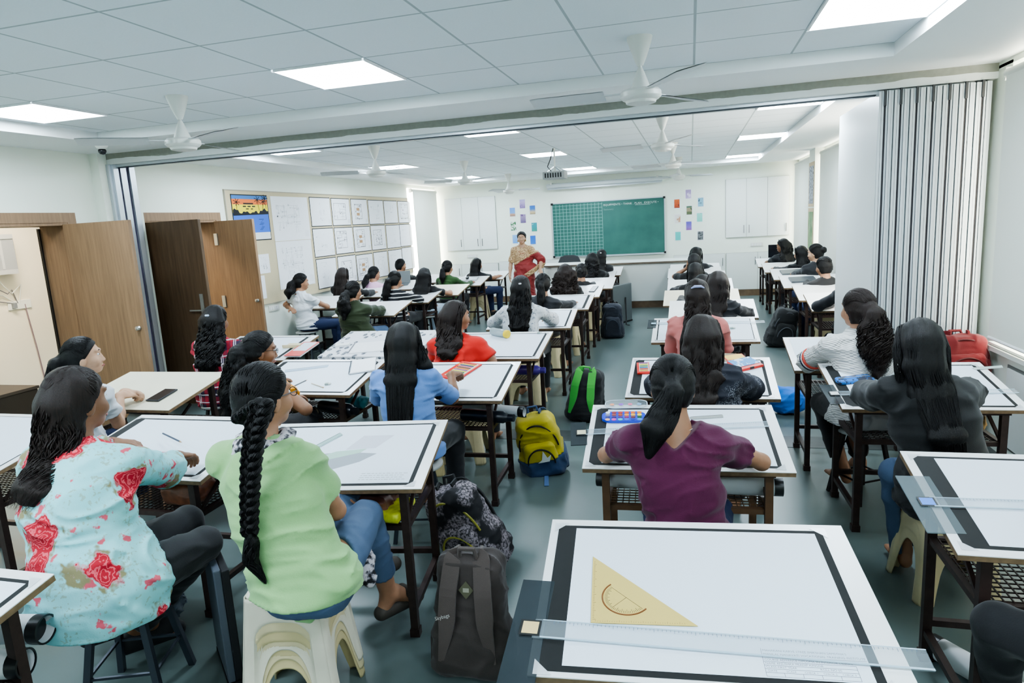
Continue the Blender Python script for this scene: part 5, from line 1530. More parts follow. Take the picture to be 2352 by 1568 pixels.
# white ponytail by wall
ph = hd(692, 647, 8.1)
person('ponytailed girl in a white T-shirt and jeans, elbow out, by the notice board', ph, (ph[0]+.04, 8.1), yaw=-16, hyaw=-45, seat=.44, s=.98, g=.94, skin=0, hands=(at(690,725,.70), tp('N3', .0, .10, .03)), shirt=WHT, sleeve=.5, hem=.47, shirt_name='t_shirt', trousers=JND, legyaw=-45,
  hair=('pony', dict(tie=-.02, len=.20, fat=1.7, out=.09, wave=.35, clip=(214,206,200), clipw=.01)), h=MD, seed=14, face=True, tro_len=.86, elbow=((at(656,700,.80),), (at(752,704,.745),)), feet=(0, 0))
ph = hd(788, 632, 9.4)
person('girl with very long straight brown hair by the left wall', ph, (ph[0]+.03, 9.38), yaw=5, hyaw=0, seat=.44, g=.95, hands=forearms('N4'), shirt=BLK2, sleeve=2, trousers=JND, hair=('long', dict(len=.42, w=.95, wave=.08, side=-.05)), hmat=1, h=FR, seed=15)
ph = hd(860, 628, 10.4)
person('girl in a light pink top with a side ponytail by the left wall', ph, (ph[0]+.03, 10.4), yaw=-10, hyaw=-35, seat=.42, g=.95, hands=forearms('N5'), shirt=PNK, sleeve=.8, shirt_name='top', trousers=JND, hair=('pony', dict(tie=-.03, len=.22, fat=1.3, side=-.07)), h=FR, seed=16, skin=0)
ph = hd(921, 609, 11.6)
person('short-haired student in black beside the last drawing sheets', ph, (ph[0]+.03, 11.6), yaw=-5, hyaw=-42, seat=.43, g=.95, hands=forearms('N6'), shirt=BLK, sleeve=.6, trousers=TRB, hair=('short', {}), h=FR, seed=17, skin=0)
ph = hd(908, 642, 8.55)
person('girl in a black and white striped top with a pale hair clip', ph, (ph[0]+.0, 8.52), yaw=-10, hyaw=-20, seat=.44, g=.98, hands=(tp('M5', -.2, .1, .03), tp('M5', .26, .12, .03)), shirt=STR, sleeve=2, shirt_name='striped_top', trousers=TRB, hair=('pony', dict(tie=.0, len=.33, fat=1.3, side=-.05, clip=(198,206,210), clipw=.022)), h=FR, seed=18, skin=0, elbow=(None, (at(966,688,.755),)))
ph = hd(975, 633, 9.42)
person('girl in black with long loose hair and a pale denim skirt', ph, (ph[0]+.0, 9.40), yaw=-8, hyaw=10, seat=.44, g=1.02, hands=(tp('M6', -.2, .1, .03), tp('M6', .27, .1, .03)), shirt=BLK, sleeve=.6, trousers=JNL, hair=('long', dict(len=.25, w=1.25, wave=.1)), h=FR, seed=19, elbow=(None, A([1.,-.2,-.3])))
ph = hd(1028, 614, 10.85)
person('girl in a green top with a low ponytail and hoop earring', ph, (ph[0]+.0, 10.82), yaw=-8, hyaw=-18, seat=.44, g=.98, hands=(tp('M7', -.2, .1, .03), tp('M7', .24, .1, .03)), shirt=GRN2, sleeve=2, shirt_name='top', trousers=TRB, hair=('pony', dict(tie=-.03, len=.24, fat=1.2)), h=FR, seed=20, skin=0)
ph = hd(1096, 607, 11.95)
person('girl in black T-shirt and jeans on the plastic stool nearest the teacher', ph, (ph[0]+.0, 11.95), yaw=-14, hyaw=-25, seat=.44, g=1., hands=(tp('M8', -.1, .1, .03), tp('M8', .32, .12, .03)), shirt=BLK3, sleeve=.7, trousers=JND, legyaw=-30, hair=('long', dict(len=.2, w=.85, wave=.08)), h=FR, seed=21, skin=0, footwear=('shoe', plain('shoe_black', (34,34,36), .6)))
# centre column
ph = hd(1197, 662, 6.12)
person('girl in a white and grey floral blouse with long wavy hair', ph, (ph[0]+.0, 6.06), yaw=4, hyaw=10, seat=.44, g=1.05, hands=(tp('L4', -.16, .18, .03), tp('L4', .2, .16, .03)), shirt=GFL, sleeve=2, loose=.022, shirt_name='blouse', trousers=TRB, hair=('half', dict(len=.40, w=.95, wave=.25, curl=.008, turns=3, clip=(220,222,226), tie=.02, clipw=.012, n=90)), h=MD, seed=22, elbow=((at(1128,745,.75),), (at(1280,738,.75),)))
ph = hd(1247, 652, 7.45)
person('girl in a black long-sleeved top with a smooth ponytail, leaning on her table', ph, (ph[0]+.02, 7.38), yaw=-10, hyaw=8, seat=.44, g=1., hands=(tp('L5', -.1, .18, .03), tp('L5', .22, .14, .03)), shirt=BLK3, sleeve=2, trousers=TRB, hair=('pony', dict(tie=.0, len=.3, fat=1.05)), h=FR, seed=23, elbow=((at(1215,705,.75),), (at(1310,700,.75),)))
ph = hd(1298, 628, 8.6)
person('girl with a big mass of curly brown hair', ph, (ph[0]+.0, 8.58), yaw=0, hyaw=10, seat=.44, hands=forearms('L6'), shirt=BLK, sleeve=2, trousers=TRB, hair=('curly', dict(len=.26, w=1.5, cramp=.02, turns=8, thick=.03, n=80)), hmat=1, h=FR, seed=24)
ph = hd(1336, 624, 9.62)
person('girl with a round bun, seated just beyond the girl with big curly hair', ph, (ph[0]+.0, 9.62), yaw=0, hyaw=0, seat=.42, hands=forearms('L7'), shirt=BLK2, sleeve=2, trousers=TRB, hair=('bun', dict(tie=.0)), h=FR, seed=25)
ph = hd(1361, 597, 11.0)
person('curly-haired girl in a black T-shirt with one bare forearm on the table', ph, (ph[0]+.0, 10.98), yaw=-6, hyaw=0, seat=.43, hands=(tp('L8', -.1, .15, .03), tp('L8', .24, .14, .03)), shirt=BLK, sleeve=.8, trousers=TRB, hair=('curly', dict(len=.2, w=1.15, cramp=.015, turns=6)), h=FR, seed=26, skin=0, elbow=(None, A([1.,-.1,-.2])))
ph = hd(1382, 588, 11.95)
person('girl in black with a shiny clip in her hair, before the chalkboard grid', ph, (ph[0]+.02, 11.93), yaw=-6, hyaw=0, seat=.43, hands=forearms('L9'), shirt=BLK2, sleeve=2, trousers=TRB, hair=('long', dict(len=.16, w=.85, clip=(226,228,230), tie=.03, clipw=.01)), h=FR, seed=27)
# right column
ph = hd(1545, 884, 2.52)
def necklace(P):
    nb, lat, fw, l = P['nb'], P['lat'], P['fw'], P['loc']
    MB().tube([nb+lat*.074*math.cos(a)+fw*(.07*math.sin(a)+.01)+A([0,0,.012])-l for a in np.linspace(2.6, 6.8, 16)], .0014, 5).build('neck_chain', plain('chain_silver', (170,160,150), .3, .8), P['root'])
person('girl in a plum short-sleeved T-shirt, both elbows on the table, nearest in the right column', ph, (-.02, 2.42), yaw=2, hyaw=3, pitch=-16, seat=.42, s=0.97, g=0.93, skin=0, hands=(tp('T2', -.12, .20, .035), tp('T2', .14, .21, .035)), elbow=((at(1390,1045,.745),), (at(1752,1062,.745),)), shirt=PLUM, sleeve=.52, neck='v', loose=.022, hem=.36, shirt_name='t_shirt', trousers=JND,
  hair=('pony', dict(tie=-.0, len=.24, fat=1.25, side=-.09, out=.04, wave=.08, n=170)), h=FN, seed=31, extras=[necklace])
ph = hd(1612, 775, 3.56)
person('girl in a navy floral blouse with long dark hair gathered low', ph, (ph[0]+.05, 3.52), yaw=-6, hyaw=0, pitch=-14, seat=.43, s=0.98, g=1.0, hands=(tp('T3', -.12, .2, .03), tp('T3', .16, .2, .03)), elbow=((at(1500,890,.745),), (at(1732,895,.75),)), shirt=NFL, sleeve=1.15, loose=.03, shirt_name='blouse', trousers=TRB,
  hair=('long', dict(len=.26, w=.92, wave=.12, n=120, side=.0, curl=.004)), hmat=1, h=FN, seed=32)
ph = hd(1600, 678, 5.3)
person('girl in a pink puff-sleeved top with a lilac hair clip', ph, (ph[0]+.02, 5.26), yaw=0, hyaw=4, seat=.44, s=1.03, g=.98, skin=2, hands=(A([ph[0]-.2, 5.62, .60]), A([ph[0]+.22, 5.62, .60])), elbow=((at(1546,805,.66),), (at(1668,805,.66),)), shirt=ROSE, sleeve=.98, loose=.026, shirt_name='puff_sleeve_top', trousers=TRB, legyaw=-12,
  hair=('half', dict(len=.20, w=.85, wave=.3, curl=.007, turns=4, clip=(172,180,222), tie=.045, clipw=.045, n=80)), hmat=1, h=MD, seed=33, knees=.42)
ph = hd(1647, 653, 6.5)
person('girl in black with long hair bending over the table beyond the girl in pink', ph, (ph[0]+.02, 6.40), yaw=-8, hyaw=8, pitch=-20, roll=6, seat=.43, g=1.05, hands=(tp('T5', -.1, .2, .03), tp('T5', .2, .18, .03)), elbow=((at(1600,728,.745),), (at(1722,722,.745),)), shirt=BLK3, sleeve=2, trousers=TRB, hair=('long', dict(len=.24, w=.95, wave=.15, side=-.05)), hmat=1, h=MD, seed=34)
ph = hd(1613, 655, 7.55)
person('girl in black mostly hidden behind the two bent heads, left arm showing', ph, (ph[0]-.06, 7.5), yaw=6, seat=.42, hands=(tp('T6', -.22, .16, .03), tp('T6', .1, .2, .03)), shirt=BLK, sleeve=2, trousers=TRB, hair=('long', dict(len=.2)), h=FR, seed=35, elbow=(A([-1.,-.1,-.3]), None))
ph = hd(1597, 624, 8.92)
person('girl in black with loose hair, third from the front in the right column', ph, (ph[0], 8.88), yaw=4, seat=.42, hands=(tp('T7', -.22, .12, .03), tp('T7', .15, .2, .03)), shirt=BLK2, sleeve=2, trousers=TRB, hair=('long', dict(len=.2, w=.9)), h=FR, seed=36, elbow=(A([-1.,-.1,-.3]), None))
ph = hd(1594, 601, 10.2); fa = hd(1579, 604, 10.36)
person('girl with a dark hair band raising a hand to her face', ph, (ph[0], 10.16), yaw=2, seat=.42, skin=0, hands=(A(fa)+A([0,-.0,-.07]), tp('T8', .15, .2, .03)), hdirs=(A([.05,.05,1.]), None), handnm=(A([-1,.2,0]), None), shirt=BLK, sleeve=.9, trousers=TRB, hair=('half', dict(len=.2, w=.85)), h=FR, seed=37, elbow=(A([-1.,-.1,-.8]), None))
ph = hd(1599, 583, 11.9)
person('girl in a black T-shirt with long smooth hair, front of the right column', ph, (ph[0]+.0, 11.86), yaw=-4, seat=.43, skin=0, hands=(tp('T10', -.1, .2, .03), tp('T10', .26, .14, .03)), shirt=BLK3, sleeve=.7, trousers=TRB, hair=('long', dict(len=.22, w=.85)), h=FR, seed=38, elbow=(None, A([1.,-.1,-.3])))
# window column
ph = hd(2112, 793, 3.32)
person('girl in a black T-shirt with long straight hair, by the red rucksack', ph, (1.09, 3.20), yaw=4, hyaw=-6, pitch=-22, legs=((at(2055,1085,.50), at(2075,1260,.10)), (at(2165,1080,.50), at(2190,1250,.10))), seat=.43, s=0.99, g=1.04, skin=0, hands=(tp('R2', -.10, .2, .035), tp('R2', .2, .24, .035)), elbow=((at(1968,908,.745),), (at(2245,908,.76),)), shirt=BLK, sleeve=.88, loose=.028, hem=.36, shirt_name='t_shirt', trousers=JN,
  hair=('long', dict(len=.44, w=.80, wave=.07, side=.06, n=150, out=.0)), h=FN, seed=41)
ph = hd(1970, 708, 4.28)
def armband(P):
    S, E, W = P['arms'][0]; l = P['loc']
    d = nrm(W-E)
    for q, col, nm in ((.04, (36,40,66), 'navy_band'), (.058, (226,226,224), 'white_band'), (.074, (196,74,60), 'red_band')):
        p = E+(W-E)*0-d*.0; p = E-nrm(E-S)*(.0+q)
        F = Vector(nrm(E-S)).to_track_quat('Z', 'Y').to_matrix()
        MB().tube([Vector(p-l)+F@Vector((.0665*math.cos(a), .0665*math.sin(a), 0)) for a in np.linspace(0, 6.283, 24)], .008, 6, False).build(nm, cloth('band_'+nm, col), P['root'], True)
person('girl in a white knitted sweater with dark curly ponytail', ph, (.98, 4.22), yaw=6, hyaw=28, pitch=-4, legs=((at(1888,925,.50), at(1938,1078,.14)), (at(1960,950,.50), at(1975,1060,.12))), seat=.44, s=0.98, g=1.04, skin=0, hands=(tp('R3', -.05, .16, .04), tp('R3', .2, .16, .04)), elbow=((at(1852,832,.755),), (at(2030,835,.75),)), shirt=KNT, sleeve=2, loose=.030, neck='high', shirt_name='sweater', trousers=TRB, legyaw=20, extras=[armband],
  hair=('pony', dict(tie=-.01, len=.36, fat=2.0, out=.06, curl=.014, turns=6, wave=.5, n=120)), hmat=1, h=FN, seed=42, tro_len=.8)
person('person in mauve sleeves whose forearm and black knee enter at the right edge', (1.46, 1.80, 1.14), (1.42, 1.66), yaw=8, hyaw=10, legs=((at(2292,1435,.49), at(2300,1640,.10)), None), seat=.46, s=1., g=1.05, skin=0, hands=(at(2372,1150,.76), tp('R1', .25, .2, .03)), elbow=((at(2318,1238,.755),), None), shirt=MAUV, sleeve=.95, shirt_name='top', trousers=TRB, hair=('pony', dict(len=.2)), h=MD, seed=43, legyaw=38, knees=.42)
ph = hd(1965, 622, 7.0)
person('girl behind the folded partition, only her black sleeve in view', ph, (1.62, 6.98), yaw=8, seat=.43, hands=(tp('RF6', -.2, .12, .03), tp('RF6', .1, .2, .03)), shirt=BLK3, sleeve=2, trousers=TRB, hair=('long', dict(len=.2)), h=FR, seed=44, elbow=(A([-1.,-.1,-.3]), None))
ph = hd(1892, 612, 8.75)
person('girl in black half hidden by the partition edge, dark bun of hair', ph, (ph[0]+.02, 8.75), yaw=12, hyaw=25, seat=.43, hands=forearms('RF4'), shirt=BLK2, sleeve=2, trousers=JND, hair=('low', dict(tie=-.0, fat=1.4)), h=FR, seed=45, skin=0)
ph = hd(1872, 580, 10.05)
person('girl in black with a pale green scrunchie, looking left', ph, (min(ph[0], 1.66), 10.05), yaw=16, hyaw=58, seat=.43, hands=forearms('RF3'), shirt=BLK3, sleeve=2, trousers=JND, hair=('bun', dict(tie=.02, fat=1.1)), h=FR, seed=46, skin=2, face=True)
ph = hd(1838, 582, 11.35)
person('girl in black with long loose hair in the window row, second from the back wall', ph, (min(ph[0], 1.64), 11.35), yaw=12, hyaw=32, seat=.43, hands=(tp('RF2', -.24, .1, .03), tp('RF2', .1, .15, .03)), shirt=BLK, sleeve=2, trousers=TRB, hair=('long', dict(len=.2, w=.85)), h=FR, seed=47, skin=2)
ph = hd(1797, 564, 12.5)
person('girl in a black T-shirt looking left, nearest the back cupboards', ph, (ph[0]+.02, 12.5), yaw=14, hyaw=55, seat=.44, hands=(tp('RF1', -.26, .12, .03), tp('RF1', .05, .15, .03)), shirt=BLK3, sleeve=.55, trousers=TRB, hair=('long', dict(len=.16, w=1.0, curl=.008)), h=FR, seed=48, skin=1, elbow=(A([-1.,-.2,-.4]), None), face=True)
# ---------------------------------------------------------------- teacher in a saree
SRED = cloth('saree_red', (140,38,36), .2, .6); SGOLD = saree_gold()
tl = hd(1198, 546, 12.1)
def saree(P):
    nb, lat, fw, pel, loc, body = P['nb'], P['lat'], P['fw'], P['pel'], P['loc'], P['root']
    z = lambda h, a=0, b=0: A([pel[0], pel[1], h])+lat*a+fw*b
    def base(o):
        c = SDF()
        c.loft([z(.02), z(.35), z(.72), z(.92)], lat, [.21+o, .19+o, .19+o, .165+o], [.17+o, .155+o, .15+o, .12+o], .03)
        return c
    def top(o):
        c = SDF(); sp = P['sp']; a = [x+.035+o for x in P['A']]; b = [x+.035+o for x in P['B']]; a[4] = .09; b[4] = .08
        c.loft([sp[0]+A([0,0,-.12]), sp[1], sp[2], sp[3], sp[4]], lat, a, b, .03)
        S, E, W = P['arms'][0]
        c.rc(S, E, .07+o, .075+o, .04); c.rc(E, E+lat*.02+A([0,0,-.16]), .075+o, .05+o, .04)
        c.ell(z(.86, -.1, .06), (.16+o, .11+o, .16+o), None, .05)
        return c
    l32 = lat.astype(f4); p32 = A(pel).astype(f4)
    def u(Pp): return -(Pp-p32)@l32
    up = lambda Pp: Pp[:,2]-(1.085+.42*u(Pp)+.02*np.sin(u(Pp)*9))
    lo = lambda Pp: (.70+.62*np.clip(u(Pp), -.2, .3))-Pp[:,2]
    c = base(0); c.disp = wrinkle(3, .016, 1.2); v, q = c.mesh(.0125); np_mesh('saree_skirt', v, q, SRED, body, loc)
    c = top(0); c.cut += [up, lo]; c.disp = wrinkle(4, .014, 1.3); v, q = c.mesh(.011); np_mesh('saree_pallu', v, q, SRED, body, loc)
    c = top(.005); c.cut += [lambda Pp: np.abs(up(Pp)+.012)-.02]; c.disp = wrinkle(4, .014, 1.3); v, q = c.mesh(.010); np_mesh('upper_border', v, q, SGOLD, body, loc)
    c = top(.005); c.cut += [lambda Pp: np.abs(lo(Pp)+.045)-.05]; c.disp = wrinkle(4, .014, 1.3); v, q = c.mesh(.010); np_mesh('lower_border', v, q, SGOLD, body, loc)
    H = P['H']
    for x in (-1, 1): MB().lathe([(0,-.012),(.009,-.008),(.011,0),(.006,.01),(0,.012)], 10, H(.078*x, .0, -.062)-A(loc)).build('earring', plain('gold', (206,170,90), .3, .9), body, True)
    MB().tube([nb+lat*.07*math.cos(a)+fw*(.03+.075*math.sin(a))+A([0,0,-.02-.10*max(0, math.sin(a))])-loc for a in np.linspace(-.4, 3.6, 18)], .004, 6).build('necklace', plain('bead_red', (150,60,40), .5), body)
yaw = 192
Fy = rotz(R(yaw)); pl = A([tl[0]+.01, 12.12, 0])
def q3(a, b_, z): return pl+Fy@A([a, b_, 0])+A([0,0,z])
person('teacher in a red and gold saree standing beside the desk, facing the class', tl, (pl[0], pl[1]), yaw=yaw, hyaw=yaw-4, pitch=-2, seat=.775, s=.97, g=1.08, skin=2, face=True, h=.010,
  hands=(q3(-.30, .16, .87), q3(.27, .03, .78)), hdirs=(A([.3,-.6,-.5]), A([0,-.1,-1.])), handnm=(A([0,0,1.]), A([-.9,-.3,0])), elbow=(A([.8,.5,-.4]), A([-.5,1.,0])),
  legs=((q3(-.09, .02, .46), q3(-.09, 0, .085)), (q3(.09, .02, .46), q3(.09, 0, .085))), legyaw=yaw, shirt=SGOLD, sleeve=.85, hem=1.0, shirt_name='blouse', hair=('bun', dict(tie=-.03, fat=.9, n=40)), hmat=0, seed=51, extras=[saree], group='teacher')
bpy.data.objects  # (teacher keeps a group of one)
# ---------------------------------------------------------------- stools under the seated
for i, nm in enumerate(('y', 'p', 'i')):
    stool(nm, -1.435, 1.985, 12, ['lowest, most yellowed plastic stool of the stack under the girl in pale green', 'middle cream plastic stool of the stack under the girl in pale green', 'top ivory plastic stool of the stack under the girl in pale green'][i], z=.037*i, sc=1.0)
seats = [('m', -2.13, 1.90, 20, 'grey metal stool under the girl in the aqua floral blouse', 1.09), ('d', -3.62, 3.06, 10, 'dark metal stool under the girl in white with clasped hands', .96), ('d', -3.75, 4.52, 0, 'dark metal stool under the plaid girl', .96), ('d', -2.66, 3.50, 10, 'dark metal stool under the girl in mustard', .96), ('m', -1.53, 3.36, 10, 'grey metal stool under the girl in light blue', .96), ('p', -1.68, 4.62, 5, 'cream plastic stool under the girl in red', 1.0), ('d', -3.88, 7.18, 0, 'dark metal stool under the girl in dark green', .96), ('m', -5.15, 8.1, 0, 'metal stool under the ponytailed girl in white', .96), ('d', -5.2, 9.38, 0, 'stool under the girl with very long brown hair', .96), ('d', -5.15, 10.4, 0, 'stool under the girl in light pink', .92), ('d', -5.2, 11.6, 0, 'stool under the short-haired student', .94), ('d', -3.98, 8.52, 0, 'stool under the girl in stripes', .96), ('d', -3.88, 9.4, 0, 'stool under the girl in the pale denim skirt', .96), ('d', -4.03, 10.82, 0, 'stool under the girl in the green top', .96), ('p', -3.87, 11.95, 10, 'cream plastic stool under the girl in navy jeans nearest the teacher', 1.02), ('p', -1.55, 6.06, 4, 'cream plastic stool under the girl in the grey floral blouse', 1.02), ('p', -1.6, 7.38, -4, 'cream plastic stool under the smooth-ponytailed girl in black', 1.02), ('p', -1.6, 8.58, 3, 'cream plastic stool under the girl with big curly hair', 1.02), ('p', -1.54, 9.62, 0, 'cream plastic stool under the girl with the round bun', .97), ('p', -1.6, 10.98, 0, 'cream plastic stool under the girl resting a bare forearm', 1.0), ('p', -1.58, 11.93, 0, 'cream plastic stool under the girl with the shiny clip', 1.0),
 ('d', -.02, 2.42, 0, 'stool under the girl in plum', .92), ('d', .06, 3.52, 0, 'stool under the girl in navy floral', .94), ('d', .06, 5.26, 0, 'stool under the girl in the pink top', .96), ('d', .22, 6.4, 0, 'stool under the girl bending over beyond the girl in pink', .94), ('d', .02, 7.5, 0, 'stool under the mostly hidden girl in black', .92), ('d', .05, 8.88, 0, 'stool under the third girl in the right column', .92), ('d', .04, 10.16, 0, 'stool under the girl raising her hand', .92), ('d', .07, 11.86, 0, 'stool under the front girl of the right column', .94),
 ('p', 1.09, 3.20, 8, 'cream plastic stool under the long-haired girl in black by the red rucksack', .98), ('d', .98, 4.22, 30, 'dark metal stool under the girl in the white sweater', .96), ('d', 1.42, 1.66, 0, 'stool under the person at the right edge', 1.0), ('p', 1.62, 6.98, 0, 'cream plastic stool behind the folded partition', 1.0), ('p', 1.6, 8.75, 0, 'cream plastic stool under the girl half hidden by the partition', 1.0), ('d', 1.66, 10.05, 0, 'stool under the girl with the pale green scrunchie', .94), ('d', 1.64, 11.35, 0, 'stool under the long-haired girl second from the back wall', .94), ('d', 1.56, 12.5, 0, 'stool under the girl nearest the back cupboards', .96)]
for k, x, y, rz, lb, sc in seats: stool(k, x, y, rz, lb, 0, sc)
stool('y', -1.92, 4.35, 12, 'yellowed plastic stool between the yellow and blue girls\u2019 tables', 0, .98)
# ---------------------------------------------------------------- sheets on the tables
SHEET = plain('cartridge_paper', (222,232,242), .6, var=.01, vs=3)
TAPE = NT('clear_tape'); TAPE.base((.85, .88, .9)); TAPE = TAPE.fin(.15, 0, **{'Alpha': .55})
BLKS = plain('black_sheet', (16,18,18), .75, var=.2, vs=30)
GREYW = plain('pencil_grey', (186,192,198), .8)
def sheet(k, lb, x0=-.36, x1=.38, v0=.045, v1=.555, bl=.055, br=.018, bf=.016, bb=.014, tape=True, black=True):
    r = empty('drawing_sheet', (0,0,0), 0, lb, 'drawing sheet', 'drawing sheets taped to the tables')
    r.matrix_world = tm(k, 0, 0, 0, .0006)
    if black: MB().span((x0-bl, v0-bf, .0), (x1+br, v1+bb, .0006)).build('black_backing', BLKS, r)
    MB().span((x0, v0, .0006), (x1, v1, .0012)).build('paper', SHEET, r)
    if tape:
        for sx, sy in ((0,0),(1,0),(0,1),(1,1)):
            cx, cy = (x1+br if sx else x0-bl), (v1+bb if sy else v0-bf)
            p = [(0,0),(.045,0),(0,.045)]
            p = [(cx+(-1 if sx else 1)*(a-.012), cy+(-1 if sy else 1)*(b_-.012)) for a, b_ in p]
            if (sx+sy) % 2: p = p[::-1]
            MB().prism(p, .0003, c=(0,0,.0013)).build('corner_tape', TAPE, r)
    return r
s1 = sheet('T1', 'blank white sheet with a ruled title block on the nearest table', -.35, .345, .034, .565, .055, .022, .018, .014)
TXT = plain('pencil_text', (112,118,130), .8)
b = MB(); lx, rx_, by = .115, .315, .056
def yy(y): return .038+(y-.056)*.80
def hl(x0, x1, y):
    y = yy(y); b.span((x0, y-.0005, .0012), (x1, y+.0005, .0014))
def vl(x, y0, y1):
    y0 = yy(y0); y1 = yy(y1); b.span((x-.0005, y0, .0012), (x+.0005, y1, .0014))
for y in (.056, .070, .083, .096, .109): hl(lx, rx_, y)
hl(lx, .342, .128); vl(lx, .056, .158); vl(rx_, .056, .109)
for x in (.155, .195, .235, .275): vl(x, .056, .070)
b.build('title_block_lines', TXT, s1)
for x, y, t_, z in ((.118,.147,"MAHARANI KARVE STREE SHIKSHAN SAMSTHA'S",.0095), (.118,.133,'MANILAL NANAVATI VOCATIONAL TRAINING INSTITUTE',.0095), (.118,.113,'COURSE ADVANCE DIPLOMA IN INTERIOR DESIGN',.0092), (.118,.0995,'NAME ANUSHKA PRADIP KINGNE',.0092), (.118,.0865,'CLASS FIRST YEAR',.0092), (.235,.0865,'ROLL NO 05',.0092), (.121,.073,'DATE',.0085), (.160,.073,'SCALE',.0085), (.199,.073,'CHECK 1',.008), (.239,.073,'CHECK 2',.008), (.279,.073,'CHECK 3',.008)):
    text('title_text', t_, z*.9, TXT, s1, Matrix.Translation((x, yy(y), .0014)))
sheet('T2', 'white sheet with black edging under the arms of the girl in plum', -.35, .365)
sheet('T3', 'white sheet under the red pencil boxes on the second occupied table', -.35, .37)
sheet('T4', 'white sheet on the table of the girl in pink', -.38, .385, .04, .57, .01, .006, .006, .006)
sL = sheet('L1', 'sheet with a shaded perspective drawing of a glass table', -.37, .365, .045, .56, .06)
m = MB(); m.prism([(-.20,.28),(-.02,.15),(.10,.22),(.16,.29),(.0,.31)], .0002, c=(0,0,.0012)); m.build('shaded_floor', plain('pencil_shade', (160,166,172), .8), sL)
MB().prism([(.0,.33),(.05,.46),(.20,.46),(.14,.34)], .0002, c=(0,0,.00125)).build('shaded_wall', plain('pencil_shade_light', (206,210,220), .8), sL)
MB().prism([(-.10,.27),(-.06,.24),(.08,.30),(.10,.335),(-.04,.315)], .0002, c=(0,0,.00145)).build('glass_table_drawing', plain('pencil_green', (176,206,190), .8), sL)
m = MB(); m.tube([(-.19+.035*math.cos(a), .325+.03*math.sin(a), .0016) for a in np.linspace(0, 6.283, 20)], .0012, 5, False)
for i in range(7): m.bar((-.215+.008*i, .312+.004*(i%3), .0014), (-.19+.006*i, .338-.003*(i%2), .0014), .002, .0006)
m.build('round_sketch', TXT, sL)
for i, t_ in enumerate(('PERSPECTIVE VIEW', 'INTERIOR DESIGN', 'FIRST YEAR', 'SCALE  DATE')): 
    m = MB(); rr = random.Random(i)
    x = .14
    while x < .33: w = rr.uniform(.006, .02); m.span((x, .118-.016*i, .0012), (x+w, .123-.016*i, .0014)); x += w+.005
    m.build('lettering_row', GREYW, sL)
sheet('L2', 'white sheet on the table of the girl in light blue', -.36, .37)
sheet('L3', 'white sheet on the table of the girl in red', -.36, .37)
sheet('L4', 'white sheet under the sleeves of the girl in grey floral', -.34, .36)
sheet('L5', 'white sheet on the table of the smooth-ponytailed girl', -.34, .35, br=.03)
sheet('M1', 'white sheet on the table of the girl in aqua florals', -.36, .37)
sheet('M2', 'white sheet with the notebook and eraser on it', -.37, .37, bl=.04)
sheet('N2', 'white sheet under the red book', -.34, .33, br=.03)
sheet('K1', 'white sheet on the table at the left edge', -.38, .385, .03, .57, .01, .006, .006, .006, tape=False)
sheet('R1', 'white sheet with a faint drawing, under the acrylic T-square at the right edge', -.33, .38, .05, .56, .07)
sheet('R2', 'white sheet under the blue pencil pouch by the window wall', -.345, .37)
sheet('R3', 'white sheet on the table of the girl in the white sweater', -.39, .385, .03, .58, .0, .0, .0, .0, False, False)
s0 = sheet('N0', 'sheet with grey shading at the bottom left corner', -.30, .38, .05, .56, .03)
MB().prism([(.05,.25),(.34,.3),(.33,.46),(.05,.44)], .0002, c=(0,0,.0012)).build('grey_shading', plain('wash_grey', (150,156,164), .8), s0)
d = empty('pencil_drawing', (0,0,0), 0, 'faint pencil drawing on the sheet at the right edge', 'drawing'); d.matrix_world = tm('R1', .10, .30, 0, .0016)
m = MB(); m.prism([(-.12,.12),(.16,.12),(.16,.06),(-.10,.06)], .0002); m.prism([(-.09,.04),(.16,.04),(.16,-.06),(-.02,-.06)], .0002); m.build('shading', plain('pencil_tint', (206,210,202), .8), d)
# cloth sheet with leaf print
def leafprint():
    t = NT('leaf_print'); v = t.map((1, .6, 1)); dd = t.vor(17, v); n = t.noise(120, detail=2)
    m = t.math('MULTIPLY', t.ramp(dd, [(.32, (1,)*3), (.38, (0,)*3)]), t.ramp(n, [(.36, (0,)*3), (.46, (1,)*3)]))
    t.base(t.mix(m, lin((226,228,232)), lin((92,98,108)))); return t.fin(.8)
lc = empty('table_cover', (0,0,0), 0, 'white table cover printed with dark leaves on the unoccupied table', 'table cover'); lc.matrix_world = tm('M3', 0, 0)
m = MB(); m.box((0, .305, .004), (.90, .64, .006)); m.box((0, -.012, -.02), (.90, .006, .05)); m.box((.447, .305, -.012), (.006, .64, .036)); m.build('cloth', leafprint(), lc, bevel=.002)
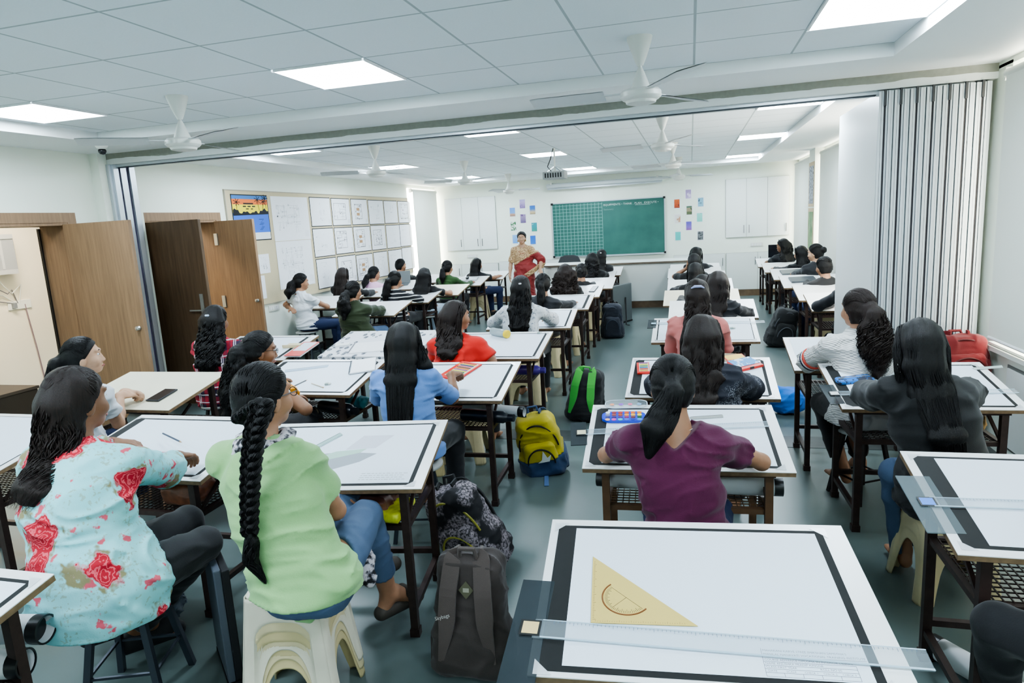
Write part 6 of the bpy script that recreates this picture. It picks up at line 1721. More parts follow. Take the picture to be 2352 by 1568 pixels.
# ---------------------------------------------------------------- drawing instruments
ACR = NT('clear_acrylic'); ACR.base((.62, .72, .78)); ACR = ACR.fin(.08, 0, **{'Transmission Weight': .0, 'Alpha': .14})
ACRD = NT('smoked_acrylic'); ACRD.base(lin((52,60,64))); ACRD = ACRD.fin(.12, 0, **{'Alpha': .82})
ACRL = NT('frosted_acrylic'); ACRL.base(lin((120,134,140))); ACRL = ACRL.fin(.15, 0, **{'Alpha': .55})
TICK = plain('tick_blue', (92,116,136), .6)
def tsquare(k, u, v, ang, lb, L=.92, bw=.062, hh=.30, headm=None, labelrgb=(222,196,140), lift=.0030, hx=.0, hw=.075):
    r = empty('t_square', (0,0,0), 0, lb, 'T-square', 'acrylic T-squares'); r.matrix_world = tm(k, u, v, ang, lift)
    MB().span((-.02, -bw/2, .0), (L, bw/2, .003)).build('blade', ACR, r)
    e = MB(); e.span((-.0, bw/2-.003, .003), (L, bw/2, .0036)); e.span((0, -bw/2, .003), (L, -bw/2+.005, .0045)); e.build('blade_edge', plain('acrylic_edge', (176,198,210), .2), r)
    t = MB()
    n = int((L-.04)/.01)
    for i in range(n):
        l = .010 if i % 5 == 0 else .006; x = .03+i*.01; t.span((x-.0005, bw/2-.004-l, .003), (x+.0005, bw/2-.004, .0034))
    t.build('scale_marks', TICK, r)
    MB().span((-.10+hx, -hh*.5, -.006), (-.10+hx+hw, hh*.5, -.001)).build('head', headm or ACRD, r, bevel=.001)
    p = MB(); p.cur = 0; p.span((-.075+hx, -.026, .003), (-.022+hx, .026, .0036)); p.cur = 1; p.span((-.069+hx, -.020, .0036), (-.028+hx, .020, .0040)); p.build('maker_label', [BLACK, plain('label_%d_%d_%d' % labelrgb, labelrgb, .5)], r)
    return r
u, v = uv('T1', 1245, 1440); u2, v2 = uv('T1', 2110, 1510)
tsquare('T1', u, v-.01, math.degrees(math.atan2(v2-v, u2-u)), 'clear acrylic T-square across the nearest table, with a dark head and tan label', L=math.hypot(u2-u, v2-v)+.02, bw=.062, hh=.36, hx=.02, hw=.09)
u, v = uv('T2', 1345, 995); tsquare('T2', u+.0, v, math.degrees(math.atan2(uv('T2',1790,975)[1]-v, uv('T2',1790,975)[0]-u)), 'clear acrylic T-square on the table of the girl in plum', L=.83, bw=.05, hh=.22, labelrgb=(214,210,176), hx=.03, lift=.004)
u, v = uv('T4', 1505, 744); tsquare('T4', u, v, 0, 'clear T-square along the back of the table of the girl in pink', L=.92, bw=.05, hh=.22, labelrgb=(150,190,210), hx=.035)
u, v = uv('R1', 2140, 1155); tsquare('R1', u, v, 1.5, 'acrylic T-square with a bright blue block at the right edge', L=.85, bw=.055, hh=.33, headm=ACRL, labelrgb=(70,130,220), hx=.035, hw=.11)
u, v = uv('R2', 1925, 905); tsquare('R2', u, v, 2, 'clear T-square under the elbow of the long-haired girl by the window wall', L=.86, bw=.05, hh=.24, labelrgb=(210,214,214), hx=.03)
# set square
AMB = NT('amber_acrylic'); AMB.base(lin((222,198,120))); AMB = AMB.fin(.12, 0, **{'Alpha': .90})
ss = empty('set_square', (0,0,0), 0, 'amber transparent set square with a protractor cut-out on the nearest table', 'set square')
a = uv('T1', 1367, 1281); c_ = uv('T1', 1357, 1433); d_ = uv('T1', 1603, 1441)
ss.matrix_world = tm('T1', c_[0], c_[1], math.degrees(math.atan2(d_[1]-c_[1], d_[0]-c_[0])), .0035)
Ls = math.hypot(d_[0]-c_[0], d_[1]-c_[1]); Hs = math.hypot(a[0]-c_[0], a[1]-c_[1])
MB().prism([(0,0),(Ls,0),(0,Hs)], .002).build('plate', AMB, ss)
m = MB()
for i in range(int(Hs/.006)-4): l = .008 if i % 5 == 0 else .004; m.span((.004, .012+i*.006-.0004, .002), (.004+l, .012+i*.006+.0004, .0023))
for i in range(int(Ls/.006)-6): l = .006 if i % 5 == 0 else .003; m.span((.012+i*.006-.0004, .004, .002), (.012+i*.006+.0004, .004+l, .0023))
m.build('scale_marks', plain('mark_brown', (130,104,60), .6), ss)
pc = (Ls*.345, Hs*.36); rad = Hs*.245; an0 = math.atan2(-Hs, Ls)
m = MB()
arc = [(pc[0]+rad*math.cos(an0-t), pc[1]+rad*math.sin(an0-t), .0022) for t in np.linspace(-.1, math.pi+.1, 30)]
m.tube(arc, .0022, 6); m.build('protractor_slot', plain('slot_brown', (126,80,44), .4), ss)
m = MB()
for i in range(37):
    t = math.pi*i/36; l = .12 if i % 3 else .2
    x0, y0_ = pc[0]+rad*.9*math.cos(an0-t), pc[1]+rad*.9*math.sin(an0-t); x1, y1_ = pc[0]+rad*(.9-l)*math.cos(an0-t), pc[1]+rad*(.9-l)*math.sin(an0-t)
    m.bar((x0, y0_, .0022), (x1, y1_, .0022), .0009, .0004)
m.bar((pc[0]+rad*.85*math.cos(an0), pc[1]+rad*.85*math.sin(an0), .0022), (pc[0]-rad*.85*math.cos(an0), pc[1]-rad*.85*math.sin(an0), .0022), .0008, .0004)
m.bar((pc[0], pc[1], .0022), (pc[0]+rad*.8*math.cos(an0-1.57), pc[1]+rad*.8*math.sin(an0-1.57), .0022), .0008, .0004)
m.build('protractor_marks', plain('mark_dark', (74,62,44), .6), ss)
# scale rulers and pencils
def ruler(k, p, q, w, col, lb, name='scale_ruler', h=.008, cat='ruler'):
    a, b_ = uv(k, *p), uv(k, *q); L = math.hypot(b_[0]-a[0], b_[1]-a[1])
    r = empty(name, (0,0,0), 0, lb, cat); r.matrix_world = tm(k, a[0], a[1], math.degrees(math.atan2(b_[1]-a[1], b_[0]-a[0])), .003)
    MB().add([(0,-w/2,0),(L,-w/2,0),(L,w/2,0),(0,w/2,0),(0,-w*.08,h),(L,-w*.08,h),(L,w*.08,h),(0,w*.08,h)], [(3,2,1,0),(4,5,6,7),(0,1,5,4),(1,2,6,5),(2,3,7,6),(3,0,4,7)]).build('body', plain('ruler_%d_%d_%d' % col, col, .35), r)
    MB().span((.004, -w*.06, h), (L-.004, w*.06, h+.0006)).build('stripe', plain('stripe_%d' % col[0], tuple(max(0, x-70) for x in col), .4), r)
    m = MB()
    for i in range(int(L/.008)): m.span((.004+i*.008-.0005, -w*.46, .0012), (.004+i*.008+.0005, -w*.30, .003))
    m.build('graduations', TICK, r)
    return r
ruler('L1', (722, 1030), (783, 998), .034, (178,204,200), 'green-striped triangular scale on the perspective drawing')
ruler('M2', (655, 853), (754, 841), .045, (186,204,220), 'long blue-grey parallel ruler on the notebook table')
ruler('T2', (1585, 962), (1660, 957), .028, (176,180,176), 'steel ruler on the table of the girl in plum')
ruler('R2', (2235, 848), (2300, 843), .03, (196,204,200), 'grey ruler jutting from the table by the window wall')
def pencil(a, b_, lb, col=(60,70,90)):
    a = Vector(a); b_ = Vector(b_); r = empty('pencil', a, 0, lb, 'pencil'); d = (b_-a)
    MB().tube([(0,0,0), d*.9], .0042, 6).build('barrel', plain('pencil_%d' % col[0], col, .4), r)
    MB().tube([d*.9, d], [.004, .0006], 6).build('tip', plain('pencil_wood', (196,160,120), .6), r)
pencil(at(374, 995, .80), at(418, 1016, .80), 'grey pencil held between the hands of the girl in aqua florals')
pencil(at(664, 892, .82), at(706, 872, .79), 'dark pencil in the hand of the girl in mustard', (40,44,50))
pencil(tp('M2', *uv('M2', 716, 882), .006), tp('M2', *uv('M2', 745, 892), .006), 'thin pale pencil lying near the eraser', (200,196,180))
def eraser(k, px, py, lb, col=(206,212,204), a=10):
    u, v = uv(k, px, py); r = empty('eraser', (0,0,0), 0, lb, 'eraser'); r.matrix_world = tm(k, u, v, a, .003)
    MB().span((-.02, -.009, 0), (.02, .009, .011)).build('rubber', plain('rubber_%d' % col[0], col, .6), r, bevel=.002)
    MB().span((-.021, -.0095, -.0), (.004, .0095, .0115)).build('sleeve', plain('eraser_sleeve', (150,166,160), .5), r)
eraser('M2', 754, 884, 'pale green eraser on the notebook table'); eraser('L3', 1240, 766, 'grey eraser near the back of the red-shirted girl\u2019s table'); eraser('T4', 1683, 755, 'small eraser right of the girl in pink')
# phone, notebooks, books
def slab(name, k, cs, lb, cat, h, parts, a=None):
    P_ = [uv(k, *p) for p in cs]; u0, v0 = P_[0]; an = math.atan2(P_[1][1]-v0, P_[1][0]-u0)
    L = math.hypot(P_[1][0]-u0, P_[1][1]-v0); W = math.hypot(P_[2][0]-P_[1][0], P_[2][1]-P_[1][1])
    r = empty(name, (0,0,0), 0, lb, cat); r.matrix_world = tm(k, u0, v0, math.degrees(an), .003)
    for nm, (x0, y0_, z0), (x1, y1_, z1), mt in parts: MB().span((x0*L, y0_*W, z0), (x1*L, y1_*W, z1)).build(nm, mt, r, bevel=min(.002, (z1-z0)*.3))
    return r, L, W
PB = plain('phone_black', (26,28,34), .15); PC = plain('phone_case', (40,42,48), .5)
slab('smartphone', 'N1', [(335, 922), (364, 923), (394, 897)], 'black smartphone lying on the bare cream table', 'phone', .01, [('case', (0,0,0), (1,1,.009), PC), ('screen', (.05,.03,.009), (.95,.97,.0096), PB)])
NBW = plain('notebook_white', (240,241,243), .6)
def spiral(k, cs, lb):
    r, L, W = slab('spiral_notebook', k, cs, lb, 'notebook', .012, [('cover', (0,0,0), (1,1,.003), plain('cover_grey', (150,156,160), .5)), ('pages', (.02,.01,.003), (.99,.99,.013), NBW)])
    m = MB()
    for i in range(18):
        y = W*(.04+.92*i/17); m.tube([(.012*math.cos(t)*.6, y, .007+.010*math.sin(t)) for t in np.linspace(0, 6.283, 9)], .0012, 4, False)
    m.build('spiral_wire', plain('wire_dark', (60,62,66), .4, .6), r)
spiral('M2', [(803, 862), (862, 853), (852, 826)], 'white spiral notebook at the back of the notebook table')
spiral('M3', [(800, 815), (882, 808), (892, 785)], 'open white spiral sketchbook on the leaf-printed cover')
slab('box', 'M3', [(770, 800), (802, 797), (804, 792)], 'small flat white box beside the sketchbook', 'box', .02, [('body', (0,0,0), (1,1,.016), NBW), ('lid', (-.01,-.02,.016), (1.01,1.02,.022), CARD)])
REDP = plain('tin_red', (214,52,40), .4)
slab('book', 'N2', [(652, 822), (690, 822), (722, 790)], 'book with a red and white cover on the table by the door leaf', 'book', .02, [('pages', (.02,.02,.002), (.98,.98,.016), NBW), ('cover', (0,0,.016), (1,1,.018), REDP), ('cover_picture', (.1,.35,.018), (.9,.95,.0185), plain('cover_pic', (206,210,220), .5))])
slab('tray', 'N2', [(650, 800), (692, 799), (692, 790)], 'shallow cream box lid behind the red book', 'box lid', .03, [('base', (0,0,0), (1,1,.004), PLS[1]), ('rim', (0,-.06,0), (1,.04,.03), PLS[1])])
# pencil tins
COLS = [(230,180,60),(200,60,50),(60,120,190),(70,150,90),(240,220,90),(150,90,160),(240,150,60),(110,70,50),(230,120,150),(40,60,110)]
def pencilbox(k, cs, lb, n, insert=(230,226,206), rot=False):
    r, L, W = slab('pencil_box', k, cs, lb, 'pencil box', .015, [('tray', (0,0,0), (1,1,.012), REDP), ('inlay', (.18,.12,.012), (.94,.92,.0126), plain('inlay_%d' % insert[1], insert, .6))])
    for i in range(n):
        m = MB(); y = W*(.16+.72*i/(n-1)); m.tube([(L*.22, y, .0155), (L*.88, y, .0155)], min(.0035, W*.36/n), 6); m.build('colour_pencil', plain('cp%d' % (i % len(COLS)), COLS[i % len(COLS)], .5), r)
    return r, L, W
pb, L_, W_ = pencilbox('L2', [(1006, 868), (1052, 876), (1068, 838)], 'open red pencil tin on the light-blue girl\u2019s table', 12)
MB().lathe([(.012,0),(.012,.0008),(0,.0008)], 14, (L_*.1, W_*.8, .012)).build('sun_sticker', plain('sticker_yellow', (240,180,60), .5), pb)
pencilbox('T3', [(1464, 861), (1493, 860), (1497, 836)], 'red pencil box with pale pencils at the left of the second occupied table', 6)
slab('sketch_pad', 'T3', [(1655, 832), (1700, 834), (1706, 816)], 'brown kraft sketch pad behind the pencil boxes', 'sketch pad', .008, [('pages', (0,0,0), (1,1,.006), NBW), ('cover', (-.01,-.01,.006), (1.01,1.01,.008), plain('kraft', (150,132,104), .7))])
slab('crayon_box', 'T3', [(1676, 838), (1722, 832), (1716, 815)], 'flat red and yellow crayon box above the blue-lidded one', 'crayon box', .012, [('body', (0,0,.0), (1,1,.012), plain('crayon_red', (206,76,54), .5)), ('label', (.05,.35,.012), (.95,.95,.0126), plain('crayon_yellow', (236,196,90), .5)), ('stripe', (.1,.05,.012), (.6,.3,.0126), plain('crayon_violet', (150,110,180), .5))])
slab('crayon_box', 'T3', [(1702, 855), (1754, 843), (1738, 822)], 'red crayon box with a blue pictured lid beside the navy floral girl', 'crayon box', .02, [('tray', (0,0,0), (1,1,.016), REDP), ('lid_picture', (.02,.22,.016), (.98,.98,.019), art('lid', bg=(90,150,200), fg=(210,224,236), sc=24, thr=.55)), ('clasp', (.4,-.02,.004), (.58,.03,.018), BLACK)])
# paint palette
pu = [uv('T2', *p) for p in ((1384, 973), (1480, 970), (1482, 945))]
pal = empty('paint_palette', (0,0,0), 0, 'blue watercolour palette with rows of paint pans, beside the girl in plum', 'paint palette'); L_ = .2; W_ = .10
pal.matrix_world = tm('T2', pu[0][0], pu[0][1], 2, .003)
m = MB(); n_ = 48; pts = []
for i in range(n_):
    a_ = 2*math.pi*i/n_; ca, sa = math.cos(a_), math.sin(a_); w = 1+.04*math.cos(4*a_)
    pts.append((L_/2+L_/2*math.copysign(abs(ca)**.45, ca)*w, W_/2+W_/2*math.copysign(abs(sa)**.45, sa)))
m.prism(pts, .012); m.build('tray', plain('palette_blue', (44,72,206), .3), pal)
pc_ = [(235,240,245),(150,60,60),(190,60,50),(220,90,40),(230,110,40),(235,130,50),(130,130,150),(150,70,60),(170,80,40),(236,160,50),(240,180,60),(245,220,60),(60,60,130),(70,40,120),(90,40,130),(140,40,90),(120,60,60),(40,90,50),(240,180,140),(220,80,160),(60,200,190),(80,110,210),(40,60,170),(70,150,220)]
for i, cc in enumerate(pc_):
    x = L_*(.12+.152*(i % 6)); y = W_*(.86-.24*(i//6)); MB().lathe([(.0115,0),(.0115,.0015),(.009,.0022),(0,.0022)], 16, (x, y, .012)).build('paint_pan', plain('pan%d' % i, cc, .4), pal, True)
lid = empty('palette_lid', (0,0,0), 0, 'clear palette lid lying behind the blue palette', 'palette lid'); pu = uv('T2', 1392, 941)
lid.matrix_world = tm('T2', pu[0], pu[1], 3, .004)
MB().prism([(p[0], p[1]*.9) for p in pts], .003).build('lid', ACR, lid)
m = MB(); m.tube([(p[0], p[1]*.9, .004) for p in pts]+[(pts[0][0], pts[0][1]*.9, .004)], .0028, 6, False); m.build('rim', plain('lid_rim', (196,206,216), .2), lid)
for i, cc in enumerate(((226,150,120),(150,90,200),(220,120,150),(130,170,200))): MB().lathe([(.012,0),(.010,.001),(0,.001)], 12, (.03+.045*i, .045, .003)).build('paint_stain', plain('stain%d' % i, cc, .5), lid)
# pouch, bottle
u, v = uv('R2', 1962, 876); po = empty('pencil_pouch', (0,0,0), 0, 'blue and black patterned pencil pouch beside the bare elbow', 'pencil pouch'); po.matrix_world = tm('R2', u, v, 14, .012)
c = SDF(); c.rbox((0,0,0), (.10,.035,.014), .012); vv, qq = c.mesh(.005); np_mesh('pouch', vv, qq, art('pouch', bg=(48,120,200), fg=(40,44,60), sc=34, thr=.52), po); MB().bar((-.09,.004,.0145), (.09,.004,.0145), .006, .003).build('zip', ALU, po)
p0 = Vector(tp('L3', *uv('L3', 1146, 772), .035)); p1 = Vector(tp('L3', *uv('L3', 1176, 778), .035)); dq = (p1-p0).normalized()
bt = empty('water_bottle', p0, 0, 'clear water bottle with a yellow cap lying on the red-shirted girl\u2019s table', 'water bottle')
mq = dq.to_track_quat('Z', 'Y').to_matrix()
BTL = NT('bottle_clear'); BTL.base(lin((176,190,192))); BTL = BTL.fin(.1, 0, **{'Alpha': .75})
MB().lathe([(.0,-.08),(.03,-.078),(.034,-.06),(.033,-.02),(.034,.05),(.03,.075),(.026,.08)], 20, m=mq).build('body', BTL, bt, True)
MB().lathe([(.033,.078),(.035,.082),(.035,.108),(.031,.112),(0,.112)], 20, m=mq).build('cap', plain('cap_yellow', (236,204,40), .4), bt, True)
# laptops, tablet, folder
def laptop(k, u, v, a, lb, col=(92,98,104), op=0., w=.32, d=.22):
    r = empty('laptop', (0,0,0), 0, lb, 'laptop'); r.matrix_world = tm(k, u, v, a, .003); mt = plain('laptop_%d' % col[0], col, .35, .4)
    MB().span((-w/2, 0, 0), (w/2, d, .012)).build('base', mt, r, bevel=.002)
    m = MB().span((-w/2, 0, 0), (w/2, d, .008)); m.xf(Matrix.Translation((0, 0 if not op else d, .013))@(Matrix.Rotation(R(180-op), 4, 'X')@Matrix.Scale(-1, 4, (0,1,0))@Matrix.Translation((0,0,0)) if False else Matrix.Identity(4)))
    if op:
        m = MB(); ca, sa = math.cos(R(op)), math.sin(R(op)); m.add([(-w/2, d, .013), (w/2, d, .013), (w/2, d-d*ca, .013+d*sa), (-w/2, d-d*ca, .013+d*sa), (-w/2, d+.008, .013), (w/2, d+.008, .013), (w/2, d+.008-d*ca, .016+d*sa), (-w/2, d+.008-d*ca, .016+d*sa)], [(0,1,2,3),(7,6,5,4),(0,4,5,1),(1,5,6,2),(2,6,7,3),(3,7,4,0)])
    m.build('lid', mt, r)
laptop('RF4', -.12, .22, 4, 'closed dark grey laptop beside the girl half hidden by the partition'); laptop('RF3', -.1, .24, 4, 'closed grey laptop before the girl with the pale green scrunchie', (110,116,118)); laptop('M7', .12, .28, 6, 'closed pale laptop on the green-topped girl\u2019s table', (190,196,200), 0, .3, .2); laptop('N5', .05, .22, 8, 'open grey laptop beyond the girl in light pink', (120,126,128), 115, .32, .2)
ms = empty('computer_mouse', (0,0,0), 0, 'small black computer mouse on the pale laptop', 'mouse'); ms.matrix_world = tm('M7', .08, .37, 0, .042)
c = SDF(); c.ell((0,0,0), (.032,.05,.018)); vv, qq = c.mesh(.005); np_mesh('shell', vv, qq, PB, ms); MB().tube([(0,.03,.016),(0,.01,.0195)], .004, 6).build('wheel', BLACK, ms)
slab('tablet', 'L6', [(1352, 671), (1365, 671), (1368, 658)], 'small dark tablet on the white table beyond the curly-haired girl', 'tablet', .01, [('case', (0,0,0), (1,1,.008), PC), ('screen', (.06,.05,.008), (.94,.95,.0086), plain('tablet_grey', (96,102,104), .3))])
fo = empty('folder', (0,0,0), 0, 'dark folder at the left of the third table in the right column', 'folder'); fo.matrix_world = tm('T7', -.18, .05, 0, .003); MB().span((-.07,0,0), (.07,.16,.014)).build('cover', plain('folder_dark', (58,56,60), .6), fo); MB().span((-.066,.004,.003), (.074,.156,.011)).build('pages', NBW, fo)
vc = empty('violet_card', (0,0,0), 0, 'violet picture card on the front table of the right column', 'card'); vc.matrix_world = tm('T10', -.27, .12, 3, .003); MB().span((-.07,0,0), (.07,.2,.003)).build('card', CARD, vc); MB().span((-.062,.008,.003), (.062,.192,.0036)).build('picture', art('violet', bg=(130,120,200), fg=(206,186,214), sc=24, thr=.55), vc)
mo = empty('monitor', tuple(tp('RF1', -.02, .50, .003)), 0, 'black computer monitor on the table of the girl nearest the back cupboards', 'monitor'); MB().span((-.16, 0, .03), (.16, .03, .27)).build('screen', PB, mo, bevel=.004); MB().span((-.03, .005, 0), (.03, .03, .035)).build('stand', BLACK, mo)

text('table_number', 'DT34', .030, plain('stencil_white', (190,186,180), .7), TBO['M1'], wallm((.195, .058, .4905), (1,0,0), (0,0,1)))
# ---------------------------------------------------------------- bags
def fabric_spots(name, base, spot, sc, th):
    t = NT(name); v = t.co(); m, cc, d = blobs(t, v, sc, .34, .06, 1.7, .9); g = t.ramp(t.noise(sc*.28, v, detail=3), [(th-.03, (0,)*3), (th+.05, (1,)*3)])
    n = t.noise(sc*3, v, detail=3)
    k = t.math('MULTIPLY', t.math('MULTIPLY', g, t.ramp(n, [(.42, (.1,)*3), (.55, (1,)*3)])), t.math('ADD', m, .35), clamp=True)
    t.base(t.mix(k, lin(base), lin(spot))); t.bump(t.noise(300, detail=1), .2, .002); return t.fin(.8)
def sling(name, rgb, wb=.4): return cloth(name, rgb, .18, .8, 300, wb)
def backpack(lb, loc, rz, lean, roll, w, d, h, bodym, pocketm, strapm, straps_front=False, lower=None, trim=None, badge=None, seed=0, hs=.009, extra=None):
    r = empty('backpack', loc, R(rz), lb, 'backpack')
    T = Matrix.Rotation(R(lean), 4, 'X')@Matrix.Rotation(R(roll), 4, 'Y')
    F3 = np.array(T.to_3x3()); X = lambda *p: F3@A(p)
    def put(c, nm, mt, k=1.):
        v, q = c.mesh(hs*k); return np_mesh(nm, v, q, mt, r)
    c = SDF(); c.rbox(X(0, 0, h*.5), (w/2, d/2, h/2), min(w, d)*.32, F3, .03, .10); c.rbox(X(0, 0, h*.22), (w*.5, d*.56, h*.22), .06, F3, .05)
    c.disp = wrinkle(seed, .014, 1.1); 
    if lower:
        zc = A(X(0, 0, 1.)).astype(f4); lim = h*lower[0]
        c.cut.append(lambda P: lim-(P@zc))
    body = put(c, 'main_body', bodym)
    if lower:
        c2 = SDF(); c2.p = c.p; c2.disp = c.disp; c2.cut.append(lambda P: (P@zc)-lim); lowo = put(c2, 'lower_panel', lower[1]); KIDS[r.name].remove(lowo)
    s = 1 if straps_front else -1      # side that carries the shoulder straps: -Y faces the viewer
    py = .5*d*s
    c = SDF(); c.rbox(X(0, py*1.02, h*.36), (w*.40, d*.20, h*.30), d*.19, F3, .03, .12); c.disp = wrinkle(seed+2, .008, 1.3)
    if lower: c.cut.append(lambda P: lim-(P@zc)); c2.p = c2.p+c.p; bpy.data.objects.remove(lowo); put(c2, 'lower_panel', lower[1])
    put(c, 'front_pocket', pocketm)
    zp = [X(w*.40*math.sin(a), py*1.04-.0*s, h*(.36+.30*math.cos(a))) for a in np.linspace(-2.0, 2.0, 22)]
    if trim is not None:
        zz = [X(w*.31*math.sin(a), py*1.02+d*.195*s, h*(.34+.25*math.cos(a))) for a in np.linspace(-1.7, 1.7, 22)]
        MB().tube(zz, .006, 6).build('pocket_zip', trim, r, True)
        zz = [X(w*.455*math.sin(a), py*.84, h*(.50+.44*math.cos(a))) for a in np.linspace(-1.5, 1.5, 22)]
        MB().tube(zz, .006, 6).build('main_zip', trim, r, True)
    for sx in (-1, 1):
        pp = [X(sx*w*.16, 0, h*.98), X(sx*w*.20, -py*.75, h*.98), X(sx*w*.24, -py*1.22, h*.72), X(sx*w*.27, -py*1.25, h*.42), X(sx*w*.36, -py*1.12, h*.14)]
        q = np.array(pp); t = np.linspace(0, 4, 20); pp = [Vector([np.interp(u, range(5), q[:,j]) for j in range(3)]) for u in t]
        m = MB()
        yv = Vector(X(0, -s, 0))
        vs = []; fs = []
        for i, p in enumerate(pp):
            dr = (pp[min(i+1, 19)]-pp[max(i-1, 0)]).normalized(); lt = dr.cross(yv); lt = lt.normalized() if lt.length > .1 else Vector(X(1,0,0)); nn = lt.cross(dr).normalized()
            ww = .034 if i < 13 else .034-.022*(i-13)/6
            for a_, b_ in ((-ww, -.006), (ww, -.006), (ww, .006), (-ww, .006)): vs.append(p+lt*a_+nn*b_)
        for i in range(19):
            for k in range(4): k2 = (k+1) % 4; fs.append((i*4+k, i*4+k2, i*4+4+k2, i*4+4+k))
        fs += [(3,2,1,0), (76,77,78,79)]; m.add(vs, fs); m.build('shoulder_strap', strapm, r, bevel=.003)
    MB().tube([X(-w*.12, -py*.55, h*.97), X(-w*.1, -py*.75, h*1.06), X(w*.1, -py*.75, h*1.06), X(w*.12, -py*.55, h*.97)], .010, 8).build('grab_handle', strapm, r, True)
    for sx in (-1, 1):
        c = SDF(); c.rbox(X(sx*w*.5, 0, h*.17), (.022, d*.3, h*.15), .018, F3, .02); put(c, 'side_pocket', bodym if not lower else lower[1])
    if badge:
        m = wallm(X(*badge[2]), X(1 if not badge[3] else -1, 0, 0), X(0, 0, 1))
        if badge[0] == 'text': text('strap_lettering', badge[1], .022, badge[4], r, m)
        else:
            MB().prism([(-.03,0),(0,-.035),(.03,0),(0,.035)], .002).xf(m).build('diamond_patch', plain('patch_olive', (84,82,62), .6), r)
            MB().prism([(-.012,-.008),(.012,-.008),(.012,.008),(-.012,.008)], .0026).xf(m).build('patch_mark', plain('patch_grey', (150,146,130), .6), r)
    return r, X
BRN_ = sling('bag_brown', (58,50,47)); FLW = fabric_spots('bag_black_flowers', (24,24,28), (206,192,200), 26, .47); YLW = sling('bag_yellow', (186,170,40)); BLU = sling('bag_navy_blue', (44,70,106)); GRE = sling('bag_green', (76,176,72)); BLKB = sling('bag_black', (30,32,34)); NAV = sling('bag_dark_navy', (38,44,56)); REDB = sling('bag_red', (112,18,22))
OLV = plain('zip_olive', (150,146,60), .5); CORD = plain('zip_black', (22,22,24), .6)
bp1, X1_ = backpack('dark brown backpack standing in the aisle with its two straps facing the camera', (-.86, 2.27, 0), 4, -10, 0, .29, .17, .47, BRN_, BRN_, sling('strap_brown', (78,68,64)), True, seed=61, badge=('diamond', '', (0, -.088, .345), False), hs=.0085)
text('strap_lettering', 'Skybags', .020, plain('letter_grey', (190,186,182), .6), bp1, wallm(X1_(-.115, -.125, .235), X1_(1, 0, .35), X1_(-.3, 0, 1)))
fb, _x = backpack('black backpack printed with pale flowers, leaning against the table leg', (-1.06, 3.10, 0), -6, 14, -19, .30, .20, .47, FLW, FLW, BLKB, False, trim=OLV, seed=62, hs=.0085)
yb, X2_ = backpack('yellow and navy backpack on the aisle floor', (-1.02, 4.46, 0), 12, 14, -10, .30, .22, .44, YLW, YLW, BLU, False, lower=(.36, BLU), trim=CORD, seed=63, hs=.0095)
MB().bar((.0, -.14, .006), (.0, -.34, .004), .03, .003).build('loose_webbing', plain('webbing_blue', (92,122,168), .7), yb)
m = MB(); m.prism([(-.05,0),(-.02,.02),(.0,.09),(.02,.03),(.05,.05),(.03,0)], .002).xf(wallm(X2_(.03, -.185, .175), X2_(1,0,0), X2_(0,0,1))); m.build('white_emblem', plain('emblem_white', (216,220,214), .6), yb)
m = MB().bar(at(1088, 1296, .006), at(1160, 1326, .004), .022, .003).xf(fb.matrix_basis.inverted()); m.build('loose_strap', BLKB, fb)
backpack('green and black backpack with green straps, standing in the aisle by the cream stools', (-.93, 5.66, 0), -8, -6, 6, .29, .22, .45, BLKB, GRE, GRE, True, seed=64, hs=.0105)
backpack('black backpack slumped beside the window-row tables', (1.05, 9.0, 0), 10, 8, 14, .30, .24, .50, BLKB, BLKB, BLKB, False, seed=65, hs=.013, trim=plain('zip_grey', (90,94,100), .5))
backpack('dark navy backpack hanging by the aisle tables of the far room', (-1.13, 9.75, 0), 8, 4, 0, .30, .22, .50, NAV, NAV, BLKB, False, seed=66, hs=.013, trim=plain('zip_navy', (60,70,84), .5))
rb, X3_ = backpack('dark red rucksack standing against the folded partition', (1.80, 5.22, .46), 10, 0, 0, .36, .17, .34, REDB, REDB, plain('strap_red', (110,26,30), .7), False, trim=plain('zip_dark_red', (84,20,24), .6), seed=67, hs=.010)
stool('d', 1.80, 5.22, 0, 'dark metal stool under the red rucksack', 0, 1.02)
# blue drawstring bag
db = empty('drawstring_bag', (.80, 5.95, 0), 0, 'crumpled bright blue bag on the floor right of the second occupied table', 'bag')
c = SDF(); c.ell((0,0,.11), (.17,.12,.11), None, .04); c.rc((-.06,0,.16), (-.12,0,.24), .07, .03, .06); c.cut.append(lambda P: .002-P[:,2]); c.disp = wrinkle(71, .025, 1.4); v, q = c.mesh(.009); np_mesh('sack', v, q, sling('bag_bright_blue', (36,124,222)), db)
MB().tube([(-.12,0,.25),(-.16,-.03,.2),(-.17,-.06,.1),(-.14,-.1,.012)], .005, 6).build('drawstring', CORD, db)
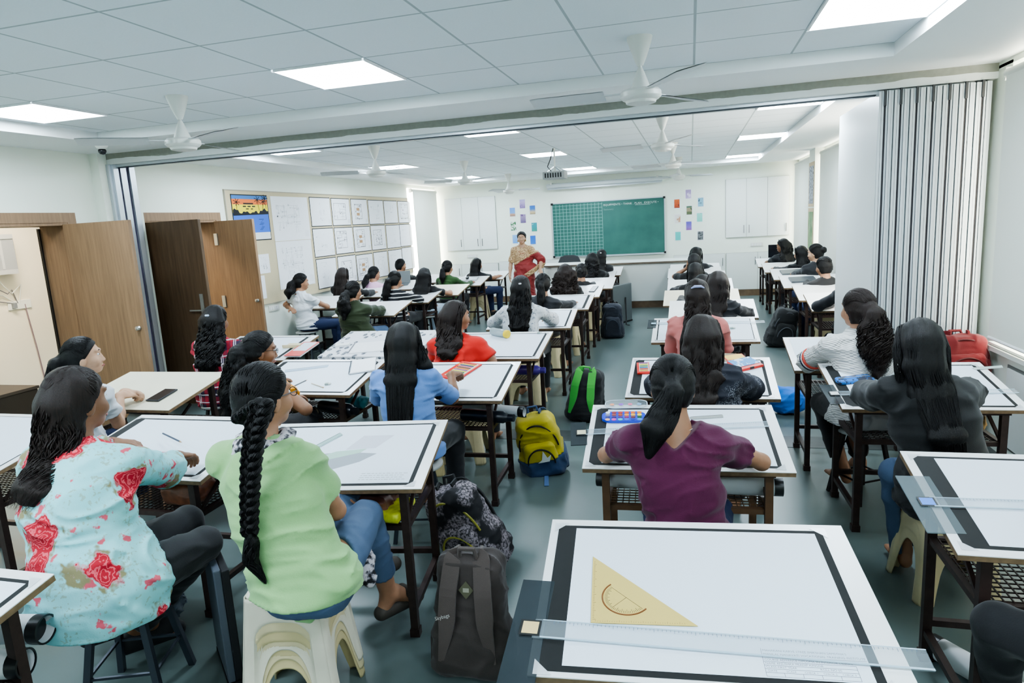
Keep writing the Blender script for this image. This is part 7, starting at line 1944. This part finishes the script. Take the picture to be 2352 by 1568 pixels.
# flowered turquoise bag at left
tb_ = empty('tote_bag', (-3.42, 2.75, 0), 0, 'turquoise and yellow printed bag under the table at the left edge', 'bag')
c = SDF(); c.rbox((0,0,.17), (.22,.10,.17), .07); c.disp = wrinkle(72, .02, 1.2); c.cut.append(lambda P: .002-P[:,2]); v, q = c.mesh(.01); np_mesh('sack', v, q, art('tote', bg=(110,186,192), fg=(206,206,120), sc=9, thr=.56), tb_)
MB().tube([(-.1,-.1,.3),(-.08,-.13,.40),(.08,-.13,.40),(.1,-.1,.3)], .012, 8).build('handle', plain('tote_handle', (90,160,168), .7), tb_, True)
pbg = empty('plastic_bag', (-2.45, 2.30, 0), 0, 'crumpled translucent plastic bag on the floor under the aqua floral girl\u2019s stool', 'plastic bag')
c = SDF(); c.ell((0,0,.12), (.15,.13,.13), None, .04); c.rc((0,0,.2), (.02,.02,.3), .06, .03, .04); c.cut.append(lambda P: .002-P[:,2]); c.disp = wrinkle(73, .035, 1.8); v, q = c.mesh(.009); np_mesh('sack', v, q, plain('poly_grey', (130,142,158), .25), pbg)
c = SDF(); c.ell((0,.02,.22), (.08,.07,.06), None, .03); c.disp = wrinkle(74, .03, 1.8); v, q = c.mesh(.009); np_mesh('blue_contents', v, q, plain('poly_blue', (60,84,170), .4), pbg)
# portfolio board
pf = empty('portfolio_case', (-1.13, 11.05, 0), R(-24), 'tall grey portfolio case standing upright in the far aisle', 'portfolio case')
MB().span((-.03, -.32, .02), (.03, .32, .64)).build('case', plain('portfolio_grey', (96,104,106), .6), pf, bevel=.008)
m = MB(); m.span((-.034, -.33, .0), (.034, -.30, .645)); m.span((-.034, -.32, .0), (.034, .32, .025)); m.build('edging', BLACK, pf)
m = MB(); m.tube([(.035, .1, .42), (.08, .02, .3), (.14, -.08, .1), (.18, -.16, .012), (.26, -.2, .012)], .012, 8, True, .5); m.build('strap', BLKB, pf)
p2f = empty('portfolio_case', at(532, 1600, 0)+Vector((-.02, .06, 0)), R(47), 'slate-grey portfolio case standing beside the stack of plastic stools', 'portfolio case')
MB().span((-.028, 0, .02), (.0, .30, .50)).build('case', plain('portfolio_slate', (84,92,104), .5), p2f, bevel=.005)
MB().span((.0, .002, .02), (.03, .30, .49)).build('dark_side', plain('portfolio_black', (24,26,30), .6), p2f, bevel=.004)
MB().span((-.03, -.004, .0), (.032, .30, .02)).build('edging', BLACK, p2f)
# ---------------------------------------------------------------- rolls and things on the wire shelves
RW = plain('roll_paper', (214,218,220), .6); RK = plain('roll_kraft', (150,140,116), .6); RBK = plain('roll_black', (26,28,30), .35)
def roll(lb, c, ang, L, r, mt, band=True, pitch=0., end=RBK):
    o = empty('drawing_roll', c, 0, lb, 'drawing roll'); m = Matrix.Rotation(R(ang), 3, 'Z')@Matrix.Rotation(R(90-pitch), 3, 'Y')
    MB().lathe([(r,-L/2),(r,L/2),(r*.9,L/2),(r*.86,L/2-.02),(r*.86,-L/2+.02),(r*.9,-L/2)], 24, m=m).build('roll', mt, o, True)
    if band: MB().lathe([(r*1.02,L/2-.035),(r*1.03,L/2-.03),(r*1.03,L/2+.002),(r*.9,L/2+.003),(r*.88,L/2-.03)], 24, m=m).build('end_ring', end, o, True)
    return o
SZ = .514
roll('upper of two big paper rolls at the bottom left corner', at(20, 1452, SZ+.05)-Vector((.10,0,0)), 10, .42, .045, RW)
roll('lower of two big paper rolls at the bottom left corner', at(0, 1545, SZ+.04)-Vector((.17,0,0)), 14, .42, .042, RW)
roll('kraft drawing roll on the shelf under the notebook table', (-2.66, 3.98, SZ+.045), -32, .42, .042, RK)
roll('rolled sheet on the shelf under the bare cream table', (-3.52, 3.62, SZ+.045), -6, .5, .04, RW)
roll('black-ringed white roll under the plum girl\u2019s table, on the left', (-.28, 2.92, SZ+.045), 175, .30, .035, RW)
roll('black-ringed white roll under the plum girl\u2019s table, on the right', (.22, 2.92, SZ+.045), 2, .30, .04, RW)
roll('white roll jutting from the shelf under the light-blue girl\u2019s table', (-1.25, 4.02, SZ+.045), -12, .44, .034, RW)
roll('white drawing tube with a black cap lying on the floor at the bottom right', (1.04, 2.46, .047), 128, .50, .045, RW, True, 0) 
def bottle(lb, c, ang, L, r, mt, capm):
    o = empty('water_bottle', c, 0, lb, 'water bottle'); m = Matrix.Rotation(R(ang), 3, 'Z')@Matrix.Rotation(R(90), 3, 'Y')
    MB().lathe([(0,-L/2),(r*.9,-L/2+.002),(r,-L/2+.02),(r,L/2-.05),(r*.6,L/2-.02),(r*.5,L/2-.015)], 20, m=m).build('body', mt, o, True)
    MB().lathe([(r*.62,L/2-.018),(r*.62,L/2+.02),(0,L/2+.022)], 20, m=m).build('cap', capm, o, True)
BKB = plain('bottle_black', (26,30,38), .3)
bottle('black bottle on the shelf under the light-blue girl\u2019s table', (-1.26, 3.88, SZ+.042), -8, .34, .038, BKB, BKB)
bottle('black bottle lying on the shelf under the notebook table', (-2.36, 3.98, SZ+.046), -20, .34, .044, BKB, BKB)
bottle('purple bottle on the shelf under the red-shirted girl\u2019s table', (-1.32, 5.18, SZ+.042), -4, .30, .04, plain('bottle_purple', (84,64,150), .3), plain('bottle_purple_cap', (74,54,140), .4))
def softbag(name, lb, cat, c, half, mt, seed, part='pouch'):
    o = empty(name, c, 0, lb, cat); k = SDF(); k.rbox((0,0,half[2]), half, min(half)*.7); k.disp = wrinkle(seed, .012, 1.8); k.cut.append(lambda P: .001-P[:,2]); v, q = k.mesh(.008); np_mesh(part, v, q, mt, o); return o
softbag('pouch', 'yellow-green pouch on the shelf under the perspective drawing', 'pouch', at(908, 1180, SZ+.02), (.055,.10,.02), plain('pouch_lime', (196,200,60), .5, var=.3, vs=40), 81)
softbag('carrier_bag', 'reddish see-through bag on the shelf under the perspective drawing', 'bag', at(862, 1172, SZ+.02), (.09,.09,.045), plain('bag_maroon', (110,70,62), .4, var=.4, vs=20), 82)
softbag('cloth_pouch', 'teal cloth pouch on the shelf under the notebook table', 'pouch', (-2.33, 4.16, SZ), (.10,.05,.04), plain('pouch_teal', (60,140,150), .7), 83)
softbag('snack_packet', 'brown packet on the shelf under the aqua floral girl\u2019s table', 'packet', (-2.36, 2.55, SZ), (.10,.09,.05), plain('packet_brown', (120,70,44), .5, var=.4, vs=30), 84)
softbag('carrier_bag', 'brown bag on the shelf under the plum girl\u2019s table', 'bag', (-.20, 2.86+.28, SZ), (.08,.05,.06), plain('bag_umber', (92,64,56), .6, var=.3, vs=20), 85)
softbag('folded_shirt', 'folded grey cloth on the shelf under the window-wall table', 'cloth', (1.05, 3.98, SZ), (.18,.11,.04), plain('cloth_grey', (138,142,146), .8), 86)
softbag('pouch', 'brown and yellow pouch at the right of the shelf under the window-wall table', 'pouch', (1.42, 3.98, SZ), (.08,.08,.045), plain('pouch_tan', (150,120,70), .6, var=.4, vs=18), 87)
bx = empty('plastic_case', (1.30, 2.40, SZ), 0, 'yellow-rimmed plastic case on the shelf at the right edge', 'case'); MB().span((-.14,-.10,0), (.14,.10,.03)).build('case', plain('case_grey', (132,140,128), .4), bx, bevel=.004)
m = MB(); m.span((-.145,-.105,.02), (.145,-.09,.034)); m.span((-.145,.09,.02), (.145,.105,.034)); m.span((-.145,-.1,.02), (-.13,.1,.034)); m.span((.13,-.1,.02), (.145,.1,.034)); m.build('rim', plain('case_yellow', (206,200,70), .4), bx)
fl = empty('file_folder', (1.40, 2.24, SZ), R(-20), 'blue file with an orange edge on the shelf at the right edge', 'file'); MB().span((-.12,-.09,0), (.12,.09,.012)).build('cover', plain('file_blue', (92,124,150), .5), fl); MB().span((-.124,-.094,.002), (-.118,.094,.014)).build('spine', plain('file_orange', (196,110,70), .5), fl)
# ---------------------------------------------------------------- light, view
w = bpy.data.worlds.new('world'); SC.world = w; w.use_nodes = True
w.node_tree.nodes['Background'].inputs[0].default_value = (.85, .93, 1, 1); w.node_tree.nodes['Background'].inputs[1].default_value = .6
SC.view_settings.view_transform = 'AgX'
SC.view_settings.look = 'AgX - Medium High Contrast'
SC.view_settings.exposure = EXPO
SC.view_settings.gamma = 1.0
SC.cycles.use_light_tree = False; SC.cycles.max_bounces = 4; SC.cycles.diffuse_bounces = 3; SC.cycles.glossy_bounces = 2; SC.cycles.transparent_max_bounces = 8
SC.cycles.caustics_reflective = False; SC.cycles.caustics_refractive = False
SC.cycles.sample_clamp_indirect = 6

bpy.data.scenes.remove(TXTSC)
